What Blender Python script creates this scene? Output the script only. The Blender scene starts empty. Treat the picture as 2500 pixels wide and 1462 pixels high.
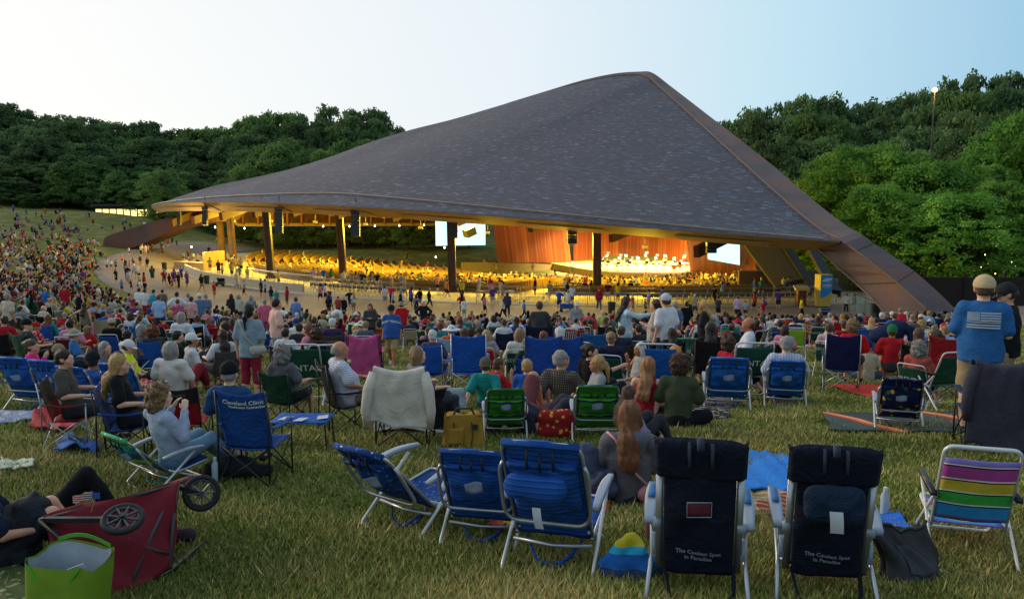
import bpy, math, random
import numpy as np
from mathutils import Vector, Matrix, Euler
rnd = random.Random(7)
NR = np.random.RandomState(5)
SC = bpy.context.scene
COL = SC.collection
# ------------------------------------------------------------------ camera, sky, sun, exposure
F = 2080.0; TH0 = math.radians(6.88); CAMZ = 12.0
cam = bpy.data.objects.new('camera', bpy.data.cameras.new('camera'))
COL.objects.link(cam); SC.camera = cam
cam.location = (0, 0, CAMZ); cam.rotation_euler = (math.radians(90) - TH0, 0, 0)
cam.data.sensor_width = 36; cam.data.lens = F / 2500 * 36
cam.data.clip_start = 0.1; cam.data.clip_end = 6000
world = bpy.data.worlds.new("World"); SC.world = world; world.use_nodes = True
wn = world.node_tree.nodes; wl = world.node_tree.links
sky = wn.new('ShaderNodeTexSky'); sky.sky_type = 'NISHITA'; sky.sun_disc = False
SUN_EL, SUN_AZ = 7.0, -62.0            # azimuth measured from +Y, negative = to the left
sky.sun_elevation = math.radians(SUN_EL); sky.sun_rotation = math.radians(SUN_AZ)
sky.air_density = 1.0; sky.dust_density = 0.6; sky.ozone_density = 3.0
hs = wn.new('ShaderNodeHueSaturation'); hs.inputs['Saturation'].default_value = 0.55; hs.inputs['Value'].default_value = 0.22
wl.new(sky.outputs[0], hs.inputs['Color'])
# clear dusk: pale glow round the sunset on the left, blue away from it
_tc = wn.new('ShaderNodeTexCoord'); _dp = wn.new('ShaderNodeVectorMath'); _dp.operation = 'DOT_PRODUCT'
wl.new(_tc.outputs['Generated'], _dp.inputs[0]); _aa, _ee = math.radians(SUN_AZ), math.radians(6)
_dp.inputs[1].default_value = (math.sin(_aa)*math.cos(_ee), math.cos(_aa)*math.cos(_ee), math.sin(_ee))
_mr = wn.new('ShaderNodeMapRange'); _mr.inputs['From Min'].default_value = -1; _mr.inputs['From Max'].default_value = 1
wl.new(_dp.outputs['Value'], _mr.inputs['Value']); _rp = wn.new('ShaderNodeValToRGB'); wl.new(_mr.outputs[0], _rp.inputs[0])
_st_ = [(0, (.34, .42, .50)), (.38, (.30, .43, .55)), (.485, (.25, .44, .59)), (.60, (.41, .58, .67)), (.735, (.61, .66, .70)), (.93, (.74, .72, .69)), (1, (1.5, 1.3, 1.05))]
while len(_rp.color_ramp.elements) < len(_st_): _rp.color_ramp.elements.new(.5)
for _i, (_p, _c) in enumerate(_st_): _rp.color_ramp.elements[_i].position = _p; _rp.color_ramp.elements[_i].color = (*_c, 1)
_mx = wn.new('ShaderNodeMix'); _mx.data_type = 'RGBA'; _mx.inputs[0].default_value = .9
wl.new(hs.outputs[0], _mx.inputs[6]); wl.new(_rp.outputs[0], _mx.inputs[7])
wl.new(_mx.outputs[2], wn['Background'].inputs['Color']); wn['Background'].inputs['Strength'].default_value = 1.0
sd = bpy.data.lights.new('sun', 'SUN'); sun = bpy.data.objects.new('sun', sd); COL.objects.link(sun)
sd.energy = 1.0; sd.angle = math.radians(12); sd.color = (1, .84, .66)
_e, _a = math.radians(SUN_EL+12), math.radians(SUN_AZ)
_d = Vector((math.sin(_a)*math.cos(_e), math.cos(_a)*math.cos(_e), math.sin(_e)))
sun.rotation_euler = _d.to_track_quat('Z', 'Y').to_euler()
SC.view_settings.view_transform = 'Standard'; SC.view_settings.look = 'None'
SC.view_settings.gamma = 1; SC.view_settings.exposure = 0.45
SC.render.engine = 'CYCLES'
SC.cycles.use_denoising = True
SC.cycles.max_bounces = 4; SC.cycles.diffuse_bounces = 2; SC.cycles.glossy_bounces = 2
SC.cycles.transmission_bounces = 3; SC.cycles.transparent_max_bounces = 4
SC.cycles.sample_clamp_indirect = 4.0
# ------------------------------------------------------------------ camera geometry helpers
_st, _ct = math.sin(TH0), math.cos(TH0)
def ray(x, y):
    u = (x-1250)/F; v = (731-y)/F
    return np.array([u, _ct + v*_st, v*_ct - _st])
def at(x, y, Y):
    r = ray(x, y); t = Y/r[1]
    return Vector((r[0]*t, Y, CAMZ + r[2]*t))
def proj(p):
    d = p[1]*_ct - (p[2]-CAMZ)*_st; up = p[1]*_st + (p[2]-CAMZ)*_ct
    return 1250 + F*p[0]/d, 731 - F*up/d
# ------------------------------------------------------------------ materials
def C(h):
    h = h.lstrip('#')
    return tuple(((c/12.92) if c <= .04045 else ((c+.055)/1.055)**2.4) for c in (int(h[i:i+2], 16)/255 for i in (0, 2, 4)))
_mats = {}
class NT:
    def __init__(s, name, rough=.8, spec=.3, metal=0.0):
        s.m = bpy.data.materials.new(name); s.m.use_nodes = True; s.n = s.m.node_tree.nodes; s.l = s.m.node_tree.links
        s.b = s.n['Principled BSDF']; s.b.inputs['Roughness'].default_value = rough
        s.b.inputs['Specular IOR Level'].default_value = spec; s.b.inputs['Metallic'].default_value = metal
    def N(s, t, **k):
        n = s.n.new(t)
        for a, v in k.items(): setattr(n, a, v)
        return n
    def L(s, a, b): s.l.new(a, b)
    def ramp(s, stops):
        r = s.n.new('ShaderNodeValToRGB'); e = r.color_ramp.elements
        while len(e) < len(stops): e.new(.5)
        for i, (p, c) in enumerate(stops): e[i].position = p; e[i].color = (*c, 1)
        return r
    def noise(s, scale, detail=3, coord='Object', vec=None, dist=0):
        n = s.n.new('ShaderNodeTexNoise'); n.inputs['Scale'].default_value = scale; n.inputs['Detail'].default_value = detail
        n.inputs['Distortion'].default_value = dist
        if vec is None: vec = s.tc(coord)
        s.l.new(vec, n.inputs['Vector']); return n
    def tc(s, c='Object'):
        t = s.n.new('ShaderNodeTexCoord'); return t.outputs[c]
    def mapped(s, scale, coord='Object', rot=(0, 0, 0)):
        m = s.n.new('ShaderNodeMapping'); m.inputs['Scale'].default_value = scale; m.inputs['Rotation'].default_value = rot
        s.l.new(s.tc(coord), m.inputs['Vector']); return m.outputs[0]
    def mix(s, f, a, b, mode='MIX'):
        m = s.n.new('ShaderNodeMix'); m.data_type = 'RGBA'; m.blend_type = mode
        for i, v in ((0, f), (6, a), (7, b)):
            if hasattr(v, 'links') or isinstance(v, bpy.types.NodeSocket): s.l.new(v, m.inputs[i])
            elif i == 0: m.inputs[0].default_value = v
            else: m.inputs[i].default_value = (*v, 1)
        return m.outputs[2]
    def math(s, op, a, b=0, c=None):
        m = s.n.new('ShaderNodeMath'); m.operation = op
        for i, v in enumerate((a, b) if c is None else (a, b, c)):
            if isinstance(v, bpy.types.NodeSocket): s.l.new(v, m.inputs[i])
            else: m.inputs[i].default_value = v
        return m.outputs[0]
    def bump(s, h, strength=.3, dist=.01):
        b = s.n.new('ShaderNodeBump'); b.inputs['Strength'].default_value = strength; b.inputs['Distance'].default_value = dist
        s.l.new(h, b.inputs['Height']); s.l.new(b.outputs[0], s.b.inputs['Normal'])
    def col(s, c):
        if isinstance(c, bpy.types.NodeSocket): s.l.new(c, s.b.inputs['Base Color'])
        else: s.b.inputs['Base Color'].default_value = (*c, 1)
def plain(name, col, rough=.6, spec=.4, metal=0, var=.15, nscale=6, bump=0):
    """a plain surface with slight uneven tone"""
    k = ('plain', name)
    if k in _mats: return _mats[k]
    t = NT(name, rough, spec, metal); n = t.noise(nscale, 4)
    a = tuple(c*(1-var) for c in col); b = tuple(min(1, c*(1+var)) for c in col)
    r = t.ramp([(.3, a), (.7, b)]); t.L(n.outputs['Fac'], r.inputs[0]); t.col(r.outputs[0])
    if bump: t.bump(n.outputs['Fac'], bump, .02)
    _mats[k] = t.m; return t.m
def glow(name, col, st):
    k = ('glow', name)
    if k in _mats: return _mats[k]
    t = NT(name); t.b.inputs['Base Color'].default_value = (0, 0, 0, 1)
    t.b.inputs['Emission Color'].default_value = (*col, 1); t.b.inputs['Emission Strength'].default_value = st
    _mats[k] = t.m; return t.m
def objcloth(name='cloth', rough=.9, wr=9, bump=.5, sat=.16, spec=.15):
    """fabric whose hue is the object's own colour, with weave mottling and creases"""
    k = ('objcloth', name)
    if k in _mats: return _mats[k]
    t = NT(name, rough, spec); oi = t.N('ShaderNodeObjectInfo')
    n = t.noise(wr, 5, dist=1.2); n2 = t.noise(wr*9, 2)
    f = t.math('MULTIPLY_ADD', n.outputs['Fac'], sat*2, 1-sat)
    c = t.mix(1.0, oi.outputs['Color'], (1, 1, 1), 'MULTIPLY')
    vm = t.N('ShaderNodeVectorMath', operation='SCALE'); t.L(c, vm.inputs[0]); t.L(f, vm.inputs['Scale']); t.col(vm.outputs[0])
    h = t.math('ADD', n.outputs['Fac'], t.math('MULTIPLY', n2.outputs['Fac'], .15)); t.bump(h, bump, .035)
    _mats[k] = t.m; return t.m
# ------------------------------------------------------------------ mesh helpers
def mesh_of(name, V, Fs, mats=(), smooth=True, uv=None, fm=None):
    me = bpy.data.meshes.new(name)
    V = np.asarray(V, dtype=np.float32).reshape(-1, 3)
    if isinstance(Fs, np.ndarray):
        k = Fs.shape[1]; n = len(Fs)
        me.vertices.add(len(V)); me.vertices.foreach_set('co', V.ravel())
        me.loops.add(n*k); me.loops.foreach_set('vertex_index', Fs.astype(np.int32).ravel())
        me.polygons.add(n); me.polygons.foreach_set('loop_start', np.arange(0, n*k, k, dtype=np.int32))
        me.update(calc_edges=True)
    else:
        me.from_pydata(V.tolist(), [], [list(map(int, f)) for f in Fs])
    for m in mats: me.materials.append(m)
    if smooth: me.polygons.foreach_set('use_smooth', np.ones(len(me.polygons), dtype=bool))
    if fm is not None: me.polygons.foreach_set('material_index', np.asarray(fm, dtype=np.int32))
    if uv is not None:
        l = me.uv_layers.new(name='UVMap'); vi = np.zeros(len(me.loops), dtype=np.int32); me.loops.foreach_get('vertex_index', vi)
        l.data.foreach_set('uv', np.asarray(uv, dtype=np.float32)[vi].ravel())
    me.update(); return me
class MB:
    """collects boxes, bars, tubes and sheets into one mesh"""
    def __init__(s): s.v = []; s.f = []; s.n = 0
    def add(s, V, Fs):
        b = s.n; s.v.extend([tuple(map(float, p)) for p in V]); s.f.extend([[i+b for i in f] for f in Fs]); s.n += len(V); return s
    def box(s, c, size, rot=None, taper=1.0):
        x, y, z = [k/2 for k in size]; P = []
        for (a, b, cc) in ((-1,-1,-1),(1,-1,-1),(1,1,-1),(-1,1,-1),(-1,-1,1),(1,-1,1),(1,1,1),(-1,1,1)):
            t = taper if cc > 0 else 1.0; P.append(Vector((a*x*t, b*y*t, cc*z)))
        if rot is not None: P = [rot @ p for p in P]
        c = Vector(c)
        return s.add([p+c for p in P], [(0,3,2,1),(4,5,6,7),(0,1,5,4),(1,2,6,5),(2,3,7,6),(3,0,4,7)])
    def bar(s, a, b, w, h, up=(0, 0, 1)):
        a, b = Vector(a), Vector(b); d = (b-a); L = d.length
        if L < 1e-6: return s
        d.normalize(); sd_ = d.cross(Vector(up))
        if sd_.length < 1e-4: sd_ = d.cross(Vector((1, 0, 0)))
        sd_.normalize(); u = sd_.cross(d)
        R = Matrix((sd_, d, u)).transposed()
        return s.box((a+b)/2, (w, L, h), R)
    def tube(s, pts, r, seg=8, closed=False, caps=True):
        P = [Vector(p) for p in pts]; n = len(P)
        if n < 2: return s
        rr = r if isinstance(r, (list, tuple)) else [r]*n
        V = []; prev = None
        for i in range(n):
            if closed: t = P[(i+1) % n]-P[i-1]
            else: t = P[min(i+1, n-1)]-P[max(i-1, 0)]
            if t.length < 1e-9: t = Vector((0, 0, 1))
            t.normalize()
            if prev is None:
                a = Vector((0, 0, 1)) if abs(t.z) < .9 else Vector((1, 0, 0)); u = t.cross(a).normalized()
            else:
                u = prev - t*prev.dot(t); u = u.normalized() if u.length > 1e-6 else t.orthogonal().normalized()
            prev = u; w = t.cross(u)
            for k in range(seg):
                an = 2*math.pi*k/seg; V.append(P[i] + (u*math.cos(an)+w*math.sin(an))*rr[i])
        Fs = []
        m = n if closed else n-1
        for i in range(m):
            j = (i+1) % n
            for k in range(seg):
                k2 = (k+1) % seg; Fs.append((i*seg+k, i*seg+k2, j*seg+k2, j*seg+k))
        if not closed and caps:
            Fs.append(tuple(range(seg))[::-1]); Fs.append(tuple((n-1)*seg+k for k in range(seg)))
        return s.add(V, Fs)
    def lathe(s, prof, c=(0, 0, 0), seg=16, rot=None, sc=(1, 1, 1)):
        c = Vector(c); V = []; Fs = []; n = len(prof)
        for (r, z) in prof:
            for k in range(seg):
                an = 2*math.pi*k/seg; p = Vector((r*math.cos(an)*sc[0], r*math.sin(an)*sc[1], z*sc[2]))
                if rot is not None: p = rot @ p
                V.append(p+c)
        for i in range(n-1):
            for k in range(seg):
                k2 = (k+1) % seg; Fs.append((i*seg+k, i*seg+k2, (i+1)*seg+k2, (i+1)*seg+k))
        Fs.append(tuple(range(seg))[::-1]); Fs.append(tuple((n-1)*seg+k for k in range(seg)))
        return s.add(V, Fs)
    def sheet(s, fn, nu, nv, th=0.0):
        """fn(u,v)->point, thickness th along the surface normal"""
        G = [[Vector(fn(i/nu, j/nv)) for i in range(nu+1)] for j in range(nv+1)]
        V = [p for row in G for p in row]; w = nu+1
        Fs = [(j*w+i, j*w+i+1, (j+1)*w+i+1, (j+1)*w+i) for j in range(nv) for i in range(nu)]
        if th:
            N = []
            for j in range(nv+1):
                for i in range(nu+1):
                    a = G[j][min(i+1, nu)]-G[j][max(i-1, 0)]; b = G[min(j+1, nv)][i]-G[max(j-1, 0)][i]
                    q = a.cross(b); N.append(q.normalized() if q.length > 1e-9 else Vector((0, 0, 1)))
            m = len(V); V = V + [p - n*th for p, n in zip(V, N)]
            Fs = Fs + [tuple(k+m for k in f[::-1]) for f in Fs]
            ring = [i for i in range(w)] + [j*w+nu for j in range(1, nv+1)] + [nv*w+i for i in range(nu-1, -1, -1)] + [j*w for j in range(nv-1, 0, -1)]
            for a, b in zip(ring, ring[1:]+ring[:1]): Fs.append((b, a, a+m, b+m))
        return s.add(V, Fs)
    def mesh(s, name, mat, smooth=True): return mesh_of(name, s.v, s.f, [mat] if mat else [], smooth)
    def build(s, name, mat, parent=None, smooth=False, color=None, **k):
        me = s.mesh(name, mat, smooth); 
        return OB(name, me, parent, color, **k)
def OB(name, me, parent=None, color=None, loc=None, auto=None):
    o = bpy.data.objects.new(name, me); COL.objects.link(o)
    if parent is not None: o.parent = parent
    if color is not None: o.color = (*color, 1)
    if loc is not None: o.location = loc
    return o
def tag(o, label=None, cat=None, group=None, kind=None):
    if label: o['label'] = label
    if cat: o['category'] = cat
    if group: o['group'] = group
    if kind: o['kind'] = kind
    return o
def TH(name, label, cat, loc=(0, 0, 0), yaw=0, group=None, sc=1.0):
    o = bpy.data.objects.new(name, None); COL.objects.link(o); o.empty_display_size = .1
    o.location = loc; o.rotation_euler = (0, 0, -math.radians(yaw)); o.scale = (sc, sc, sc)
    return tag(o, label, cat, group)
def rpath(pts, r=.05, n=5, closed=False):
    """polyline with rounded corners"""
    P = [Vector(p) for p in pts]; out = []
    m = len(P)
    for i in range(m):
        if not closed and (i == 0 or i == m-1): out.append(P[i]); continue
        a, b, c = P[i-1], P[i], P[(i+1) % m]
        d1 = (a-b); d2 = (c-b); rr = min(r, d1.length*.45, d2.length*.45)
        s_, e_ = b+d1.normalized()*rr, b+d2.normalized()*rr
        for k in range(n+1):
            t = k/n; out.append(s_*(1-t)**2 + b*2*t*(1-t) + e_*t*t)
    return out
def catmull(P, n):
    """n points along a Catmull-Rom spline, even in parameter length"""
    P = [np.array(p, dtype=float) for p in P]
    P = [2*P[0]-P[1]] + P + [2*P[-1]-P[-2]]; out = []
    for i in range(1, len(P)-2):
        a, b, c, d = P[i-1:i+3]
        for k in range(24):
            t = k/24; out.append(.5*((2*b)+(-a+c)*t+(2*a-5*b+4*c-d)*t*t+(-a+3*b-3*c+d)*t**3))
    out.append(P[-2]); out = np.array(out)
    s = np.concatenate([[0], np.cumsum(np.linalg.norm(np.diff(out, axis=0), axis=1))])
    q = np.linspace(0, s[-1], n)
    return np.stack([np.interp(q, s, out[:, k]) for k in range(out.shape[1])], 1)
# ------------------------------------------------------------------ ground height
_ctl = [(1400,1400,5.2),(300,1400,5.2),(2300,1400,5.2),(2360,1052,9.6),(1250,1080,9.5),(200,1075,9.5),(1945,995,13.6),(605,985,14),(100,985,14),
 (955,897,22.9),(2300,893,22.9),(20,840,29),(1300,789,61),(1000,790,60),(1500,748,72.2),(1700,790,60.5),(160,768,52),(118,618,115),(30,560,145),(60,512,175),(430,745,72),(620,775,64),
 (250,601,126),(356,626,114),(360,660,98),(560,577,177),(250,522,165),(370,545,165),(700,590,175),(2083,772,67),(2301,801,57),(2450,800,46),(2420,765,60),(-150,560,120),(-300,700,60),(2800,760,60),(300,700,82)]
_cp = [at(*c) for c in _ctl]
_cp += [Vector(p) for p in ((-70,260,13),(-150,200,16),(-130,240,18),(0,220,4),(60,200,3),(120,180,4),(110,110,3.2),(70,80,3),(60,60,4),(13,132,3),(-20,150,3.2),(40,140,3),(160,60,8),(-120,60,9),(-60,20,10.5),(60,20,10.2),
 (0,-30,13.5),(-80,-30,13.5),(80,-30,13.5),(0,280,10),(100,280,12),(-200,100,16),(200,200,10),(0,1.5,10.12),(30,0,10.2),(-30,0,10.2),(-20,230,8),(60,240,8),(0,3,9.98))]
_cp = np.array([tuple(p) for p in _cp])
def _tps(d): return np.where(d > 1e-9, d*d*np.log(d+1e-12), 0)
_n = len(_cp); _D = np.linalg.norm(_cp[:, None, :2]-_cp[None, :, :2], axis=2)
_A = np.zeros((_n+3, _n+3)); _A[:_n, :_n] = _tps(_D) + np.eye(_n)*3.0
_A[:_n, _n] = 1; _A[:_n, _n+1:] = _cp[:, :2]; _A[_n, :_n] = 1; _A[_n+1:, :_n] = _cp[:, :2].T
_w = np.linalg.solve(_A, np.concatenate([_cp[:, 2], [0, 0, 0]]))
gx = np.concatenate([[-3000, -1200, -600, -380], np.arange(-260, -60, 2.5), np.arange(-60, 60, 1.0), np.arange(60, 260, 2.5), [260, 380, 600, 1200, 3000]])
gy = np.concatenate([[-2000, -600, -200, -80], np.arange(-30, 160, 1.0), np.arange(160, 330, 2.5), [330, 450, 700, 1400, 4000]])
CX, CY = 13.0, 132.0
def _sm(a, b, t): t = np.clip((t-a)/(b-a), 0, 1); return t*t*(3-2*t)
def bowl(R): return np.where(R > 52, 2.68-(R-56)*0.0, np.where(R > 14, 2.68-(52-R)/38*2.75, -.07))
def _gz(X, Y):
    sh = X.shape; X = X.ravel(); Y = Y.ravel(); Xc = np.clip(X, -230, 230); Yc = np.clip(Y, -40, 300)
    Z = np.zeros(len(X))
    for i in range(0, len(X), 20000):
        d = np.hypot(Xc[i:i+20000, None]-_cp[None, :, 0], Yc[i:i+20000, None]-_cp[None, :, 1])
        Z[i:i+20000] = _tps(d) @ _w[:_n] + _w[_n] + _w[_n+1]*Xc[i:i+20000] + _w[_n+2]*Yc[i:i+20000]
    Z = np.clip(Z, -1, 26)
    R = np.hypot(X-CX, Y-CY)
    wsec = 1-_sm(140, 156, Y)
    Z = Z*(_sm(59.5, 66, R)) + (2.68)*(1-_sm(59.5, 66, R))
    inb = (1-_sm(55, 56.5, R))*wsec
    Z = Z*(1-inb) + bowl(R)*inb
    Z += .03*np.sin(X*.9+1)*np.sin(Y*.7)*(Y < 55)
    return Z.reshape(sh)
_GX, _GY = np.meshgrid(gx, gy); GZ = _gz(_GX, _GY)
def gz(x, y):
    x = np.asarray(x, dtype=float); y = np.asarray(y, dtype=float)
    i = np.clip(np.searchsorted(gx, x)-1, 0, len(gx)-2); j = np.clip(np.searchsorted(gy, y)-1, 0, len(gy)-2)
    a = np.clip((x-gx[i])/(gx[i+1]-gx[i]), 0, 1); b = np.clip((y-gy[j])/(gy[j+1]-gy[j]), 0, 1)
    return (GZ[j, i]*(1-a)*(1-b)+GZ[j, i+1]*a*(1-b)+GZ[j+1, i]*(1-a)*b+GZ[j+1, i+1]*a*b)
_YS = np.concatenate([np.arange(3.5, 30, .05), np.arange(30, 200, .2)])
def gp(x, y):
    """point where the line of sight through a photo pixel meets the ground"""
    r = ray(x, y); t = _YS/r[1]; X = r[0]*t; Z = CAMZ+r[2]*t; d = Z-gz(X, _YS)
    k = np.argmax(d < 0) if (d < 0).any() else len(d)-1
    if k == 0: k = 1
    f = d[k-1]/(d[k-1]-d[k]+1e-9); Y = _YS[k-1]+(_YS[k]-_YS[k-1])*f; X = r[0]/r[1]*Y
    return Vector((X, Y, float(gz(X, Y))))
def gat(x, Y):
    """ground point at depth Y in the direction of photo column x"""
    X = (x-1250)/F*Y*1.0; 
    for _ in range(3):
        z = float(gz(X, Y)); d = Y*_ct-(z-CAMZ)*_st; X = (x-1250)/F*d
    return Vector((X, Y, float(gz(X, Y))))
def solveY(x, y, h):
    """depth at which a thing of height h standing on the ground tops out at photo row y"""
    best = None
    u = (x-1250)/F; X = u*_YS; Z = gz(X, _YS)+h
    d = _YS*_ct-(Z-CAMZ)*_st; up = _YS*_st+(Z-CAMZ)*_ct; yy = 731-F*up/d
    k = np.argmin(np.abs(yy-y)+ _YS*.002); return float(_YS[k])
# ================================================================== setting
# lawn terrain
t = NT('lawn_soil', .95, .1)
n1 = t.noise(.25, 4, 'Generated'); 
pos = t.N('ShaderNodeNewGeometry').outputs['Position']
n1 = t.noise(.35, 5, vec=pos, dist=.6); n2 = t.noise(3.2, 4, vec=pos); n3 = t.noise(26, 2, vec=pos)
r1 = t.ramp([(.33, C('#4a5624')), (.5, C('#6b6f38')), (.68, C('#9c8c54'))]); t.L(n1.outputs['Fac'], r1.inputs[0])
r2 = t.ramp([(.3, C('#3e4a18')), (.6, C('#737640')), (.8, C('#a2925e'))]); t.L(n2.outputs['Fac'], r2.inputs[0])
c = t.mix(.5, r1.outputs[0], r2.outputs[0]); r3 = t.ramp([(.3, (.55, .55, .55)), (.7, (1.3, 1.3, 1.3))]); t.L(n3.outputs['Fac'], r3.inputs[0])
t.col(t.mix(1, c, r3.outputs[0], 'MULTIPLY')); t.bump(n3.outputs['Fac'], .8, .08)
LAWN = t.m
ny, nx = len(gy), len(gx)
V = np.stack([_GX, _GY, GZ], 2).reshape(-1, 3)
I = (np.arange(ny-1)[:, None]*nx+np.arange(nx-1)[None, :]).ravel()
Q = np.stack([I, I+1, I+nx+1, I+nx], 1)
# cells under the paved ring and the pavilion carry the paving itself
cxm = V[Q].mean(1)
Rm = np.hypot(cxm[:, 0]-CX, cxm[:, 1]-CY)
tag(OB('ground', mesh_of('ground', V, Q, [LAWN])), kind='structure')
# paved walk round the pavilion, draped on the ground
CONC = NT('path_concrete', .85, .25); pos = CONC.N('ShaderNodeNewGeometry').outputs['Position']
a = CONC.noise(.15, 4, vec=pos); b = CONC.noise(6, 4, vec=pos)
ra = CONC.ramp([(.3, C('#6e6050')), (.7, C('#83756a'))]); CONC.L(a.outputs['Fac'], ra.inputs[0])
rb = CONC.ramp([(.35, (.82, .82, .82)), (.65, (1.08, 1.08, 1.08))]); CONC.L(b.outputs['Fac'], rb.inputs[0])
CONC.col(CONC.mix(1, ra.outputs[0], rb.outputs[0], 'MULTIPLY')); CONC = CONC.m
PALE = plain('pale_concrete', C('#a3977c'), .8, .2, var=.12, nscale=3)
def drape(name, outer, inner, n, m, mat, off, label=None):
    O = catmull([tuple(p)[:2] for p in outer], n); In = catmull([tuple(p)[:2] for p in inner], n)
    P = []
    for j in range(m+1):
        s = j/m; xy = O*(1-s)+In*s; z = gz(xy[:, 0], xy[:, 1])+off
        P.append(np.column_stack([xy, z]))
    P = np.array(P); Vv = P.reshape(-1, 3); I = (np.arange(m)[:, None]*n+np.arange(n-1)[None, :]).ravel()
    Q = np.stack([I, I+1, I+n+1, I+n], 1); k = len(Vv)
    # kerb skirt along the outer edge
    sk = Vv[:n].copy(); sk[:, 2] -= off+.3; Vv = np.vstack([Vv, sk]); a = np.arange(n-1)
    Q = np.vstack([Q, np.stack([a+1, a, k+a, k+a+1], 1)])
    return tag(OB(name, mesh_of(name, Vv, Q, [mat], smooth=True)), kind='structure')
def ring(R, a0, a1, n):
    return [(CX+R*math.cos(math.radians(a0+(a1-a0)*i/n)), CY+R*math.sin(math.radians(a0+(a1-a0)*i/n))) for i in range(n+1)]
outer = [gp(*q) for q in ((430,592),(330,610),(262,628),(232,652),(236,672),(262,696),(330,722),(430,752),(560,772),(760,784),(1000,789),(1300,790),(1600,789),(1850,790),(2100,792),(2360,794),(2600,790))]
inner = ring(60.5, 160, 326, 14) + [(70, 92)]
def _resamp(P, n): return catmull([tuple(p)[:2] for p in P], n)
drape('path', outer, [tuple(p) for p in ring(60.2, 158, 318, 16)], 220, 12, CONC, .06)
drape('pavement', ring(60.6, 172, 322, 30), ring(54.5, 172, 322, 30), 220, 6, PALE, .075)
# pavilion floor (bowl)
n, m = 200, 50; P = []
for j in range(m+1):
    R = 55.2*(1-j/m)+.5; q = np.array(ring(R, 173, 348, n-1)); P.append(np.column_stack([q, np.maximum(gz(q[:, 0], q[:, 1]), 0)+.09 if False else gz(q[:, 0], q[:, 1])+.09]))
Vv = np.array(P).reshape(-1, 3); I = (np.arange(m)[:, None]*n+np.arange(n-1)[None, :]).ravel()
tag(OB('pavilion_floor', mesh_of('pavilion_floor', Vv, np.stack([I, I+1, I+n+1, I+n], 1), [plain('floor_concrete', C('#9a8f76'), .6, .35, var=.2, nscale=.4)])), kind='structure')

# ================================================================== the pavilion
pav = TH('pavilion', 'huge concert pavilion with a swooping slate roof hung from a leaning steel arch', 'pavilion', (CX, CY, 2.7))
def PB(mb, name, mat, parent=pav, smooth=False, color=None):
    """part given in world coordinates"""
    o = mb.build(name, mat, parent, smooth, color); o.matrix_parent_inverse = Matrix.Translation(-Vector(pav.location)); return o
def PO(o, base=None):
    o.parent = base or pav; o.matrix_parent_inverse = Matrix.Translation(-Vector(pav.location)); return o
_ed = [(370,506,122),(385,501,117),(420,494.5,111),(504,491,103),(600,492,96),(700,494,90),(768,497.5,87),(964,512,80),(1200,525,75),(1300,531,73.5),(1480,545,71),(1620,557,69.5),(1800,572,68),(1900,580,67),(2052,588,65.6)]
_ar = [(370,506,122),(400,494,124.5),(450,476,128),(530,452,132),(600,438,134.5),(700,415,138),(800,385,141),(900,349,143),(1000,318,145),(1100,293,147.5),(1200,264,149.5),(1300,234,151.5),(1400,207,153.5),(1480,190,154),(1550,184,152.5),(1580,189,149),(1600,203,145),(1620,222,139),(1700,295,118),(1760,350,105),(1830,414,93),(1900,477,83),(1960,529,75.6),(2020,574,69),(2052,588,65.6)]
NS, MS = 220, 60
def smooth_edge(pts, deg, n):
    q = np.array(pts, float); t = (q[:, 0]-q[0, 0])/(q[-1, 0]-q[0, 0]); w = np.ones(len(t)); w[0] = w[-1] = 30
    s = np.sqrt(t); a = np.polyfit(s, q[:, 1], deg, w=w); b = np.polyfit(s, q[:, 2], deg, w=w); tt = np.linspace(0, 1, 160)**1.6
    return catmull([tuple(at(q[0, 0]+(q[-1, 0]-q[0, 0])*x, np.polyval(a, math.sqrt(x)), np.polyval(b, math.sqrt(x)))) for x in tt], n)
E = smooth_edge(_ed, 5, NS)
A3 = catmull([tuple(at(*q)) for q in _ar], 600)
# pair points so the courses stay level: by travel along the chord, eased
def tpar(P): s = np.concatenate([[0], np.cumsum(np.linalg.norm(np.diff(P, axis=0), axis=1))]); return s/s[-1]
ta = tpar(A3); A = np.stack([np.interp(np.linspace(0, 1, NS), ta, A3[:, k]) for k in range(3)], 1)
P = []
for j in range(MS+1):
    s = j/MS; p = E*(1-s)+A*s; dip = math.sin(math.pi*s)*np.sin(np.pi*np.linspace(0, 1, NS))*-.8
    p = p.copy(); p[:, 2] += dip; P.append(p)
P = np.array(P); ROOF = P
Vv = P.reshape(-1, 3); I = (np.arange(MS)[:, None]*NS+np.arange(NS-1)[None, :]).ravel(); Q = np.stack([I, I+1, I+NS+1, I+NS], 1)
ch = (E[-1]-E[0])[:2]; ch = ch/np.linalg.norm(ch); ch = np.array([math.cos(math.radians(-20)), math.sin(math.radians(-20))]); nn = np.array([-ch[1], ch[0]])
uv = np.column_stack([Vv[:, :2]@ch, (Vv[:, :2]@nn)*1.05])
t = NT('roof_slate', .6, .3); uvn = t.N('ShaderNodeUVMap'); uvn.uv_map = 'UVMap'
br = t.N('ShaderNodeTexBrick'); br.inputs['Scale'].default_value = 1.0; br.inputs['Brick Width'].default_value = .60; br.inputs['Row Height'].default_value = .30
br.inputs['Mortar Size'].default_value = .035; br.inputs['Mortar Smooth'].default_value = .2; br.inputs['Bias'].default_value = 0; br.offset = .37
br.inputs['Color1'].default_value = (0, 0, 0, 1); br.inputs['Color2'].default_value = (1, 1, 1, 1); br.inputs['Mortar'].default_value = (.3, .3, .3, 1)
t.L(uvn.outputs[0], br.inputs['Vector'])
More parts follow.
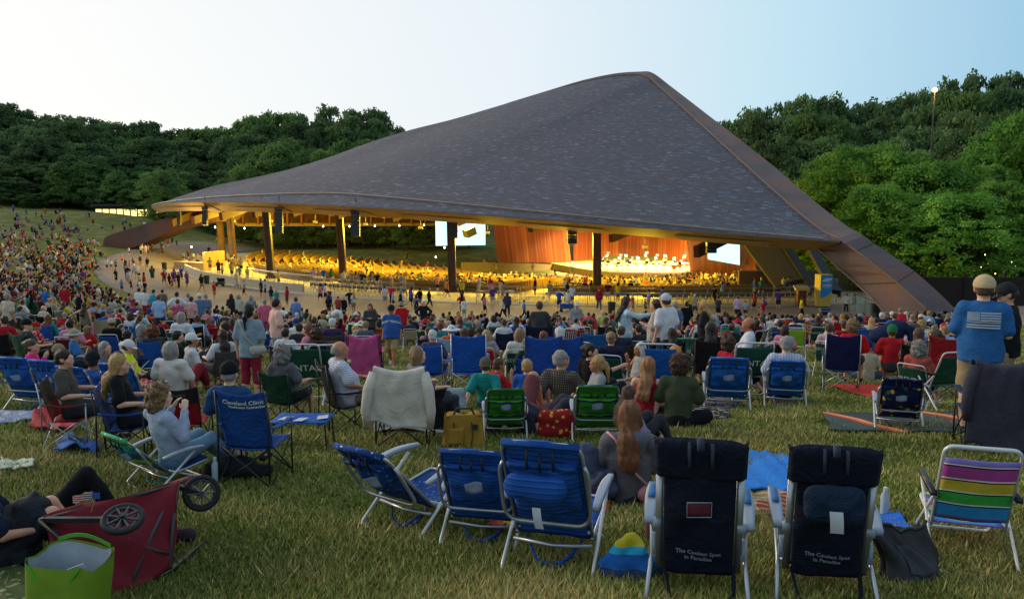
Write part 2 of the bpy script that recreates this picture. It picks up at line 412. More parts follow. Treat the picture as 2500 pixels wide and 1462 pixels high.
rc = t.ramp([(.0, C('#26232e')), (.35, C('#302c3a')), (.6, C('#3b3440')), (.85, C('#3d3e50')), (.95, C('#4d5268')), (1.0, C('#6c7488'))]); t.L(br.outputs['Color'], rc.inputs[0])
n1 = t.noise(.1, 5, vec=uvn.outputs[0], dist=.8); rw = t.ramp([(.38, (1, 1, 1)), (.60, (1.35, 1.08, .96)), (.8, (.9, .95, 1.1))]); t.L(n1.outputs['Fac'], rw.inputs[0])
n4 = t.noise(.9, 4, vec=uvn.outputs[0]); r4 = t.ramp([(.3, (.75, .75, .78)), (.7, (1.25, 1.22, 1.2))]); t.L(n4.outputs['Fac'], r4.inputs[0])
mort = t.mix(br.outputs['Fac'], t.mix(1, t.mix(1, rc.outputs[0], rw.outputs[0], 'MULTIPLY'), r4.outputs[0], 'MULTIPLY'), C('#221f28')); t.col(mort)
t.bump(br.outputs['Color'], .6, .03); SLATE = t.m
me = mesh_of('roof', Vv, Q, [SLATE], uv=uv); PO(OB('roof', me))
# flashing strip just above the eave
k = 4
mb = MB(); mb.tube([Vector(ROOF[3][i])+Vector((0, -.15, .10)) for i in range(2, NS-2, 2)], .08, 5); PB(mb, 'flashing', plain('flashing_metal', C('#8a7a66'), .5, .4))
# soffit: from the eave inward and down
_in = [(388,520,120),(420,518,114),(470,513,108),(600,516,99.5),(700,521,94),(880,529,87),(1062,538.6,82),(1300,554,78.5),(1480,569,76.5),(1676,586,74),(1788,596,73),(1900,604,72),(1960,610,70.5),(2012,614,68.5)]
IN = smooth_edge(_in, 5, NS)
SOF = plain('soffit_panel', C('#a98a50'), .75, .2, var=.10, nscale=.5)
def loft(name, L1, L2, mat, smooth=True, m=1):
    L1, L2 = np.asarray(L1), np.asarray(L2); n = len(L1); Pp = np.array([L1*(1-j/m)+L2*(j/m) for j in range(m+1)]).reshape(-1, 3)
    I = (np.arange(m)[:, None]*n+np.arange(n-1)[None, :]).ravel()
    return PO(OB(name, mesh_of(name, Pp, np.stack([I, I+1, I+n+1, I+n], 1), [mat], smooth)))
E2 = E.copy(); E2[:, 2] -= .12
loft('fascia', E, E2, plain('fascia_metal', C('#5f5a5c'), .5, .4))
loft('soffit', E2, IN, SOF)
# inner lip rising to the ceiling, and the dark ceiling under the slates
up = IN.copy(); up[:, 1] += 1.2; _ii = np.arange(NS); _tp = _sm(0, 90, _ii)*_sm(0, 60, NS-1-_ii); up[:, 2] += 1.7*_tp
WOODC = NT('ceiling_wood', .7, .25); nz = WOODC.noise(1.2, 4, vec=WOODC.mapped((.3, 3, 1))); rr = WOODC.ramp([(.3, C('#2b1a12')), (.7, C('#55351f'))]); WOODC.L(nz.outputs['Fac'], rr.inputs[0]); WOODC.col(rr.outputs[0]); WOODC = WOODC.m
loft('soffit_lip', IN, up, SOF)
Ac = A.copy(); Ac[:, 2] -= 1.2+1.6*_tp; Ac[:, :2] = Ac[:, :2]*.985+np.array([CX, CY])*.015
loft('ceiling', up, Ac, WOODC, m=12)
# steel roof trusses under the ceiling
STEEL = plain('rust_steel', C('#4a3228'), .7, .3, var=.2, nscale=.6)
for k in range(14, NS-20, 18):
    mb = MB(); a, b = Vector(up[k]), Vector(Ac[k]); mb.bar(a-Vector((0, 0, 1.7)), b-Vector((0, 0, 1.2)), .5, 1.0); PB(mb, 'roof_beam', STEEL)
# hanging back wall of the roof on the left, below the arch
seg = [i for i in range(NS) if proj(A[i])[0] < 1200 and i > 8]
LA = np.array([Ac[i] for i in seg]); LB = LA.copy()
for i, q in enumerate(LB):
    px, py = proj(q); tgt = at(px, 524+ (px-430)*.03 if px < 560 else 549-(px-560)*.002, q[1]); LB[i, 2] = min(tgt.z, q[2]-.2)
loft('back_wall', LA, LB, WOODC)
mb = MB(); mb.tube([Vector(p) for p in LB[::3]], .28, 6); PB(mb, 'edge_beam', plain('edge_beam_yellow', C('#9a8050'), .7, .2))
for k in range(4, len(LA), 3):
    mb = MB(); a = Vector(LA[k]); b = Vector(LB[k]); off = Vector((.3, -.9, 0)); mb.bar(a+off*.6, b+off*.4, .25, .7, up=(0, 1, 0)); PB(mb, 'wall_fin', plain('fin_wood', C('#8a5a38'), .7, .2))
# the arch: hollow steel box, long right leg
CORT = NT('weathered_steel', .62, .35); pos = CORT.N('ShaderNodeNewGeometry').outputs['Position']
a = CORT.noise(.25, 4, vec=pos); b = CORT.noise(2.2, 5, vec=pos, dist=.5); ra = CORT.ramp([(.35, C('#453334')), (.5, C('#503c3c')), (.62, C('#5e3a2e'))]); CORT.L(a.outputs['Fac'], ra.inputs[0])
rb = CORT.ramp([(.3, (.88, .88, .88)), (.7, (1.08, 1.06, 1.05))]); CORT.L(b.outputs['Fac'], rb.inputs[0]); CORT.col(CORT.mix(1, ra.outputs[0], rb.outputs[0], 'MULTIPLY')); CORT = CORT.m
_cr = [(1240,254.5,151),(1330,228,152.6),(1420,203,154.2),(1500,187,154.2),(1560,183,152),(1590,193,147),(1620,220,139),(1700,293,118),(1760,348,105),(1830,412,93),(1900,475,83),(1960,527,75.6),(2020,572,69),(2055,587,65.6),(2094,616,64.3),(2150,660,62.4),(2200,700,60.7),(2262,756,58.6),(2312,806,57.0)]
_ou = [(1240,251.5,151.5),(1330,224,153.8),(1420,197,156),(1500,180,156),(1560,175.5,155.5),(1592,178,150.5),(1640,213,142.5),(1727,280,121),(1795,332,107.5),(1881,400,95.5),(1950,459,85.3),(2012,510,77.8),(2066,551,71.2),(2100,570,68),(2136,596,66.8),(2190,632,64.9),(2240,668,63.1),(2300,722,61.0),(2352,775,59.2)]
_il = [(1240,262,151),(1330,238,152.6),(1420,215,154),(1500,199,154),(1560,194,152),(1588,204,147),(1614,230,139),(1692,302,118.5),(1748,358,105.5),(1812,424,93.7),(1876,490,83.8),(1930,546,76.7),(1982,595,70.3),(2007,616,67.2),(2030,640,66.2),(2080,683,64.6),(2110,710,63.2),(2150,750,61.4),(2190,800,60.0)]
K = 120; Cc = catmull([tuple(at(*q)) for q in _cr], K); Oo = catmull([tuple(at(*q)) for q in _ou], K); Il = catmull([tuple(at(*q)) for q in _il], K)
Bk = Oo+(Il-Cc)
Pp = np.concatenate([Cc, Oo, Bk, Il]); Qs = []
for a in range(4):
    b = (a+1) % 4
    for i in range(K-1): Qs.append((a*K+i, b*K+i, b*K+i+1, a*K+i+1))
Qs.append((0, 3*K, 2*K, K)); Qs.append((K-1, 2*K-1, 3*K-1, 4*K-1))
arch = PO(OB('arch', mesh_of('arch', Pp, Qs, [CORT], smooth=False)))
mb = MB()
for i in range(12, K-2, 1): pass
mb.tube([Vector(p)+Vector((-.12, -.12, .1)) for p in Cc[::3]], .06, 5); PO(PB(mb, 'flashing', plain('ridge_flashing', C('#6b5540'), .6, .3)))
mb = MB(); mb.tube([Vector(p)+Vector((-.02, -.05, .0)) for p in Il[80::2]], .07, 5); PB(mb, 'flashing', plain('ridge_flashing', C('#6b5540')))
# welded seams across the leg
for i in (110, 114):
    mb = MB(); 
    for a_, b_ in ((Cc, Oo), (Cc, Il)):
        mb.bar(Vector(a_[i])+Vector((-.03, -.05, .03)), Vector(b_[i])+Vector((-.03, -.05, .03)), .05, .04)
    PB(mb, 'weld_seam', plain('seam_steel', C('#4d3a36')))
# left leg of the arch coming down on the lawn
tl = [(252,590,126),(259,578,126),(322,557,124.5),(409,532,122.5),(476,526,121),(560,520,119)]; bl = [(250,604,126),(256,604,126),(316,606,124.5),(378,582,122.8),(448,553,121.4),(540,540,119.4)]
T = catmull([tuple(at(*q)) for q in tl], 30); B = catmull([tuple(at(*q)) for q in bl], 30); T2 = T+np.array([1.2, 3.4, 0]); B2 = B+np.array([1.2, 3.4, 0])
Pp = np.concatenate([T, T2, B2, B]); Qs = []
for a in range(4):
    b = (a+1) % 4
    for i in range(29): Qs.append((a*30+i, a*30+i+1, b*30+i+1, b*30+i))
Qs.append((0, 30, 60, 90)); Qs.append((29, 119, 89, 59))
PO(OB('arch_leg', mesh_of('arch_leg', Pp, Qs, [CORT], smooth=False)))
# posts carrying the eave
POST = plain('post_steel', C('#4a3726'), .6, .3, var=.25, nscale=.8)
def roofz(x, y):
    d = np.hypot(IN[:, 0]-x, IN[:, 1]-y); return IN[np.argmin(d), 2]
posts = [(1458,81,568),(1105,83,541),(840,93,527),(663,97,519),(572,114,525),(545,124,525)]
for (px, Y, ty) in posts:
    g = gat(px, Y); zt = at(px, ty-16, Y).z+1.0; x, y = g.x, g.y
    lean = -.45 if px < 900 else -.15
    p = TH('post', None, None, (0, 0, 0)); 
    mb = MB(); w = .32
    tp = Vector((x+lean, y, zt)); bt = Vector((x, y, g.z-.2))
    mb.bar(bt, tp, .52, .5, up=(0, 1, 0)); 
    mb.bar(bt+Vector((-w, 0, 0)), tp+Vector((-w, 0, 0)), .12, .75, up=(0, 1, 0)); mb.bar(bt+Vector((w, 0, 0)), tp+Vector((w, 0, 0)), .12, .75, up=(0, 1, 0))
    mb.box((x, y, g.z+.2), (1.1, 1.1, .4))
    bpy.data.objects.remove(p)
    po = PB(mb, 'post', POST)
    if px < 1400:
        for zz in (.55, .68):
            zc = g.z+(zt-g.z)*zz; mb = MB(); dx = 1.9 if px != 1105 else .7
            mb.bar((x-.3, y-.4, zc), (x+dx, y-.6, zc), .08, .08)
            if zz < .6: mb.bar((x+.2, y-.4, zc-1.3), (x+dx*.9, y-.6, zc), .07, .07)
            mb.box((x-.5, y-.4, zc-.1), (.35, .3, .4))
            PO(mb.build('bracket', POST, po), po).matrix_parent_inverse = Matrix.Translation(-Vector(pav.location))
# ------------------------------------------------ stage, shell walls, screens
SH = NT('redwood_boards', .55, .35); pos = SH.N('ShaderNodeNewGeometry').outputs['Position']
uvn = SH.N('ShaderNodeUVMap'); uvn.uv_map = 'UVMap'
mp = SH.N('ShaderNodeMapping'); mp.inputs['Scale'].default_value = (2.2, .03, 1); SH.L(uvn.outputs[0], mp.inputs[0])
nz = SH.noise(1.0, 4, vec=mp.outputs[0]); mp2 = SH.N('ShaderNodeMapping'); mp2.inputs['Scale'].default_value = (.22, .02, 1); SH.L(uvn.outputs[0], mp2.inputs[0]); nz2 = SH.noise(1.0, 2, vec=mp2.outputs[0])
rr = SH.ramp([(.28, C('#3c1a0a')), (.5, C('#7f4014')), (.72, C('#bd7a30'))]); SH.L(SH.math('MULTIPLY_ADD', nz.outputs['Fac'], .6, SH.math('MULTIPLY', nz2.outputs['Fac'], .4)), rr.inputs[0]); SH.col(rr.outputs[0]); SH = SH.m
def shellwall(pts, ztop, name):
    """pts: (px, base py, Y), leaning boards"""
    P0 = catmull([tuple(at(*q)) for q in pts], 60); P1 = P0.copy(); P1[:, 2] = ztop; P1[:, 0] -= .12*(P1[:, 2]-P0[:, 2])*(0 if name != 'stage_wing' else 1)
    u = np.concatenate([[0], np.cumsum(np.linalg.norm(np.diff(P0, axis=0), axis=1))])
    Pp = np.vstack([P0, P1]); I = np.arange(59); Q = np.stack([I, I+1, I+61, I+60], 1); uvv = np.column_stack([np.tile(u, 2), Pp[:, 2]])
    return PO(OB(name, mesh_of(name, Pp, Q, [SH], uv=uvv)))
shellwall([(1215,641,134),(1260,641,139),(1330,642,142),(1395,643,144)], 11, 'stage_wing')
shellwall([(1400,641,146),(1500,640,149),(1600,641,148),(1690,644,142)], 11, 'shell_wall')
shellwall([(1685,668,127),(1740,678,121),(1800,688,115),(1850,698,108)], 8.2, 'stage_wing')
STG = plain('stage_boards', C('#b8935a'), .5, .4, var=.15, nscale=1.0)
lip = [(1345,643,141.5),(1390,650,135),(1452,660,127),(1510,667,123),(1564,671,120),(1630,673,119),(1690,673,119),(1730,674,119.5),(1760,676,120)]
L = catmull([tuple(at(*q)) for q in lip], 50); zst = float(np.mean(L[:, 2])); L[:, 2] = zst
bk = catmull([(at(1360,641,146).x, 147, zst), (at(1500,640,150).x, 151, zst), (at(1800,640,146).x, 146, zst)], 50)
low = L.copy(); low[:, 2] = -.3
loft('stage_floor', L, bk, STG, False); loft('stage_front', L, low, plain('stage_face', C('#8a7a50'), .8, .2))
# low wall at stage left running toward the seats
wl_ = catmull([tuple(at(*q)) for q in ((1125,640,132),(1200,641,134),(1280,643,138),(1350,645,141))], 20); wd = wl_.copy(); wd[:, 2] -= 1.6
loft('pit_wall', wl_, wd, plain('stage_face', C('#8a7a50')))
wl_ = catmull([tuple(at(*q)) for q in ((1690,673,118),(1780,690,112),(1850,704,106),(1900,716,101))], 20); wd = wl_.copy(); wd[:, 2] = 0
loft('pit_wall', wl_, wd, plain('stage_face', C('#8a7a50')))
# big screens
SCR = glow('screen_light', (.50, 1.0, .96), 1.3)
def screen(corners, Y, label):
    P = [at(x, y, Yy) for (x, y), Yy in zip(corners, Y)]; c = sum(P, Vector())/4
    th = TH('video_screen', label, 'screen', c); d = Vector((0, .35, 0))
    mb = MB(); mb.add([p-c for p in P]+[p-c+d for p in P], [(0,1,2,3)]); PB2 = mb.build('display', SCR, th)
    n = (P[1]-P[0]).cross(P[3]-P[0]).normalized()
    mb = MB(); Q2 = [(p-c)*1.02+Vector((0, .06, 0)) for p in P]+[(p-c)*1.02+Vector((0, .4, 0)) for p in P]
    mb.add(Q2, [(0,1,2,3),(7,6,5,4),(0,4,5,1),(1,5,6,2),(2,6,7,3),(3,7,4,0)]); mb.build('screen_frame', plain('black_frame', (.015, .015, .017), .5), th)
    return th
screen([(1063,538),(1185,545),(1185,598),(1064,600)], (131,133,133,131), 'large bright wide video screen hanging left of the stage, behind a steel post')
screen([(1727,588),(1806,597),(1806,647),(1728,633)], (116,108,108,116), 'smaller slanted bright video screen hanging on the wall right of the stage')
# ================================================================== pavilion fittings
WARM = (1.0, .69, .05)
def flood(p, e, name='floodlight', target=None, col=WARM, size=.5, spot=None):
    mb = MB(); mb.box((p[0], p[1], p[2]+.25), (.5, .35, .3)); mb.bar((p[0], p[1], p[2]+.4), (p[0], p[1], p[2]+1.1), .06, .06)
    o = PB(mb, name, plain('lamp_housing', (.05, .045, .04), .5))
    ld = bpy.data.lights.new('flood_lamp', 'AREA' if target is not None else 'POINT'); ld.energy = e; ld.color = col
    l = bpy.data.objects.new('flood_lamp', ld); COL.objects.link(l); l.parent = pav; l.matrix_parent_inverse = Matrix.Translation(-Vector(pav.location))
    l.location = p
    if target is not None:
        ld.shape = 'DISK'; ld.size = size; ld.spread = math.radians(spot or 150); l.rotation_euler = (Vector(target)-Vector(p)).to_track_quat('-Z', 'Y').to_euler()
    else: ld.shadow_soft_size = size
    return o
# lamps in a ring behind the eave; they wash the soffit, the seats and the walk
for k in (14, 40, 66, 92, 116, 140, 164, 186):
    q = Vector(IN[k]); c_ = Vector((CX, CY, q.z)); d = (c_-q).normalized()
    p = q+d*8.5-Vector((0, 0, 1.6)); flood(p, 4600 if k > 60 else 5600, size=1.3)
for (r, a, e) in ((40, 196, 7000), (38, 220, 6500), (36, 240, 5000), (34, 262, 5000), (34, 285, 4500), (20, 240, 3000)):
    x, y = CX+r*math.cos(math.radians(a)), CY+r*math.sin(math.radians(a)); flood((x, y, 9.2), e, target=(x, y, 0), size=2.0)
for (px, Y, e) in ((1440, 137, 4400), (1540, 133, 6200), (1620, 135, 6200), (1680, 129, 3600)):
    g = gat(px, Y); flood((g.x, g.y, 11), e, target=(g.x, g.y+1.5, 1), col=(1, .76, .36), size=2.0, spot=110)
for (px, py, Y) in ((789, 553, 137), (853, 553, 138), (975, 551, 140), (1035, 550, 141), (915, 552, 139), (1085, 605, 131), (1064, 628, 128), (525, 555, 133), (597, 558, 133)):
    p = at(px, py, Y); mb = MB(); mb.lathe([(.02, -.12), (.09, -.06), (.12, 0), (.09, .07), (.03, .12), (.03, .2)], p, 8); PB(mb, 'lamp', glow('bulb_glow', (1, .82, .55), 9))
# panels and light recesses let into the soffit
for (px, d) in ((425, .3), (500, .35), (660, .42), (860, .42), (1100, .42), (1395, .45), (1762, .5)):
    i = int(np.argmin([abs(proj(IN[j])[0]-px) for j in range(NS)])); mb = MB(); n_ = 11 if px < 700 else 9
    i0, i1 = max(2, i-n_), min(NS-3, i+n_); 
    def mixp(i, s): 
        p = Vector(E2[i])*(1-s)+Vector(IN[i])*s; return p+Vector((0, -.03, -.06))
    mb.sheet(lambda u, v: mixp(int(round(i0+(i1-i0)*u)), .42+v*.5), 10, 2, .05); PB(mb, 'soffit_hatch', plain('hatch_panel', C('#b0946a'), .7, .2))
BLK = plain('speaker_black', (.02, .021, .024), .5, .4)
def line_array(px, py0, py1, Y, n, label, wpx):
    t_, b_ = at(px, py0, Y), at(px, py1, Y); H = t_.z-b_.z; W = wpx/F*Y; th = TH('speaker_array', label, 'loudspeaker', t_, group='speaker clusters hanging from the eave')
    dz = H/n
    for k in range(n):
        mb = MB(); c = (0, -.02*k*k*.2, -dz*(k+.5)); R = Matrix.Rotation(math.radians(-2*k), 3, 'X'); mb.box(c, (W, .55, dz*.92), R); mb.box((0, c[1]-.29, c[2]), (W*.86, .03, dz*.7), R)
        mb.build('speaker_box', BLK, th)
    mb = MB(); mb.box((0, 0, .08), (W*1.15, .7, .14)); mb.bar((0, 0, .1), (0, .2, 1.4), .06, .06); mb.build('hanger', BLK, th)
line_array(437, 514, 550, 114, 6, 'leftmost and smallest dark speaker column hanging under the tip of the roof', 8)
line_array(500, 506, 550, 104, 7, 'slim dark speaker column hanging at the left of the roof, before the paired posts', 11)
line_array(681, 510, 570, 92, 8, 'dark speaker column hanging just right of the second steel post', 18)
line_array(868, 518, 577, 85, 8, 'dark speaker column hanging just right of the third steel post', 20)
line_array(1107, 533, 581, 82, 6, 'bulky dark speaker cluster on the post in front of the large screen', 22)
line_array(1397, 553, 595, 77, 6, 'dark speaker column hanging in front of the redwood stage wall', 23)
line_array(1737, 580, 618, 74, 5, 'wide dark speaker cluster covering a corner of the right screen', 24)
p = at(1146, 566, 100); th = TH('hung_speaker', 'black speaker box hung at a slant in front of the large screen', 'loudspeaker', p)
mb = MB(); mb.box((0, 0, 0), (1.3, 1.0, .95), Euler((.1, -.35, .6)).to_matrix()); mb.build('cabinet', BLK, th); mb = MB(); mb.bar((0, 0, .4), (.1, .2, 3), .04, .04); mb.build('cable', BLK, th)
# ------------------------------------------------ curved rows of seats
SEAT = plain('seat_shell', C('#7a5f2c'), .5, .4, var=.12, nscale=1.5)
def seat_row(R, a0, a1, label, high):
    zb = float(gz(CX+R*math.cos(math.radians((a0+a1)/2)), CY+R*math.sin(math.radians((a0+a1)/2))))+.09
    am = math.radians((a0+a1)/2); cx, cy = CX+R*math.cos(am), CY+R*math.sin(am)
    th = TH('seat_row', label, 'seat row', (cx, cy, zb), group='curved rows of seats inside the pavilion')
    nseg = max(8, int(R*math.radians(a1-a0)/.28)); hh = .5 if high else .42
    def pt(a, r, z): return (CX+r*math.cos(a)-cx, CY+r*math.sin(a)-cy, z)
    def sw(prof, nm, sc=True):
        V, Fs = [], []; k = len(prof)
        for i in range(nseg+1):
            a = math.radians(a0+(a1-a0)*i/nseg); lift = (.05*(i % 2) if sc else 0); e = min(i, nseg-i)/3.0; fl = (max(0, 1-e))*(.12 if high else 0)
            for j, (dr, z) in enumerate(prof): V.append(pt(a, R+dr, z+((lift+fl) if z > .7 else 0)))
        for i in range(nseg):
            for j in range(k):
                j2 = (j+1) % k; Fs.append((i*k+j, i*k+j2, (i+1)*k+j2, (i+1)*k+j))
        Fs.append(tuple(range(k))[::-1]); Fs.append(tuple(nseg*k+j for j in range(k)))
        return OB(nm, mesh_of(nm, V, Fs, [SEAT], smooth=False), th)
    sw([(.22, .36), (.36, .6), (.42, .45+hh), (.36, .45+hh), (.28, .6), (.14, .4)], 'backrest')
    sw([(.14, .36), (-.22, .42), (-.22, .46), (.14, .42)], 'seat', False)
    sw([(.1, 0), (.16, 0), (.16, .38), (.1, .38)], 'stand', False)
blocks = [(176, 203, 'leftmost'), (206.5, 229, 'second'), (232.5, 256, 'middle'), (259.5, 283, 'fourth'), (286.5, 312, 'rightmost')]
SEATPOS = []
for bi, (a0, a1, bn) in enumerate(blocks):
    k = 0; R = 51.4
    while R > 21:
        aa0 = a0+ (0 if bi else (51.4-R)*.05)
        ordn = ['outermost row', '2nd row in', '3rd row in'][k] if k < 3 else '%dth row in' % (k+1)
        seat_row(R, aa0, a1, 'long curved %s of tan seats in the %s block of the pavilion' % (ordn, bn), bi < 3)
        for a in np.arange(a0+1, a1-1, math.degrees(.62/R)): SEATPOS.append((R, a, bi))
        R -= 1.25 if R > 40 else 1.3; k += 1
# ------------------------------------------------ walls, rails, bins by the walk
GALV = plain('galvanised_rail', C('#8d8a84'), .4, .5, metal=.5)
def ang_at(px, R):
    best = None
    for a in np.arange(165, 345, .05):
        x, y = CX+R*math.cos(math.radians(a)), CY+R*math.sin(math.radians(a))
        d = abs(proj((x, y, 3))[0]-px)+(y > 150)*999
        if best is None or d < best[0]: best = (d, a)
    return best[1]
def arc_pts(px0, px1, R, n): a0, a1 = ang_at(px0, R), ang_at(px1, R); return [(CX+R*math.cos(math.radians(a0+(a1-a0)*i/n)), CY+R*math.sin(math.radians(a0+(a1-a0)*i/n))) for i in range(n+1)]
def fence(px0, px1, R, label, step=.18, H=1.07, z=2.76):
    q = arc_pts(px0, px1, R, 60); L = sum(math.dist(a, b) for a, b in zip(q, q[1:])); n = max(2, int(L/1.9)); q = arc_pts(px0, px1, R, n)
    c = Vector((*q[n//2], z)); th = TH('metal_railing', label, 'railing', c, group='metal railings along the paved walk')
    P = [Vector((*p, z))-c for p in q]
    for k_, p in enumerate(P):
        mb = MB(); mb.tube([p, p+Vector((0, 0, H))], .03, 6); mb.build('rail_post', GALV, th)
    mb = MB(); mb.tube([p+Vector((0, 0, H)) for p in P], .032, 6); mb.build('handrail', GALV, th)
    mb = MB(); mb.tube([p+Vector((0, 0, .12)) for p in P], .02, 5); mb.tube([p+Vector((0, 0, H-.12)) for p in P], .02, 5)
    for a, b in zip(P, P[1:]):
        m = max(2, int((b-a).length/step))
        for i in range(1, m): s_ = a+(b-a)*(i/m); mb.bar(s_+Vector((0, 0, .12)), s_+Vector((0, 0, H-.12)), .016, .016)
    mb.build('baluster', GALV, th)
fence(742, 992, 59.9, 'front metal railing before the dark folded chairs, left of the middle steps')
fence(1163, 1490, 60.1, 'close barred front railing behind the white folding chairs')
fence(1500, 1885, 59.9, 'front railing before the long row of dark chairs at the right middle')
fence(1890, 2042, 59.7, 'short front railing by the blue sign box', .3)
fence(600, 790, 55.2, 'inner railing on the left behind the low concrete wall', .5)
fence(765, 1010, 56.4, 'inner railing above the dark folded chairs, left of the steps', .6)
fence(1165, 1440, 55.8, 'inner railing above the white folding chairs', .4)
fence(1500, 1990, 56.2, 'inner railing above the long row of dark chairs at the right', .7)
LC = plain('low_wall_concrete', C('#a39b88'), .85, .2)
q = arc_pts(452, 736, 59.7, 40); c = Vector((*q[20], 2.76)); V = []; Fs = []
for i, p in enumerate(q):
    d = Vector((p[0]-CX, p[1]-CY, 0)).normalized(); b = Vector((*p, 2.76))-c
    zt = .75
    for o_, z_ in ((0, -.3), (.0, zt), (-.35, zt), (-.35, -.3)): V.append(b+d*o_+Vector((0, 0, z_)))
for i in range(40):
    for j in range(4): Fs.append((i*4+j, (i+1)*4+j, (i+1)*4+(j+1) % 4, i*4+(j+1) % 4))
Fs += [(0, 1, 2, 3), (163, 162, 161, 160)]
th = TH('low_concrete_wall', 'low curved pale concrete wall with a pipe rail beside the walk on the left', 'wall', c); OB('wall_body', mesh_of('wall_body', V, Fs, [LC], False), th)
mb = MB(); P_ = [Vector((*p, 2.76+.95))-c for p in q]
for a in range(0, 38, 4): mb.tube(rpath([P_[a]-Vector((0, 0, .25)), P_[a], P_[a+3], P_[a+3]-Vector((0, 0, .25))], .1), .025, 6)
mb.build('pipe_rail', GALV, th)
# folded dark chairs standing behind the railing
def folding_chair_mesh(col, nm):
    parts = []
    mb = MB(); mb.sheet(lambda u, v: ((u-.5)*.42, .0+.03*math.cos((u-.5)*3)-.06*v, .52+v*.30), 4, 3, .02); parts.append(('backrest', mb.mesh('backrest', col, False)))
    mb = MB(); mb.box((0, .22, .44), (.42, .40, .03)); parts.append(('seat', mb.mesh('seat', col, False)))
    mb = MB()
    for s in (-1, 1):
        mb.tube([(s*.22, -.08, .86), (s*.22, .1, .44), (s*.22, .42, 0)], .014, 5); mb.tube([(s*.2, -.16, 0), (s*.2, .36, .44)], .014, 5)
    mb.bar((-.2, -.1, .1), (.2, -.1, .1), .02, .02); parts.append(('frame', mb.mesh('frame', GALV, False)))
    return parts
def place_parts(parts, name, label, cat, loc, yaw, group=None, sc=1, colors=None):
    th = TH(name, label, cat, loc, yaw, group, sc)
    for i, (n, me) in enumerate(parts):
        o = OB(n, me, th)
        if colors: o.color = (*colors[min(i, len(colors)-1)], 1)
    return th
DK = folding_chair_mesh(plain('chair_dark', (.045, .045, .05), .5), 'd'); WT = folding_chair_mesh(plain('chair_white', C('#cfc9bb'), .5), 'w')
for (a, b, R, gname) in ((762, 985, 58.4, 'dark empty folding chair in the tight row behind the railing, left of the steps'), (1575, 1880, 58.4, 'dark empty folding chair in the long row behind the railing, right of the steps'), (1895, 1990, 58.4, 'dark empty folding chair behind the railing beside the wooden lectern')):
    q = arc_pts(a, b, R, 80); L = sum(math.dist(x, y) for x, y in zip(q, q[1:])); n = int(L/.5); q = arc_pts(a, b, R, n)
    for p in q: place_parts(DK, 'folding_chair', gname, 'folding chair', (*p, 2.765), 180 if False else math.degrees(math.atan2(CX-p[0], CY-p[1])), gname.replace('dark empty folding chair', 'dark folding chairs').replace(' in the tight row', '').replace(' in the long row', ''))
for i, px in enumerate((1211, 1237, 1250, 1337, 1362, 1390, 1372, 1225)):
    g = arc_pts(px, px+2, 57.6-(i % 3)*.5, 1)[0]; place_parts(WT, 'folding_chair', 'white folding chair on the lit terrace above the walk', 'folding chair', (*g, 2.765), rnd.uniform(-30, 30), 'white folding chairs on the lit terrace')
def bin_(px, py, label, col=(.02, .035, .03), s=1):
    g = gp(px, py); th = TH('trash_bin', label, 'trash bin', g, rnd.uniform(0, 30), 'dark trash bins along the walk', s)
    m = plain('bin_plastic', col, .6, .3); mb = MB(); mb.lathe([(.24, 0), (.27, .1), (.3, .8), (.32, .85), (.3, .85)], seg=14); mb.build('barrel', m, th, True); mb = MB(); mb.lathe([(.33, .85), (.34, .9), (.3, .98), (.1, 1.0)], seg=14); mb.build('lid', m, th, True)
bin_(402, 660, 'dark trash bin beside the walk at its far left bend'); bin_(505, 694, 'dark trash bin on the lit pavement by the left wall'); bin_(859, 741, 'dark green trash bin before the railing of folded chairs'); bin_(1493, 766, 'dark trash bin before the railing left of the talking group'); bin_(2136, 778, 'green trash bin at the foot of the big arch leg', s=1.2)
# blue sign box, lectern, glass rail at the right
g = gat(2008, 72.0); g.z = 2.76; th = TH('sign_box', 'tall blue OHIO sign box with yellow lit side beside the railing', 'sign', g, -12)
mb = MB(); mb.box((0, 0, 1.75), (1.1, .9, 1.9)); mb.box((0, 0, .4), (1.0, .8, .8)); mb.build('cabinet', plain('sign_case', C('#c9a94a'), .6), th)
BLUE = plain('sign_blue', C('#1f86c4'), .5)
mb = MB(); mb.sheet(lambda u, v: ((u-.5)*1.06, -.47, .8+v*1.85 + (.45*(u**2) if v < .01 else 0)), 12, 1, .02); mb.build('sign_face', BLUE, th)
def text_mesh(body, size, fn=None, bold=0, space=1.0, align='CENTER'):
    cu = bpy.data.curves.new('t', 'FONT'); cu.body = body; cu.size = size; cu.align_x = align; cu.align_y = 'CENTER'; cu.resolution_u = 2; cu.offset = bold; cu.space_character = space
    o = bpy.data.objects.new('t', cu); COL.objects.link(o); bpy.context.view_layer.update()
    me = bpy.data.meshes.new_from_object(o.evaluated_get(bpy.context.evaluated_depsgraph_get())); V = [tuple(v.co) for v in me.vertices]; Fs = [tuple(p.vertices) for p in me.polygons]
    bpy.data.objects.remove(o); bpy.data.curves.remove(cu); bpy.data.meshes.remove(me)
    if fn: V = [tuple(fn(v[0], v[1])) for v in V]
    return V, Fs
def lettering(body, size, fn, mat, parent, bold=0, space=1.0, name='lettering'):
    V, Fs = text_mesh(body, size, fn, bold, space); return OB(name, mesh_of(name, V, Fs, [mat], False), parent)
WHT = plain('white_print', C('#d8d8d4'), .7)
lettering('OHIO', .34, lambda x, y: (x, -.50, 1.78+y), WHT, th, .012)
lettering('DEPARTMENT', .09, lambda x, y: (x, -.50, 1.58+y), WHT, th)
mb = MB(); mb.sheet(lambda u, v: (.42*math.cos(u*6.283)*v*.8, -.50, 2.25+.22*math.sin(u*6.283)*v+.0), 20, 1); mb.build('emblem', plain('emblem_blue', C('#6fb8e6')), th)
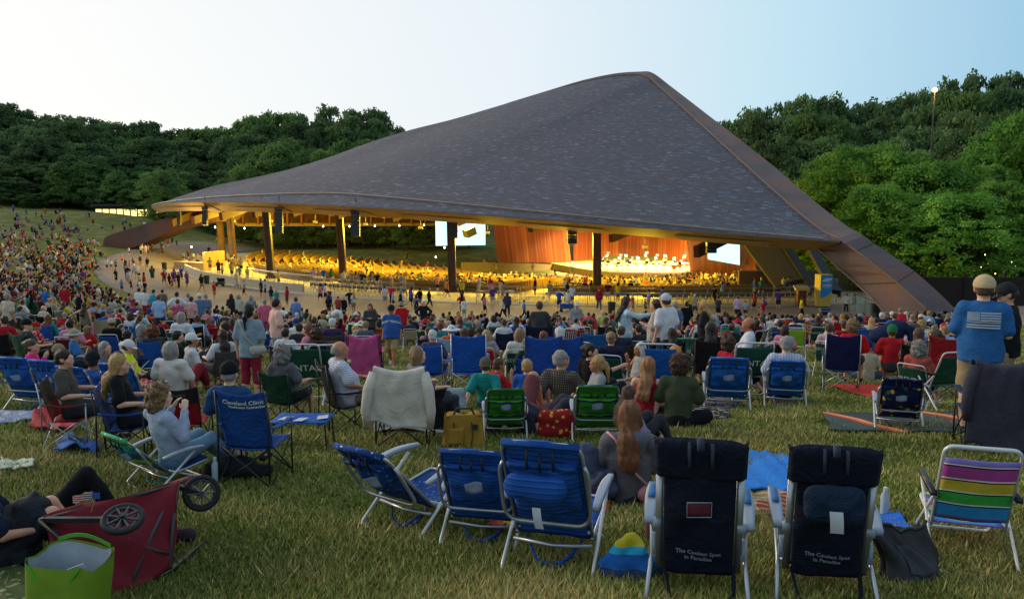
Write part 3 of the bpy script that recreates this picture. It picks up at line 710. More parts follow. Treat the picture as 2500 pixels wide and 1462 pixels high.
mb = MB(); mb.sheet(lambda u, v: ((u-.5)*.9, -.515, 2.18+u*.16+(v-.5)*.13), 4, 1); mb.build('emblem_band', WHT, th)
g = gat(1955, 72.5); g.z = 2.76; th = TH('lectern', 'wooden lectern with a bright slanted top behind the railing', 'lectern', g)
mb = MB(); mb.box((0, 0, .7), (.7, .6, 1.4)); mb.build('stand', plain('lectern_wood', C('#6a2f18'), .5), th); mb = MB(); mb.box((0, 0, 1.5), (1.2, .9, .1), Euler((.3, 0, 0)).to_matrix()); mb.box((0, 0, 1.38), (1.0, .7, .2)); mb.build('desk_top', plain('lectern_top', C('#c7a860')), th)
th = TH('glass_rail', 'sloping glass panelled stair rail beside the arch leg', 'railing', gat(2110, 66)); mb = MB()
for k_ in range(4): mb.tube([(-1+k_*.8, -k_*.5, 0), (-1+k_*.8, -k_*.5, 1.9-k_*.33)], .03, 6)
mb.tube([(-1, 0, 1.9), (1.4, -1.5, .9)], .035, 6); mb.build('rail_frame', GALV, th)
gl = NT('rail_glass', .1, .5); gl.b.inputs['Transmission Weight'].default_value = .85; gl.b.inputs['Base Color'].default_value = (.7, .85, .85, 1)
mb = MB(); mb.sheet(lambda u, v: (-1+2.4*u, -1.5*u, .1+v*(1.65-1.0*u)), 1, 1, .015); mb.build('glass_panel', gl.m, th)
# platform left: lit kiosk with counter
g = gat(470, 108); th = TH('kiosk', 'brightly lit wooden kiosk counter at the left end of the walk', 'kiosk', g, 25)
mb = MB(); mb.box((0, 0, .55), (5, 1.2, 1.1)); mb.build('counter', plain('kiosk_wood', C('#a8895a')), th); mb = MB(); mb.box((2.2, 1.5, 1.4), (.3, 3.5, 2.0)); mb.build('side_wall', plain('kiosk_wood', C('#a8895a')), th)
ld = bpy.data.lights.new('kiosk_lamp', 'POINT'); ld.energy = 1500; ld.color = (1, .72, .25); ld.shadow_soft_size = .3; l = bpy.data.objects.new('kiosk_lamp', ld); COL.objects.link(l); l.location = g+Vector((1, -1, 3.2))
mb = MB(); mb.lathe([(.05, 2.9), (.1, 3.0), (.05, 3.1)]); mb.build('lamp', glow('bulb_glow', (1, .82, .55), 9), th)
# ------------------------------------------------ orchestra chairs and music stands on the stage
STB = plain('stand_black', (.03, .03, .03), .4, .5, .3); CHR = plain('chair_silver', C('#b8b0a0'), .35, .6, .4)
mb = MB(); mb.tube([(0, 0, 0), (0, 0, 1.0)], .025, 5); 
for a in (0, 2.1, 4.2): mb.bar((0, 0, .25), (.3*math.cos(a), .3*math.sin(a), 0), .03, .03)
st1 = mb.mesh('stand_leg', STB, False); mb = MB(); mb.box((0, 0, 1.15), (.55, .06, .36), Euler((-.35, 0, 0)).to_matrix()); st2 = mb.mesh('stand_desk', STB, False); mb = MB(); mb.box((0, .045, 1.17), (.42, .01, .28), Euler((-.35, 0, 0)).to_matrix()); st3 = mb.mesh('sheet_music', plain('paper', (.85, .83, .75)), False)
ORC = folding_chair_mesh(CHR, 'o')
k = 0
for r in range(6):
    for i in range(9+r):
        a = math.radians(200+(140)*(i+.5)/(9+r)); rr = 4.5+r*2.3
        x = at(1590, 660, 124).x - rr*1.15*math.cos(a); y = 124 + 1.5 - rr*math.sin(a)*.9
        if not (at(1450, 650, y).x < x < at(1675, 650, y).x) or y > 143: continue
        z = zst+max(0, r-2)*.25
        place_parts(ORC, 'orchestra_chair', 'empty silver chair set out for the orchestra on the bright stage', 'chair', (x, y, z), rnd.uniform(150, 210), 'orchestra chairs on the stage')
        if k % 2 == 0: place_parts([('stand_leg', st1), ('stand_desk', st2), ('sheet_music', st3)], 'music_stand', 'black music stand among the orchestra chairs on the bright stage', 'music stand', (x+.1, y-.7, z), rnd.uniform(-30, 30), 'music stands on the stage')
        k += 1
for r, px in ((3, 1600), (4, 1640)):
    pass
for i, (px, Y) in enumerate(((1560, 141), (1610, 140), (1655, 137))):
    g = gat(px, Y); th = TH('stage_riser', ['low riser platform at the back of the stage, left one', 'low riser platform at the back of the stage, centre one', 'low riser platform at the back of the stage, right one'][i], 'platform', (g.x, g.y, zst)); mb = MB(); mb.box((0, 0, .3), (5.5, 2.2, .12)); 
    for a in (-2.5, 0, 2.5): mb.box((a, -.9, .12), (.1, .1, .24)); mb.box((a, .9, .12), (.1, .1, .24))
    mb.build('deck', STG, th)
# percussion drums, piano, conductor's podium at the right of the stage
for i, (px, Y) in enumerate(((1645, 127), (1658, 129), (1670, 131))):
    g = gat(px, Y); th = TH('kettle_drum', ['copper kettle drum at the right of the stage, nearest of three', 'copper kettle drum at the right of the stage, middle of three', 'copper kettle drum at the right of the stage, farthest of three'][i], 'drum', (g.x, g.y, zst))
    mb = MB(); mb.lathe([(.1, .2), (.3, .35), (.4, .6), (.42, .85)], seg=14); mb.build('kettle', plain('copper', C('#b06a3a'), .35, .5, .7), th, True); mb = MB(); mb.lathe([(.43, .85), (.43, .88), (.01, .885)], seg=14); mb.build('drum_head', WHT, th)
# ------------------------------------------------ far building with lit windows behind the left trees
p = at(310, 520, 176); th = TH('far_building', 'long low building with glowing yellow windows behind the trees on the left', 'building', (p.x, p.y, p.z-1.5))
mb = MB(); mb.box((0, 1.5, 1.2), (13, 3, 3.4)); mb.build('wall', plain('far_wall', C('#3a3228')), th); mb = MB(); mb.box((0, 1.2, 3.1), (14, 4.4, .4)); mb.build('roof', plain('far_roof', (.03, .03, .03)), th)
for i in range(9):
    mb = MB(); mb.box((-5.8+i*1.45, -.03, 1.55), (1.15, .06, 1.4)); mb.build('window', glow('window_glow', (1, .78, .25), 1.6), th)
# ------------------------------------------------ trees
def leafmat(name, c1, c2, c3):
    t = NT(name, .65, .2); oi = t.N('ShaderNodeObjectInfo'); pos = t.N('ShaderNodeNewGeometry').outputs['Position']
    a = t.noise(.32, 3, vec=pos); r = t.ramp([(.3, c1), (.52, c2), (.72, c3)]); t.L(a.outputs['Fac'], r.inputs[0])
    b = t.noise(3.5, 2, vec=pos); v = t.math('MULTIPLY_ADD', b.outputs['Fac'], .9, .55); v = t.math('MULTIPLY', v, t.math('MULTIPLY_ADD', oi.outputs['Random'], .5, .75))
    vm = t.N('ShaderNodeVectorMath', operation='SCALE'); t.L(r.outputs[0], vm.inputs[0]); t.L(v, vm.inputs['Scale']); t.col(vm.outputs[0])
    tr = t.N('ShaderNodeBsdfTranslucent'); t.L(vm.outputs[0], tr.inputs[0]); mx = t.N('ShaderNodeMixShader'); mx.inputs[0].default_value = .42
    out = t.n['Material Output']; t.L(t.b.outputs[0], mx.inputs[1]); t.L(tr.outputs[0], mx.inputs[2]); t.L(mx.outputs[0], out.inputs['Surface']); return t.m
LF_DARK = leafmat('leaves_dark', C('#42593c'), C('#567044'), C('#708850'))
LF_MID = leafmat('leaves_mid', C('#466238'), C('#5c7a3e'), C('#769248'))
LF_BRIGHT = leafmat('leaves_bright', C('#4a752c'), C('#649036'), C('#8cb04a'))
BARK = plain('bark', C('#3d332a'), .9, .1, var=.3, nscale=4)
def crown_mesh(seed, mat, nclump, nleaf, leaf, shape, flat=.95, zlo=.12):
    """unit tree: height 1, half-width .5; leaf-sized faces gathered in sprays round many clumps"""
    R = np.random.RandomState(seed); cl = []
    while len(cl) < nclump:
        z = R.uniform(zlo, .96); 
        w = {'round': math.sqrt(max(0, 1-((z-.55)/.45)**2))*.46, 'cone': (.98-z)**.65*.5 if z > .25 else z*1.4, 'broad': min(1, (1.0-z)*2.4)**.6*.48*min(1, .45+z*1.4), 'tall': math.sqrt(max(0, 1-((z-.5)/.5)**2))*.34}[shape]
        a = R.uniform(0, 6.283); rr = w*math.sqrt(R.uniform(.35, 1))*R.uniform(.8, 1.12)
        cl.append((rr*math.cos(a), rr*math.sin(a), z+R.normal()*.012, R.uniform(.05, .12)))
    cl = np.array(cl); per = nleaf//nclump
    c = np.repeat(cl, per, 0); n = len(c); d = R.normal(size=(n, 3)); d /= np.linalg.norm(d, axis=1)[:, None]
    d[:, 2] = np.abs(d[:, 2])*1.0-.35; rad = c[:, 3]*R.uniform(.35, 1.15, n)*(.72 if nclump > 300 else 1)
    P = c[:, :3]+d*rad[:, None]*np.array([1.15, 1.15, flat])
    nrm = d+R.normal(size=(n, 3))*.8; nrm[:, 2] += .25; nrm /= np.linalg.norm(nrm, axis=1)[:, None]
    a = np.cross(nrm, R.normal(size=(n, 3))); a /= np.linalg.norm(a, axis=1)[:, None]; b = np.cross(nrm, a)
    s = leaf*R.uniform(.6, 1.3, n)[:, None]
    V = np.stack([P-a*s, P+b*s*.6, P+a*s, P-b*s*.6], 1).reshape(-1, 3); Q = np.arange(4*n).reshape(n, 4)
    return mesh_of('crown', V, Q, [mat], smooth=False), cl
def trunk_mesh(cl, seed, h=.8, r=.022):
    mb = MB(); R = random.Random(seed); mb.tube([(0, 0, -.05), (.005, 0, .1), (0, .01, .35), (.01, 0, h)], [r*1.3, r, r*.8, r*.25], 8)
    for q in R.sample(list(map(tuple, cl)), 12):
        z0 = max(.12, q[2]*.55); mb.tube([(0, 0, z0), (q[0]*.5, q[1]*.5, (z0+q[2])/2-.02), q[:3]], [r*.45, r*.3, r*.1], 5)
    return mb.mesh('trunk', BARK, True)
TR = {}
def tmpl(key, seed, mat, nc, nl, leaf, shape, **k):
    cm, cl = crown_mesh(seed, mat, nc, nl, leaf, shape, **k); TR[key] = (cm, trunk_mesh(cl, seed))
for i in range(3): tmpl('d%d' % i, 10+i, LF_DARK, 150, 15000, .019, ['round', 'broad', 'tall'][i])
for i in range(3): tmpl('m%d' % i, 20+i, LF_MID, 150, 15000, .019, ['round', 'broad', 'cone'][i])
for i in range(3): tmpl('b%d' % i, 30+i, LF_BRIGHT, 380, 34000, .0125, ['broad', 'round', 'tall'][i], flat=1.15, zlo=.06)
tmpl('s0', 41, LF_MID, 30, 2600, .036, 'round'); tmpl('n0', 42, LF_MID, 130, 16000, .014, 'round')
def tree(px, ty, Y, w, key, label, grp, base=None, name='tree'):
    g = gat(px, Y); top = at(px, ty, Y).z; H = max(3, top-g.z); th = TH(name, label, 'tree', g, rnd.uniform(0, 360), grp); th.scale = (w, w, H)
    cm, tm = TR[key]; OB('crown', cm, th); OB('trunk', tm, th); return th
def skyline(pts, px): return float(np.interp(px, [p[0] for p in pts], [p[1] for p in pts]))
LS = [(-60,250),(0,252),(40,272),(110,260),(170,275),(200,262),(260,288),(330,288),(400,318),(440,302),(500,320),(560,300),(600,292),(650,272),(720,256),(780,285),(860,254),(900,268),(950,305),(1000,325),(1100,335),(1300,350)]
RS = [(1650,330),(1730,290),(1800,300),(1845,248),(1900,252),(1960,234),(2050,258),(2150,250),(2200,228),(2260,208),(2350,180),(2430,180),(2500,192),(2600,190)]
desc = {'d': 'dark green', 'm': 'mid green', 'b': 'bright green'}; shp = {'0': 'round', '1': 'spreading', '2': 'tall'}
i = 0
for row, (dy, Y0, w, n, x0, x1) in enumerate(((4, 214, 17, 24, -60, 1180), (34, 205, 16, 24, -50, 1150), (78, 196, 15, 24, -70, 1000), (120, 190, 14, 18, -60, 900))):
    for k in range(n):
        px = x0+(x1-x0)*(k+rnd.uniform(.2, .8))/n; key = ('d' if rnd.random() < .75 else 'm')+str(rnd.randrange(3))
        ty = skyline(LS, px)+dy+rnd.uniform(-10, 16) - (0 if row else 4)
        if px > 620 and row > 1: key = 'm'+key[1]; Yy = Y0-14
        else: Yy = Y0
        tree(px, ty, Yy+rnd.uniform(-4, 4), w*rnd.uniform(.8, 1.25), key, '%s %s tree in %s of left ridge' % (desc[key[0]], shp[key[1]], ['skyline row', 'second row', 'third row', 'lower row'][row]), 'trees on the wooded ridge on the left')
front = [(-20,470,'m2',184),(30,432,'d0',182),(80,480,'m0',180),(150,395,'m2',183),(205,392,'m2',184),(250,460,'d0',180),(290,415,'m2',180),(345,440,'m0',178),(400,412,'n0',160),(465,420,'d2',182),(545,435,'m2',180),(520,465,'m0',176),(60,400,'d2',190),(240,380,'d2',190)]
for k, (px, ty, key, Y) in enumerate(front):
    tree(px, ty, Y, (7 if ty > 450 else 10), key, ('slender pale leafy tree beside the left tip of the roof' if key == 'n0' else 'tapering young tree at the top edge of the left lawn'), 'young trees along the top of the left lawn')
for k in range(9):
    px = 640+k*52; tree(px, skyline(LS, px)+rnd.uniform(60, 140), 168+rnd.uniform(-6, 10), 12, 'm'+str(k % 2), 'leafy tree standing right behind the roof slope on the left', 'trees behind the roof on the left')
# trees seen under the roof, behind the seats
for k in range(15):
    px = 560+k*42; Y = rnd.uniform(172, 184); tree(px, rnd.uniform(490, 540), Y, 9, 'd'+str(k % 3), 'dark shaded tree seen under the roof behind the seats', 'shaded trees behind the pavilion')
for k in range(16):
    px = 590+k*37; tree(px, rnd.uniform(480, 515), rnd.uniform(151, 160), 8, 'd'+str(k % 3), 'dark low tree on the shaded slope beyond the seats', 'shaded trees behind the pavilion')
for row, (dy, Y0, w, n) in enumerate(((2, 172, 16, 15), (40, 160, 15, 15), (95, 146, 14, 14), (150, 134, 13, 12))):
    for k in range(n):
        px = (1700 if row < 2 else 1850)+(2580-(1700 if row < 2 else 1850))*(k+rnd.uniform(.2, .8))/n; key = ('d' if rnd.random() < .8 else 'm')+str(rnd.randrange(2))
        tree(px, skyline(RS, px)+dy+rnd.uniform(-6, 14), Y0+rnd.uniform(-4, 4), w*rnd.uniform(.8, 1.2), key, '%s %s tree in %s of right hill' % (desc[key[0]], shp[key[1]], ['skyline row', 'second row', 'third row', 'lower row'][row]), 'trees on the wooded hill on the right')
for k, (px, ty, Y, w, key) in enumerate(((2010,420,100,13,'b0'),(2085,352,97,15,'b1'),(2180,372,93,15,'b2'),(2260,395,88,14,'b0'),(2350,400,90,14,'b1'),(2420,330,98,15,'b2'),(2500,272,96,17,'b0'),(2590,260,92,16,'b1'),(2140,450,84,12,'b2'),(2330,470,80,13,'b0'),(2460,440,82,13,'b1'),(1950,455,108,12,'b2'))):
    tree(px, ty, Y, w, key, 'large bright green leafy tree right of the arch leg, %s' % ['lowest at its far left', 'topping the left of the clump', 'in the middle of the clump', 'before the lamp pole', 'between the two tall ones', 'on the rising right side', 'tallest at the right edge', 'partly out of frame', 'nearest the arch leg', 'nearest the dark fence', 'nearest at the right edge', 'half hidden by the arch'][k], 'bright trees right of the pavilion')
# understorey that closes the view under the right trees
for k in range(16):
    px = 2120+k*30; tree(px, rnd.uniform(560, 600), rnd.uniform(92, 104), 8, 'd'+str(k % 2), 'low dark bush-like tree under the big bright trees on the right', 'dark understorey trees on the right')
for k in range(7):
    px = 1850+k*34; tree(px, 520+rnd.uniform(-20, 20), rnd.uniform(150, 160), 9, 'd'+str(k % 3), 'dark tree seen past the right end of the stage', 'dark trees past the right end of the stage')
# lamp pole on the hill
g = gat(2257, 118); zt = at(2257, 222, 118).z; th = TH('lamp_pole', 'tall thin lamp pole with a glowing orange head above the right trees', 'lamp', g)
mb = MB(); mb.tube([(0, 0, 0), (0, 0, zt-g.z)], [.16, .09], 8); mb.build('pole', plain('pole_dark', (.03, .03, .03)), th)
mb = MB(); mb.lathe([(.1, -.2), (.30, -.12), (.36, .1), (.3, .3), (.1, .35)], (0, 0, zt-g.z), 12); mb.build('lamp_head', glow('pole_lamp', (1, .50, .14), 4), th, True)
ld = bpy.data.lights.new('pole_light', 'POINT'); ld.energy = 900; ld.color = (1, .6, .25); ld.shadow_soft_size = .4; l = bpy.data.objects.new('pole_light', ld); COL.objects.link(l); l.parent = th; l.location = (0, -1.0, zt-g.z)
# dark fence and small lights far right
g = gat(2400, 68); th = TH('dark_fence', 'long dark brown board fence under the trees at the right', 'fence', g, 4)
mb = MB(); mb.box((0, 0, 1.1), (16, .12, 2.6)); mb.build('fence_panel', plain('fence_dark', C('#241714'), .8), th)
for k in range(6):
    mb = MB(); mb.box((-7.8+k*3.1, -.12, 1.3), (.16, .12, 2.9)); mb.build('fence_post', plain('fence_dark2', C('#1b1210'), .8), th)
th = TH('metal_railing', 'grey pipe railing on the grass at the far right behind the two men', 'railing', gat(2400, 52), 2); mb = MB(); mb.tube([(-6, 0, 1.0), (6, 0, 1.0)], .03, 6); mb.tube([(-6, 0, .5), (6, 0, .5)], .02, 6); mb.build('handrail', GALV, th); mb = MB()
for k in range(6): 
    mb = MB(); mb.tube([(-6+k*2.4, 0, 0), (-6+k*2.4, 0, 1.0)], .03, 6); mb.build('rail_post', GALV, th)
for k, (px, py) in enumerate(((2156,577),(2172,577),(2198,576),(2209,595),(2180,606),(2165,610),(2256,640),(2440,554),(2405,622),(2378,663),(2412,645),(2470,640),(2478,650),(2360,660),(2395,652),(2450,635),(2330,648),(2430,668))):
    p = at(px, py, 86 if k < 7 else 78); th = TH('string_light', 'small glowing bulb among the dark leaves at the right', 'lamp', p, group='small bulbs glowing under the right trees')
    s_ = .6 if k < 8 else .8; mb = MB(); mb.lathe([(.02, -.07*s_), (.07*s_, 0), (.02, .07*s_)], seg=8); mb.build('bulb', glow('bulb_string' if k < 7 else 'bulb_yellow', (1, .85, .6) if k < 7 else (1, .6, .15), 6), th); mb = MB(); mb.tube([(0, 0, .06), (0, .2, 1.2)], .012, 4); mb.build('wire', STB, th)
# concrete supports under the right end of the roof
GREYC = plain('grey_slab', C('#3d3a38'), .8, .2)
for k, (a, b) in enumerate((((1850,600,88),(1935,672,80)), ((1912,606,86),(1990,690,78)), ((1975,612,80),(2040,690,72)))):
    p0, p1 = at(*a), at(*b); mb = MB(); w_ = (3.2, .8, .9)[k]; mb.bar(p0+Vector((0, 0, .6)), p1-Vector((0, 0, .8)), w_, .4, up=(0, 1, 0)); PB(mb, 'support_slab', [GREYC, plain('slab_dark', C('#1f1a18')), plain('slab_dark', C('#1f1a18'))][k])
mb = MB(); mb.box(tuple(at(1950, 690, 84)), (12, .5, 2.4)); PB(mb, 'side_wall', plain('side_wall', C('#5a4a34')))
# ================================================================== bodies grown as one smooth surface
def grow(prims, cell, k=.035, cuts=(), amp=0, ns=14, seed=1):
    """smooth union of rounded cones -> one closed quad surface. prim = (a, b, ra, rb[, (axis vector, squash)])"""
    lo = np.min([np.minimum(p[0], p[1])-max(p[2], p[3]) for p in prims], 0)-cell*2.5-.01
    hi = np.max([np.maximum(p[0], p[1])+max(p[2], p[3]) for p in prims], 0)+cell*2.5+.01
    n = np.ceil((hi-lo)/cell).astype(int)+1; Fd = np.full(n, 1.0, dtype=np.float32)
    ax = [lo[i]+np.arange(n[i])*cell for i in range(3)]
    for p in prims:
        a, b, ra, rb = np.asarray(p[0], float), np.asarray(p[1], float), p[2], p[3]; m = max(ra, rb)+k+cell*2
        i0 = np.maximum(0, np.floor((np.minimum(a, b)-m-lo)/cell).astype(int)); i1 = np.minimum(n, np.ceil((np.maximum(a, b)+m-lo)/cell).astype(int)+1)
        X = ax[0][i0[0]:i1[0], None, None]; Yv = ax[1][None, i0[1]:i1[1], None]; Z = ax[2][None, None, i0[2]:i1[2]]
        d = b-a; L2 = max(1e-9, d@d); t = np.clip(((X-a[0])*d[0]+(Yv-a[1])*d[1]+(Z-a[2])*d[2])/L2, 0, 1)
        vx, vy, vz = X-a[0]-t*d[0], Yv-a[1]-t*d[1], Z-a[2]-t*d[2]; q = vx*vx+vy*vy+vz*vz
        if len(p) > 4 and p[4] is not None:
            f, s = np.asarray(p[4][0], float), p[4][1]; w = vx*f[0]+vy*f[1]+vz*f[2]; q = q+w*w*(s*s-1)
        D = np.sqrt(np.maximum(q, 0))-(ra+(rb-ra)*t)
        if len(p) > 4 and p[4] is not None: D = D/max(1, (p[4][1]+1)/2)
        S = Fd[i0[0]:i1[0], i0[1]:i1[1], i0[2]:i1[2]]; h = np.maximum(k-np.abs(S-D), 0)/k; S[...] = np.minimum(S, D)-h*h*k*.25
    if amp and ns > 60:
        X, Yv, Z = ax[0][:, None, None], ax[1][None, :, None], ax[2][None, None, :]
        Fd += amp*1.3*(np.sin(X*41+2*np.sin(Z*33))*np.sin(Yv*47+1+2*np.sin(X*29))+.6*np.sin(Z*52+2*np.sin(Yv*37)))
    elif amp and ns > 40:
        X, Yv, Z = ax[0][:, None, None], ax[1][None, :, None], ax[2][None, None, :]; w_ = 3*np.sin(Z*9+Yv*4)
        Fd += amp*(np.sin(X*95+w_)+.7*np.sin(Yv*80+w_*.7+1)+.9*np.sin(Z*38+X*26+seed)*np.cos(Yv*31))
    elif amp:
        X, Yv, Z = ax[0][:, None, None], ax[1][None, :, None], ax[2][None, None, :]; s_ = seed*1.7
        Fd += amp*(np.sin(X*ns+s_+2*np.sin(Z*ns*.6))*np.sin(Yv*ns*1.1+s_)+.6*np.sin(Z*ns*1.5+s_*2+2*np.sin(X*ns*.8))*np.cos(Yv*ns*.7+X*ns*.9))
    for (c0, nn_) in cuts:      # keep the side the normal points away from
        X, Yv, Z = ax[0][:, None, None], ax[1][None, :, None], ax[2][None, None, :]
        Fd = np.maximum(Fd, (X-c0[0])*nn_[0]+(Yv-c0[1])*nn_[1]+(Z-c0[2])*nn_[2])
    ins = Fd < 0; nx_, ny_, nz_ = Fd.shape; acc = np.zeros((nx_, ny_, nz_, 3), np.float32); cnt = np.zeros((nx_, ny_, nz_), np.float32); quads = []
    edges = []
    for A_ in range(3):
        sl0 = [slice(None)]*3; sl1 = [slice(None)]*3; sl0[A_] = slice(0, -1); sl1[A_] = slice(1, None)
        f0, f1 = Fd[tuple(sl0)], Fd[tuple(sl1)]; idx = np.argwhere((f0 < 0) != (f1 < 0))
        if not len(idx): continue
        v0 = f0[tuple(idx.T)]; v1 = f1[tuple(idx.T)]; tt = v0/(v0-v1); pos = idx.astype(np.float32); pos[:, A_] += tt
        B_, C_ = (A_+1) % 3, (A_+2) % 3
        for db in (0, -1):
            for dc in (0, -1):
                c = idx.copy(); c[:, B_] += db; c[:, C_] += dc; ok = (c >= 0).all(1); np.add.at(acc, tuple(c[ok].T), pos[ok]); np.add.at(cnt, tuple(c[ok].T), 1)
        edges.append((A_, idx, v0 < 0))
    has = cnt > 0; ids = np.full(Fd.shape, -1, np.int64); ids[has] = np.arange(has.sum()); V = acc[has]/cnt[has][:, None]*cell+lo
    for A_, idx, inside in edges:
        B_, C_ = (A_+1) % 3, (A_+2) % 3; ok = (idx[:, B_] > 0) & (idx[:, C_] > 0); idx, inside = idx[ok], inside[ok]; q = []
        for db, dc in ((-1, -1), (0, -1), (0, 0), (-1, 0)):
            c = idx.copy(); c[:, B_] += db; c[:, C_] += dc; q.append(ids[tuple(c.T)])
        q = np.stack(q, 1); q[~inside] = q[~inside][:, ::-1]; quads.append(q)
    Q = np.concatenate(quads)
    if ns > 60: V = V+np.random.RandomState(len(V)).normal(size=V.shape)*cell*.42
    return V.astype(np.float32), Q
def v3(*a): return np.array(a, float)
ARM = {'down': ((.06, -.03, -.28), (.07, .04, -.53)), 'hip': ((.20, -.06, -.23), (.02, .06, -.42)), 'phone': ((.06, .02, -.28), (-.06, .25, -.20)), 'cross': ((.06, .06, -.26), (-.15, .20, -.22)),
 'lap': ((.09, .08, -.26), (-.04, .28, -.34)), 'up': ((.27, .00, .10), (.04, -.10, .20)), 'out': ((.27, .06, -.10), (.50, .12, -.22)), 'back': ((.08, -.16, -.24), (.13, -.30, -.48)),
 'fwd': ((.02, .26, -.08), (-.02, .52, -.04)), 'rest': ((.11, .06, -.26), (.10, .32, -.26)), 'face': ((.08, .14, -.24), (-.05, .24, .02)), 'knee': ((.09, .14, -.24), (.02, .38, -.26)), 'bag': ((.10, -.04, -.28), (.14, .05, -.54)), 'ground': ((.10, .05, -.28), (.16, .10, -.55)), 'swingf': ((.05, .06, -.28), (.04, .26, -.46)), 'swingb': ((.08, -.14, -.26), (.08, -.16, -.52))}
def joints(pose, arms=('down', 'down'), hy=0, hp=0, seat=None):
    J = {}; kind = pose
    if pose in ('stand', 'walk', 'bend'):
        J['pel'] = v3(0, 0, .96); J['chest'] = v3(0, -.01, 1.28); J['neck'] = v3(0, -.01, 1.47); J['hd'] = v3(0, .02, 1.625)
        for s, n in ((-1, 'L'), (1, 'R')):
            J['hip'+n] = v3(s*.09, 0, .92); J['kn'+n] = v3(s*.11, .02, .50); J['an'+n] = v3(s*.115, -.02, .09); J['to'+n] = v3(s*.14, .15, .035)
        if pose == 'walk':
            J['knL'] = v3(-.09, .16, .52); J['anL'] = v3(-.09, .27, .10); J['toL'] = v3(-.10, .43, .05); J['knR'] = v3(.09, -.04, .50); J['anR'] = v3(.09, -.33, .17); J['toR'] = v3(.10, -.20, .04)
        if pose == 'bend':
            J['pel'] = v3(0, -.12, .92); J['chest'] = v3(0, .16, 1.08); J['neck'] = v3(0, .34, 1.10); J['hd'] = v3(0, .45, 1.02)
            for s, n in ((-1, 'L'), (1, 'R')): J['hip'+n] = v3(s*.09, -.12, .88); J['kn'+n] = v3(s*.10, -.02, .48)
    elif pose == 'lie':
        J['pel'] = v3(0, 0, .13); J['chest'] = v3(0, -.33, .20); J['neck'] = v3(0, -.50, .30); J['hd'] = v3(0, -.60, .38)
        for s, n in ((-1, 'L'), (1, 'R')): J['hip'+n] = v3(s*.09, .05, .12)
        J['knL'] = v3(-.12, .38, .50); J['anL'] = v3(-.12, .62, .10); J['toL'] = v3(-.12, .78, .06); J['knR'] = v3(.12, .46, .12); J['anR'] = v3(.14, .86, .08); J['toR'] = v3(.18, .92, .2)
    else:
        s0 = {'low': .21, 'camp': .42, 'lawn': .38, 'bench': .45}.get(pose, .0) if seat is None else seat
        rec = {'low': .12, 'camp': .09, 'lawn': .08, 'bench': .04, 'ground': .07, 'cross': -.02, 'back': .14}.get(pose, .05)
        J['pel'] = v3(0, 0, s0+.12); J['chest'] = v3(0, -rec*.8, s0+.45); J['neck'] = v3(0, -rec*1.2, s0+.65); J['hd'] = v3(0, -rec*1.2+.035, s0+.80)
        for s, n in ((-1, 'L'), (1, 'R')):
            J['hip'+n] = v3(s*.095, .03, s0+.10)
            if pose in ('camp', 'lawn', 'bench'): kn, an = v3(s*.14, .46, s0+.09), v3(s*.14, .50, .09)
            elif pose == 'low': kn, an = v3(s*.13, .42, .44), v3(s*.14, .72, .09)
            elif pose == 'cross': kn, an = v3(s*.36, .26, .13), v3(-s*.10, .34, .09)
            elif pose == 'side': kn, an = v3(.10+s*.1, .42, .12), v3(.30+s*.12, .15, .08)
            elif pose == 'back': kn, an = v3(s*.14, .40, .40 if s < 0 else .12), v3(s*.14, .62 if s < 0 else .82, .08)
            else: kn, an = v3(s*.14, .40, .42), v3(s*.13, .60, .09)
            J['kn'+n] = kn; J['an'+n] = an; J['to'+n] = an+v3(s*.02, .17, -.05) if pose != 'cross' else an+v3(-s*.14, .02, -.03)
    tilt = J['neck']-J['chest']; sh = J['neck']*.86+J['chest']*.14
    for i, (s, n) in enumerate(((-1, 'L'), (1, 'R'))):
        J['sh'+n] = sh+v3(s*.175, 0, -.03); e, w = ARM[arms[i]]
        if pose == 'bend': e, w = (.02, .06, -.27), (.0, .12, -.50)
        J['el'+n] = J['sh'+n]+v3(s*e[0], e[1], e[2]); J['wr'+n] = J['sh'+n]+v3(s*w[0], w[1], w[2])
        if pose in ('ground', 'cross', 'side', 'low', 'back', 'lie') and arms[i] in ('back', 'down', 'ground'): J['wr'+n][2] = max(J['wr'+n][2], .06)
    a = math.radians(hy); p = math.radians(hp); cy_, sy_ = math.cos(a), math.sin(a); cp, sp = math.cos(p), math.sin(p)
    fwd = v3(sy_*cp, cy_*cp, sp); right = v3(cy_, -sy_, 0); upv = np.cross(right, fwd)
    if pose == 'bend': fwd = v3(0, .5, -.86); upv = v3(0, .86, .5)
    J['R'] = (right, fwd, upv); J['pose'] = pose; return J
def hpnt(J, x, y, z): r, f, u = J['R']; return J['hd']+r*x+f*y+u*z
YA = v3(0, 1, 0)
def p_head(J, hair_under=0):
    r, f, u = J['R']; P = lambda x, y, z: hpnt(J, x, y, z)
    return [(P(0, -.012, .03), P(0, -.005, .0), .098, .088, (r, 1.14)), (P(0, .03, -.01), P(0, .04, -.075), .066, .048, (r, 1.08)), (P(0, .075, -.098), P(0, .07, -.09), .026, .03),
            (P(0, .088, .002), P(0, .112, -.035), .011, .016), (P(0, .092, .028), P(0, .092, .026), .022, .022, (r, .5)), (P(-.088, -.012, -.015), P(-.09, -.016, .01), .019, .021, (r, 2.4)), (P(.088, -.012, -.015), P(.09, -.016, .01), .019, .021, (r, 2.4)),
            (P(0, .086, -.063), P(0, .086, -.07), .019, .018, (r, .75)), (P(-.04, .06, -.03), P(-.04, .062, -.03), .03, .03), (P(.04, .06, -.03), P(.04, .062, -.03), .03, .03)]
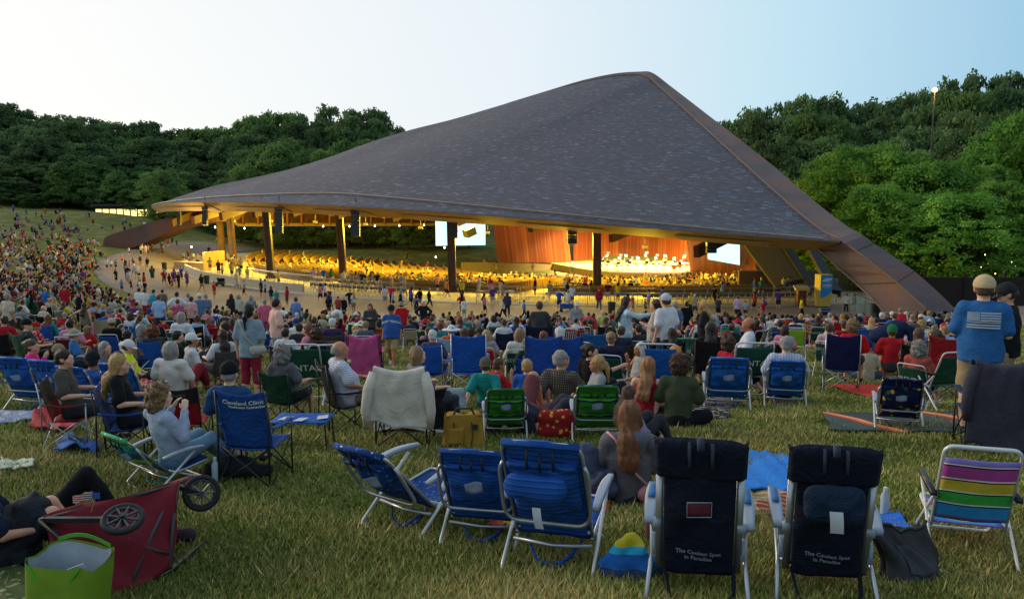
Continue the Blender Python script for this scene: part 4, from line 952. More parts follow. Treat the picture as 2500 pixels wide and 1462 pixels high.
def p_arm(J, n, g=0.0, upto=1.0, r0=.052):
    a, b, c = J['sh'+n], J['el'+n], J['wr'+n]; out = []
    if upto <= .5: out.append((a, a+(b-a)*upto*2, r0+g, r0*.93+g*1.25)); return out
    out.append((a, b, r0+g, .040+g)); out.append((b, b+(c-b)*(upto-.5)*2, .041+g, .041-(.041-.027)*(upto-.5)*2+g)); return out
def p_hand(J, n):
    c = J['wr'+n]; d = c-J['el'+n]; d /= np.linalg.norm(d); return [(c, c+d*.07, .028, .034, (np.cross(d, v3(0, 0, 1))+1e-3, 1.3)), (c+d*.07, c+d*.14, .030, .018), (c+d*.03, c+d*.08+v3(0, .035, .01), .016, .012)]
def p_torso(J, g=0.0, fat=0.0):
    c, p, nk = J['chest'], J['pel'], J['neck']; sh = (J['shL']+J['shR'])/2; ax = nk-p; ax /= np.linalg.norm(ax); fw = np.cross(v3(1, 0, 0), ax); fw = fw*(-1 if fw[1] < 0 else 1)
    return [(p, c, .158+g+fat*.6, .165+g+fat*.3, (fw, 1.42-fat*2)), (c, sh+(nk-sh)*.1-ax*.03, .165+g, .125+g, (fw, 1.5)), (J['shL']+v3(.02, 0, -.01), J['shR']-v3(.02, 0, .01), .062+g, .062+g), (p-ax*.03, p-ax*.05, .150+g+fat*.4, .145+g+fat*.4, (fw, 1.25)),
            (p+fw*.03+ax*.10, p+fw*.035+ax*.2, .10+g+fat, .10+g+fat)]
def p_leg(J, n, g=0.0, upto=2.0, flare=0.0):
    a, b, c = J['hip'+n], J['kn'+n], J['an'+n]; out = []
    if upto <= 1: out.append((a, a+(b-a)*upto, .092+g, .092+(.064-.092)*upto+g+flare)); return out
    out.append((a, b, .092+g, .060+g)); b2 = b+(c-b)*(upto-1); out.append((b, b+(b2-b)*.4, .060+g, .057+g)); out.append((b+(b2-b)*.4, b2, .057+g, .038+g+flare)); return out
def p_foot(J, n, g=0.0): return [(J['an'+n]-v3(0, 0, .03), J['to'+n], .042+g, .032+g)]
def finger_hand(J, n, side):
    """palm, four bent fingers and a thumb as thin chains"""
    c = J['wr'+n]; d = c-J['el'+n]; d /= np.linalg.norm(d); upz = v3(0, 0, 1); w = np.cross(d, upz)
    if np.linalg.norm(w) < .2: w = v3(0, 1, 0)
    w /= np.linalg.norm(w); nrm = np.cross(w, d); out = [(c, c+d*.05, .024, .030, (nrm, 1.5)), (c+d*.05-w*.02, c+d*.085-w*.024, .017, .014), (c+d*.05+w*.02, c+d*.085+w*.024, .017, .014)]
    for i, L in enumerate((.062, .074, .068, .05)):
        b = c+d*.088+w*(-.027+.018*i); m = b+d*L*.5-nrm*.004; e = m+d*L*.40-nrm*L*.35; out += [(b, m, .0088, .008), (m, e, .008, .0065)]
    b = c+d*.03-w*.028*side; out += [(b, b-w*.022*side+d*.03, .011, .010), (b-w*.022*side+d*.03, b-w*.026*side+d*.062, .010, .008)]
    return out
def hair_prims(J, style):
    r, f, u = J['R']; P = lambda x, y, z: hpnt(J, x, y, z); cuts = []
    cap = [(P(0, -.02, .045), P(0, -.025, .0), .108, .098, (r, 1.12))]; amp = .004; ns = 60
    cutf = (P(0, .055, .02), f*.86-u*.50)
    if style == 'short': return cap+[(P(0, -.06, -.03), P(0, -.055, -.05), .058, .05)], [cutf, (P(0, 0, -.06), -u)], amp, ns
    if style == 'bald': return [(P(0, -.03, .0), P(0, -.04, -.03), .096, .085, (r, 1.12))], [(P(0, .02, .0), f*.9+u*.2), (P(0, 0, .035), u), (P(0, 0, -.07), -u)], .002, 60
    if style == 'curly': return [(P(0, -.02, .04), P(0, -.03, -.05), .135, .14)], [(P(0, .06, .0), f*.9-u*.35), (P(0, 0, -.17), -u)], .011, 62
    if style == 'afro': return [(P(0, -.02, .05), P(0, -.02, 0), .135, .125)], [(P(0, .06, .0), f*.9-u*.35)], .008, 70
    if style == 'bob': return cap+[(P(0, -.05, -.02), P(0, -.05, -.10), .105, .088, (f, 1.25)), (P(-.07, -.01, 0), P(-.075, 0, -.10), .04, .035), (P(.07, -.01, 0), P(.075, 0, -.10), .04, .035)], [cutf if False else (P(0, .06, .03), f*.9-u*.3), (P(0, 0, -.15), -u)], .004, 50
    nk = J['neck']; ch = J['chest']; bk = -YA
    if style == 'long':
        b0 = P(0, -.055, -.02); b1 = nk+v3(0, -.13, -.05); b2 = ch+v3(0, -.20, .0)
        return cap+[(P(0, -.045, .0), P(0, -.06, -.08), .098, .085, (f, 1.2)), (P(0, -.06, -.08), b1, .096, .100, (YA, 1.8)), (b1, b2, .100, .066, (YA, 2.1)), (b2+v3(-.05, 0, .02), b2+v3(-.07, .01, -.10), .035, .008), (b2+v3(.05, 0, .02), b2+v3(.045, .01, -.13), .034, .008), (b2, b2+v3(-.01, .0, -.11), .035, .010), (b2+v3(-.07, .02, .1), b2+v3(-.10, .03, .0), .03, .01)], [(P(0, .065, .045), f*.86-u*.5)] if False else [], .005, 44
    if style == 'pony':
        b0 = P(0, -.13, .01); b1 = P(0, -.17, -.08); b2 = nk+v3(.01, -.15, -.14)
        return cap+[(P(0, -.06, -.03), P(0, -.055, -.05), .06, .05), (P(0, -.10, .02), b0, .035, .035), (b0, b1, .035, .04), (b1, b2, .04, .014)], [(P(0, .06, .02), f*.86-u*.5), ], .004, 55
    if style == 'bun': return cap+[(P(0, -.06, -.03), P(0, -.055, -.05), .06, .05), (P(0, -.12, .06), P(0, -.13, .06), .046, .046)], [(P(0, .06, .02), f*.86-u*.5), (P(0, 0, -.07), -u)], .004, 55
    return None
_fc = {}
def fig_mesh(part, J, key, cell, opt):
    k = (part, key, cell, opt)
    if k in _fc: return _fc[k]
    k_ = .035; cuts = []; amp = 0; ns = 14
    if part == 'body':
        pr = p_head(J)+[(J['neck']-v3(0, 0, .03), J['hd']-v3(0, 0, .06), .060, .056)]+p_torso(J, -.012)
        for n, s in (('L', -1), ('R', 1)): pr += p_arm(J, n)+(p_hand(J, n) if cell > .016 else p_hand(J, n)[:0])+p_leg(J, n)+p_foot(J, n, -.006)
        V, Q = grow(pr, cell, .028)
        if cell <= .016:
            for n, s in (('L', -1), ('R', 1)):
                V2, Q2 = grow(finger_hand(J, n, s), .0055, .007); Q = np.vstack([Q, Q2+len(V)]); V = np.vstack([V, V2])
    else:
        if part == 'top':
            sl, fat = opt; g = .014; pr = p_torso(J, g, fat)
            if J['pose'] in ('stand', 'walk'): pr += [(J['pel']+v3(0, 0, .05), J['pel']-v3(0, 0, .10), .188+fat, .196+fat, (YA, 1.22)), (J['chest']-v3(0, 0, .05), J['pel']+v3(0, 0, .05), .178+fat*.7, .186+fat, (YA, 1.3))]; cuts = [(J['pel']-v3(0, 0, .12), v3(0, 0, -1))]
            for n in 'LR': pr += {'s': p_arm(J, n, .026, .40)+[(J['sh'+n]+(J['el'+n]-J['sh'+n])*.45, J['sh'+n]+(J['el'+n]-J['sh'+n])*.72, .070, .076)], 'l': p_arm(J, n, .020, .97), 't': []}[sl]
            if sl == 't': pr = [q for i, q in enumerate(pr) if i != 2]+[(J['shL']*.5+J['shR']*.5-v3(.09, 0, .03), J['shL']*.5+J['shR']*.5+v3(.09, 0, -.03), .055, .055)]
            nd = J['hd']-J['neck']; cuts = cuts+[(J['neck']+v3(0, 0, .035), v3(0, 0, 1))] if J['pose'] != 'bend' and 'up' not in key[1] else cuts; amp = .0065; ns = 21
        elif part == 'hood': 
            pr = [(J['neck']+v3(.04, -.10, .0), J['neck']+v3(.13, -.09, .0), .055, .045), (J['neck']+v3(.08, -.11, -.02), J['neck']+v3(.07, -.12, -.13), .065, .04)]; amp = .006
        elif part == 'bottom':
            g = .016; pr = [(J['pel']-v3(0, 0, .02), J['pel']-v3(0, 0, .05), .158+g, .155+g, (YA, 1.2))]
            up = {'s': .86, 'l': 1.92, 'x': .42, 'c': 1.5}.get(opt, .86)
            if opt == 'k': pr += [(J['pel'], (J['knL']+J['knR'])/2-v3(0, 0, .05), .17, .21, (YA, 1.15))]
            else:
                for n in 'LR': pr += p_leg(J, n, g, up, .012 if up < 1 else 0)
            amp = .004; ns = 19; k_ = .03
            if J['pose'] in ('stand', 'walk'): cuts = [(J['pel']+v3(0, 0, .03), v3(0, 0, 1))]
        elif part == 'shoes':
            pr = []
            for n in opt: pr += [(J['an'+n]-v3(0, .02, .035), J['to'+n], .048, .04)]
        elif part == 'hair': pr, cuts, amp, ns = hair_prims(J, opt); cell = min(cell, .022)
        elif part == 'cap':
            r, f, u = J['R']; P = lambda x, y, z: hpnt(J, x, y, z); d = -1 if opt == 'capback' else 1
            pr = [(P(0, -.014, .050), P(0, -.024, .03), .119, .116, (r, 1.12))]; cuts = [(P(0, 0, .018), -u)]; cell = min(cell, .02); k_ = .012
            V, Q = grow(pr, cell, k_, cuts); V2, Q2 = grow([(P(-.045, .07*d, .035), P(.045, .07*d, .035), .05, .05, (u, 6)), (P(-.03, .125*d, .028), P(.03, .125*d, .028), .055, .055, (u, 7))], min(cell, .009), .02)
            Q = np.vstack([Q, Q2+len(V)]); V = np.vstack([V, V2]); _fc[k] = (V, Q); 
            me = mesh_of(part, V, Q); _fc[k] = me; return me
        elif part == 'sunhat':
            r, f, u = J['R']; P = lambda x, y, z: hpnt(J, x, y, z); c = J['hd']+u*.03; pr = [(P(0, -.012, .055), P(0, -.015, .04), .108, .108)]
            pr += [(P(.13*math.cos(a), .13*math.sin(a)-.01, .03), P(.13*math.cos(a+.5), .13*math.sin(a+.5)-.01, .03), .075, .075, (u, 6)) for a in np.arange(0, 6.3, .5)]; cuts = [(P(0, 0, .012), -u)]; cell = min(cell, .012)
        V, Q = grow(pr, cell, k_, cuts, amp, ns)
    me = mesh_of(part, V, Q); _fc[k] = me; return me
SKIN = NT('skin', .55, .35); oi = SKIN.N('ShaderNodeObjectInfo'); nz = SKIN.noise(22, 3); f_ = SKIN.math('MULTIPLY_ADD', nz.outputs['Fac'], .25, .88); vm = SKIN.N('ShaderNodeVectorMath', operation='SCALE'); SKIN.L(oi.outputs['Color'], vm.inputs[0]); SKIN.L(f_, vm.inputs['Scale']); SKIN.col(vm.outputs[0]); SKIN.b.inputs['Subsurface Weight'].default_value = 0.0; SKIN = SKIN.m
HAIR = NT('hair', .5, .4); oi = HAIR.N('ShaderNodeObjectInfo'); nz = HAIR.noise(1, 4, vec=HAIR.mapped((150, 150, 9)), dist=.7); f_ = HAIR.math('MULTIPLY_ADD', nz.outputs['Fac'], 1.7, .2); vm = HAIR.N('ShaderNodeVectorMath', operation='SCALE'); HAIR.L(oi.outputs['Color'], vm.inputs[0]); HAIR.L(f_, vm.inputs['Scale']); HAIR.col(vm.outputs[0]); HAIR.bump(nz.outputs['Fac'], .9, .02); HAIR = HAIR.m
CLOTH = objcloth('cloth'); TARP = objcloth('smooth_fabric', .75, 7, .9, .16, .2)
SK = [C(c) for c in ('#c58f74', '#d6a88c', '#b57a5c', '#cf9a7f', '#a86c4e', '#8a563c', '#d9ae96')]
HC = {'grey': C('#8a8580'), 'white': C('#c9c4bb'), 'brown': C('#4a3122'), 'black': C('#1a1513'), 'blonde': C('#b08a55'), 'dark': C('#2a1d16'), 'auburn': C('#6b3a20'), 'sandy': C('#8a6a48')}
def stripes_mat(name, stops, axis=2, scale=1.0, off=0.0, rough=.85, rep=True, w=None):
    """constant-colour bands along one local axis; stops as (position, colour)"""
    k = ('stripe', name)
    if k in _mats: return _mats[k]
    t = NT(name, rough, .2); sp = t.N('ShaderNodeSeparateXYZ'); t.L(t.tc('Object'), sp.inputs[0])
    v = t.math('MULTIPLY_ADD', sp.outputs[axis], scale, off)
    if w: n_ = t.noise(5, 2); v = t.math('ADD', v, t.math('MULTIPLY', n_.outputs['Fac'], w))
    if rep: v = t.math('FRACT', v)
    r = t.ramp(stops); r.color_ramp.interpolation = 'CONSTANT'; t.L(v, r.inputs[0]); n = t.noise(9, 4); m = t.mix(1, r.outputs[0], t.mix(n.outputs['Fac'], (.75, .75, .75), (1.15, 1.15, 1.15)), 'MULTIPLY'); t.col(m); t.bump(n.outputs['Fac'], .4, .03)
    _mats[k] = t.m; return t.m
def spots_mat(name, bg, fg, scale, th=.32, fg2=None, rough=.85):
    k = ('spots', name)
    if k in _mats: return _mats[k]
    t = NT(name, rough, .2); v = t.N('ShaderNodeTexVoronoi'); v.inputs['Scale'].default_value = scale; nz = t.noise(scale*1.5, 3); ad = t.N('ShaderNodeVectorMath', operation='ADD'); t.L(t.tc('Object'), ad.inputs[0]); s_ = t.N('ShaderNodeVectorMath', operation='SCALE'); t.L(nz.outputs['Color'], s_.inputs[0]); s_.inputs['Scale'].default_value = .55/scale; t.L(s_.outputs[0], ad.inputs[1]); t.L(ad.outputs[0], v.inputs['Vector'])
    lt = t.math('LESS_THAN', v.outputs['Distance'], th); c = t.mix(lt, bg, fg)
    if fg2: hi = t.math('GREATER_THAN', t.N('ShaderNodeSeparateColor').outputs[0] if False else v.outputs['Distance'], .0); sc_ = t.N('ShaderNodeSeparateColor'); t.L(v.outputs['Color'], sc_.inputs[0]); c = t.mix(lt, bg, t.mix(t.math('GREATER_THAN', sc_.outputs[0], .5), fg, fg2))
    n = t.noise(8, 3); t.col(t.mix(1, c, t.mix(n.outputs['Fac'], (.75, .75, .75), (1.15, 1.15, 1.15)), 'MULTIPLY')); t.bump(n.outputs['Fac'], .4, .03); _mats[k] = t.m; return t.m
def plaid_mat(name, base, line, scale, w=.18, rough=.9):
    k = ('plaid', name)
    if k in _mats: return _mats[k]
    t = NT(name, rough, .15); sp = t.N('ShaderNodeSeparateXYZ'); t.L(t.tc('Object'), sp.inputs[0]); sm = t.math('ADD', sp.outputs[0], sp.outputs[1])
    a = t.math('LESS_THAN', t.math('FRACT', t.math('MULTIPLY', sm, scale)), w); b = t.math('LESS_THAN', t.math('FRACT', t.math('MULTIPLY', sp.outputs[2], scale)), w)
    f = t.math('MULTIPLY', t.math('ADD', a, b), .5); t.col(t.mix(f, base, line)); _mats[k] = t.m; return t.m
PEOPLE = []
def person(px, py, Y, pose='camp', yaw=0, top=('#888888', 's'), bot=('#33343a', 's'), hair=('brown', 'short'), arms=('rest', 'rest'), hy=0, hp=0, skin=None, cap=None, label=None, cat='person', group=None,
           topmat=None, botmat=None, fat=0.0, shoes='#2b2b2e', cell=None, hmax=1.12, hmin=.8, extra=None, z=None, seat=None, scx=1.0, where=None, minor=False):
    if cell is None: cell = .0135 if Y < 11.5 else .018 if Y < 19 else .026 if Y < 36 else .034 if Y < 70 else .045
    hy = round(hy/30)*30 if Y > 16 else hy
    if px > 1500 and abs(yaw) <= 15 and Y < 40: yaw += math.degrees(math.atan((px-1250)/F))*.75
    key = (pose, tuple(arms), hy, hp, seat); J = joints(pose, arms, hy, hp, seat)
    ya = math.radians(yaw); hd = J['hd']; hx = hd[0]*math.cos(ya)+hd[1]*math.sin(ya); hyy = -hd[0]*math.sin(ya)+hd[1]*math.cos(ya)
    ht = hd[2]+.135+(.02 if cap else 0); 
    g = gat(px, Y); gzv = g.z if z is None else z; X = g.x-hx; 
    zt = at(px, py, Y+hyy).z; sc = min(hmax, max(hmin, (zt-gzv)/ht))
    # place so that the head lands in its column
    d = (Y+hyy)*_ct-((gzv+ht*sc)-CAMZ)*_st; X = (px-1250)/F*d-hx*sc
    loc = (X, Y, float(gz(X, Y)) if z is None else z)
    th = TH('person', label, cat, loc, yaw, group, sc); th.scale = (sc*scx, sc*scx, sc)
    sk = SK[skin] if isinstance(skin, int) else SK[rnd.choice((0, 1, 2, 3, 3, 1, 6, 0, 4))]
    bod = OB('body', withmat(fig_mesh('body', J, key, cell, 0), SKIN), th, sk)
    def ob(n, part, opt, mat, col): 
        o = OB(n, fig_mesh(part, J, key, cell if part not in ('shoes',) else max(cell, .02), opt), th, col)
        o.data = withmat(o.data, mat); return o
    if top: ob({'s': 'shirt', 'l': 'jumper', 't': 'vest'}[top[1]], 'top', (top[1], fat), topmat or CLOTH, C(top[0]))
    if bot: ob({'s': 'shorts', 'l': 'trousers', 'x': 'shorts', 'c': 'trousers', 'k': 'skirt'}[bot[1]], 'bottom', bot[1], botmat or CLOTH, C(bot[0]))
    if hair: ob('hair', 'hair', hair[1], HAIR, HC[hair[0]] if hair[0] in HC else C(hair[0]))
    if cap: ob('hat' if cap[1] == 'sunhat' else 'cap', 'sunhat' if cap[1] == 'sunhat' else 'cap', cap[1] if cap[1] != 'sunhat' else 0, CLOTH, C(cap[0]))
    if shoes and Y < 36 and pose in ('stand', 'walk', 'bend', 'camp', 'low'): ob('shoe', 'shoes', 'L', CLOTH, C(shoes)); ob('shoe', 'shoes', 'R', CLOTH, C(shoes))
    # eyes and mouth where the face can be seen
    if Y < 26 and abs(((yaw+hy+180) % 360)-180) > 40:
        mb = MB(); mw = MB(); ml = MB()
        for s in (-1, 1):
            c = hpnt(J, s*.034, .088, .004); mw.lathe([(.001, -.010), (.0095, -.005), (.0125, 0), (.0095, .005), (.001, .010)], c, 8); c2 = hpnt(J, s*.034, .0985, .004); mb.lathe([(.001, -.0055), (.005, 0), (.001, .0055)], c2, 6)
        mw.build('eyes', plain('eye_white', (.75, .72, .68), .3), bod, True); mb.build('irises', plain('eye_dark', (.02, .015, .01), .3), bod, True)
        ml.tube([hpnt(J, -.024, .096, -.066), hpnt(J, 0, .106, -.069), hpnt(J, .024, .096, -.066)], [.003, .006, .003], 6); ml.build('lips', plain('lip', C('#8a4a42'), .5), bod, True)
    if extra: extra(th, J)
    PEOPLE.append(dict(o=th, px=px, py=py, Y=Y, top=top, bot=bot, hair=hair, cap=cap, pose=pose, yaw=yaw, auto=label is None, where=where))
    return th
_mm = {}
def withmat(me, mat):
    """one copy of a mesh per material, shared by every object that uses it"""
    k = (me.name, mat.name)
    if k in _mm: return _mm[k]
    if len(me.materials) == 0: me.materials.append(mat); _mm[k] = me; return me
    if me.materials[0] == mat: _mm[k] = me; return me
    m2 = me.copy(); m2.materials.clear(); m2.materials.append(mat); _mm[k] = m2; return m2
# ================================================================== chairs
ALU = plain('aluminium', C('#a9adb2'), .35, .5, .75, .06); BLKM = plain('black_tube', (.018, .018, .02), .45, .4, .3); WTUBE = plain('white_tube', C('#c3c5c6'), .35, .5, .2, .06)
ARMP = plain('arm_plastic', C('#8f98a6'), .5, .4, 0, .06); ARMI = plain('arm_inset', C('#2b5f94'), .6, .3)
def wr(x, y, a=.004, f=30): return a*(math.sin(x*f+2*math.sin(y*f*.7))+.6*math.sin(y*f*1.3+x*f*.5))
def low_chair(rec=.36, top=.80, tall=False, pillow=False, pouch=True):
    w = .27; P = []; by, bz = .0, .17
    def S(u, v, off=0.0): 
        y = by-rec*v; z = bz+(top-bz)*v; n = Vector((0, -(top-bz), -rec)).normalized(); return Vector(((u-.5)*2*(w-.012), y, z))+n*(off+.018*math.sin(math.pi*v)*math.sin(math.pi*u)+wr(u, v, .003, 16))
    mb = MB(); mb.sheet(lambda u, v: S(u, v*.985), 18, 26, .012); mb.tube([S(0, .985), S(.5, .99), S(1, .985)], .022, 8); P.append(['back_sling', mb.mesh('back_sling', None), 'f'])
    mb = MB(); mb.sheet(lambda u, v: ((u-.5)*2*(w-.012), .0+.46*v, .18+.06*v-.03*math.sin(math.pi*v)*math.sin(math.pi*u)), 8, 10, .01); P.append(['seat_sling', mb.mesh('seat_sling', None), 'f'])
    if pouch:
        def Pc(u, v): b = math.sin(math.pi*min(1, max(0, u)))**.5*math.sin(math.pi*min(1, v*.9+.1))**.6; return S(.04+.92*u, .34+.50*v, .012+.055*b+wr(u*1.3, v, .008, 9)+.01*math.sin(u*14+v*5)*b)
        mb = MB(); mb.sheet(Pc, 22, 20, .01); mb.sheet(lambda u, v: S(.05+.9*u, .80+.05*v, .045+.01*math.sin(u*9)), 16, 3, .008); P.append(['pouch', mb.mesh('pouch', None), 'f'])
        mb = MB(); mb.sheet(lambda u, v: Pc(.35+.3*u, .42+.22*v)+Vector((0, -.006, -.002)), 8, 4, .002); P.append(['patch', mb.mesh('patch', None), plain('patch_grey', C('#7f8aa0'), .8)])
        for u, a_ in ((.5, .93), (.33, .97), (.67, .97)): mb = MB(); mb.tube([S(u, a_, .02), S(u+.005, .89, .055), S(u, .82, .06)], .009, 5); P.append(['strap', mb.mesh('strap', None), BLKM])
    mb = MB(); q = [(-w, by, bz), (-w, by-rec, top), (w, by-rec, top), (w, by, bz)]; mb.tube(rpath(q, .10, 6), .0125, 8); P.append(['back_frame', mb.mesh('back_frame', None), ALU])
    mb = MB(); e = w+.03
    def SP(x, v, o): n = Vector((0, -(top-bz), -rec)).normalized(); return Vector((x, by-rec*v, bz+(top-bz)*v))+n*o
    mb.tube(rpath([SP(-w, .80, .0), SP(-e, .74, .02), SP(-e, .28, .085), SP(e, .28, .085), SP(e, .74, .02), SP(w, .80, .0)], .11, 6), .0125, 8); P.append(['support_bow', mb.mesh('support_bow', None), ALU])
    e = w+.045
    mb = MB(); mb.tube(rpath([(-e, .27, .41), (-e, -.24, .012), (e, -.24, .012), (e, .27, .41)], .07, 5), .013, 8); P.append(['rear_leg', mb.mesh('rear_leg', None), WTUBE])
    mb = MB(); mb.tube(rpath([(-w+.02, -.03, .22), (-w+.02, .44, .012), (w-.02, .44, .012), (w-.02, -.03, .22)], .07, 5), .0125, 8); P.append(['front_leg', mb.mesh('front_leg', None), WTUBE])
    mb = MB(); mb.tube(rpath([(-w, -.02, .175), (-w, .47, .245), (w, .47, .245), (w, -.02, .175)], .05, 4), .012, 8); mb.tube([(-w-.01, -.06, .15), (0, -.075, .14), (w+.01, -.06, .15)], .013, 8); P.append(['seat_frame', mb.mesh('seat_frame', None), ALU])
    for s in (-1, 1):
        mb = MB(); mb.sheet(lambda u, v: (s*(e+(u-.5)*(.04+.022*math.sin(math.pi*min(1, v*1.1)))), -.13+.50*v, .40+.03*v+.028*math.sin(math.pi*v)), 4, 10, .028); P.append(['armrest', mb.mesh('armrest', None), ARMP])
    mb = MB(); mb.tube([(-.2, -.02, .16), (-.1, -.1, .06), (.05, -.13, .035), (.2, -.03, .15)], .009, 5); mb.tube([(.2, -.02, .16), (.12, -.05, .06), (-.02, -.1, .03)], .009, 5); P.append(['loose_strap', mb.mesh('loose_strap', None), 'f'])
    return P, S
def tall_chair():
    w = .245; P = []; rec = .24; bz = .16; top = .99; by = 0.0
    n = Vector((0, -(top-bz), -rec)).normalized()
    def S(u, v, off=0.0, ww=None): return Vector(((u-.5)*2*(ww or w-.045), by-rec*v, bz+(top-bz)*v))+n*(off+wr(u, v, .003, 12))
    def B(u, v): return S(u, .0+.80*v, .03+.035*math.sin(math.pi*u)**.6*math.sin(math.pi*min(1, v*.8+.2))+wr(u, v, .007, 8)+(.012 if v > .52 else 0)*math.sin(math.pi*u), w-.038)
    mb = MB(); mb.sheet(B, 22, 34, .016); P.append(['back_panel', mb.mesh('back_panel', None), 'f'])
    def H(u, v):
        # rounded hood over the top of the frame
        ang = math.pi*v; ww = w+.02; x = (u-.5)*2; rr = 1-abs(x)**6*.0; zt = 1.0-.13*max(0, abs(x)-.55)**2/.2
        return Vector((x*ww, by-rec*(.70+.30*v), bz+(top-bz)*(.735+(.275*zt)*v)))+n*(.045*math.sin(math.pi*u)**.25*(1-v**6)**.5+.012)
    mb = MB(); mb.sheet(H, 20, 12, .05); P.append(['head_cover', mb.mesh('head_cover', None), 'f'])
    for s in (-1, 1):
        mb = MB(); a, b = S(.5, .0), S(.5, .76); a.x = b.x = s*(w-.012); mb.bar(a, b, .045, .022, up=(0, 1, 0)); P.append(['side_bar', mb.mesh('side_bar', None), ALU])
        mb = MB(); e = s*(w+.05)
        mb.sheet(lambda u, v: (e+(u-.5)*(.055+.025*math.sin(math.pi*v)), -.10+.50*v, .47+.05*v+.02*math.sin(math.pi*v)), 4, 10, .035); P.append(['armrest', mb.mesh('armrest', None), ARMP])
        mb = MB(); mb.sheet(lambda u, v: (e+(u-.5)*.045, .12+.22*v, .507+.025*v+.02*math.sin(math.pi*(v*.44+.44))), 2, 4, .006); P.append(['arm_inset', mb.mesh('arm_inset', None), ARMI])
        mb = MB(); mb.tube([(e, .24, .47), (s*(w+.035), .02, .22), (s*(w+.06), -.26, .0)], .015, 8); P.append(['rear_leg', mb.mesh('rear_leg', None), ALU])
        mb = MB(); mb.tube([(e*.96, -.05, .46), (s*(w+.01), .12, .25), (s*(w+.01), .46, .0)], .014, 8); P.append(['front_leg', mb.mesh('front_leg', None), ALU])
        mb = MB(); mb.box((s*(w+.02), -.02, .30), (.03, .05, .12)); P.append(['leg_joint', mb.mesh('leg_joint', None), ARMP]); mb = MB(); mb.box((s*(w+.005), -.08, .45), (.05, .05, .05)); P.append(['arm_joint', mb.mesh('arm_joint', None), ARMP])
    mb = MB(); mb.sheet(lambda u, v: ((u-.5)*2*w*.95, .5*v, .2+.06*v-.04*math.sin(math.pi*v)), 8, 8, .015); P.append(['seat_sling', mb.mesh('seat_sling', None), 'f'])
    mb = MB(); mb.tube([(-w-.05, -.23, .03), (0, -.22, .025), (w+.05, -.23, .03)], .011, 6); mb.tube([(-w, .45, .02), (w, .45, .02)], .011, 6); P.append(['cross_bar', mb.mesh('cross_bar', None), WTUBE])
    mb = MB(); mb.sheet(lambda u, v: B(.33+.34*u, .60+.13*v)+Vector((0, -.012, 0)), 6, 3, .003); P.append(['patch', mb.mesh('patch', None), plain('patch_red', C('#5a1f2c'), .8)])
    mb = MB(); q = [B(.33, .60), B(.67, .60), B(.67, .73), B(.33, .73)]; mb.tube([p+Vector((0, -.018, 0)) for p in q], .003, 4, closed=True); P.append(['patch_border', mb.mesh('patch_border', None), plain('patch_line', C('#8f99a8'), .7)])
    mb = MB(); mb.tube([(-.2, -.02, .18), (-.16, -.12, .03), (.0, -.2, .02), (.22, -.12, .03)], .012, 6); mb.tube([(.21, -.02, .2), (.22, -.06, .06), (.18, -.14, .02)], .014, 6); P.append(['loose_strap', mb.mesh('loose_strap', None), 'f'])
    for u in (.34, .66): mb = MB(); mb.tube([S(u, .99, .03), S(u, .93, .062), S(u+.01, .84, .065)], [.012, .012, .010], 5); P.append(['strap', mb.mesh('strap', None), plain('strap_grey', C('#2c3548'), .8)])
    mb = MB(); mb.tube([S(.5, 1.01, .03), S(.49, 1.03, .05), S(.5, .97, .07)], .022, 6); P.append(['carry_loop', mb.mesh('carry_loop', None), plain('strap_grey', C('#2c3548'), .8)])
    return P, B
def camp_chair(high=.95, towel=None):
    w = .27; P = []
    def S(u, v, off=0.0):
        x = (u-.5)*2*(w+.01*v); z = .40+(high-.40)*v-.05*math.sin(math.pi*u)*v**3; y = -.06-.17*v-.045*math.sin(math.pi*u)*(1-.4*v)-off+wr(u, v, .005, 9); return Vector((x, y, z))
    mb = MB(); mb.sheet(S, 16, 18, .01); P.append(['back_sling', mb.mesh('back_sling', None), 'f'])
    mb = MB(); mb.sheet(lambda u, v: ((u-.5)*2*(w+.01), -.07+.46*v, .41-.075*math.sin(math.pi*u)*math.sin(math.pi*min(1, v+.15))+.02*v), 12, 12, .01); P.append(['seat_sling', mb.mesh('seat_sling', None), 'f'])
    for s in (-1, 1):
        mb = MB(); mb.sheet(lambda u, v: (s*(w+.02+(u-.5)*.07), -.17+.54*v, .655-.02*v-.025*math.sin(math.pi*v)), 3, 8, .012); P.append(['armrest', mb.mesh('armrest', None), 'f'])
        mb = MB(); mb.tube([(s*(w+.015), -.21, 0), (s*(w+.012), -.19, .64), (s*(w+.008), -.235, high)], .010, 6); P.append(['back_rod', mb.mesh('back_rod', None), 'm'])
        mb = MB(); mb.tube([(s*(w+.03), .36, 0), (s*(w+.03), .36, .64)], .010, 6); P.append(['front_rod', mb.mesh('front_rod', None), 'm'])
        mb = MB(); mb.tube([(s*(w+.03), -.20, .03), (s*(w+.02), .35, .41)], .009, 6); mb.tube([(s*(w+.04), .35, .03), (s*(w+.03), -.10, .41)], .009, 6); P.append(['side_leg', mb.mesh('side_leg', None), 'm'])
        mb = MB(); mb.tube([(-s*(w+.01), -.21, .03), (s*w, -.12, .41)], .009, 6); P.append(['rear_leg', mb.mesh('rear_leg', None), 'm'])
        mb = MB(); mb.tube([(-s*(w+.03), .37, .03), (s*(w), .38, .42)], .009, 6); P.append(['front_leg', mb.mesh('front_leg', None), 'm'])
    mb = MB()
    pass
    for s in (-1, 1):
        for y in (-.21, .36): mb = MB(); mb.lathe([(.018, 0), (.022, .01), (.014, .03)], (s*(w+.02), y, 0), 8); P.append(['foot', mb.mesh('foot', None), BLKM])
    return P, S
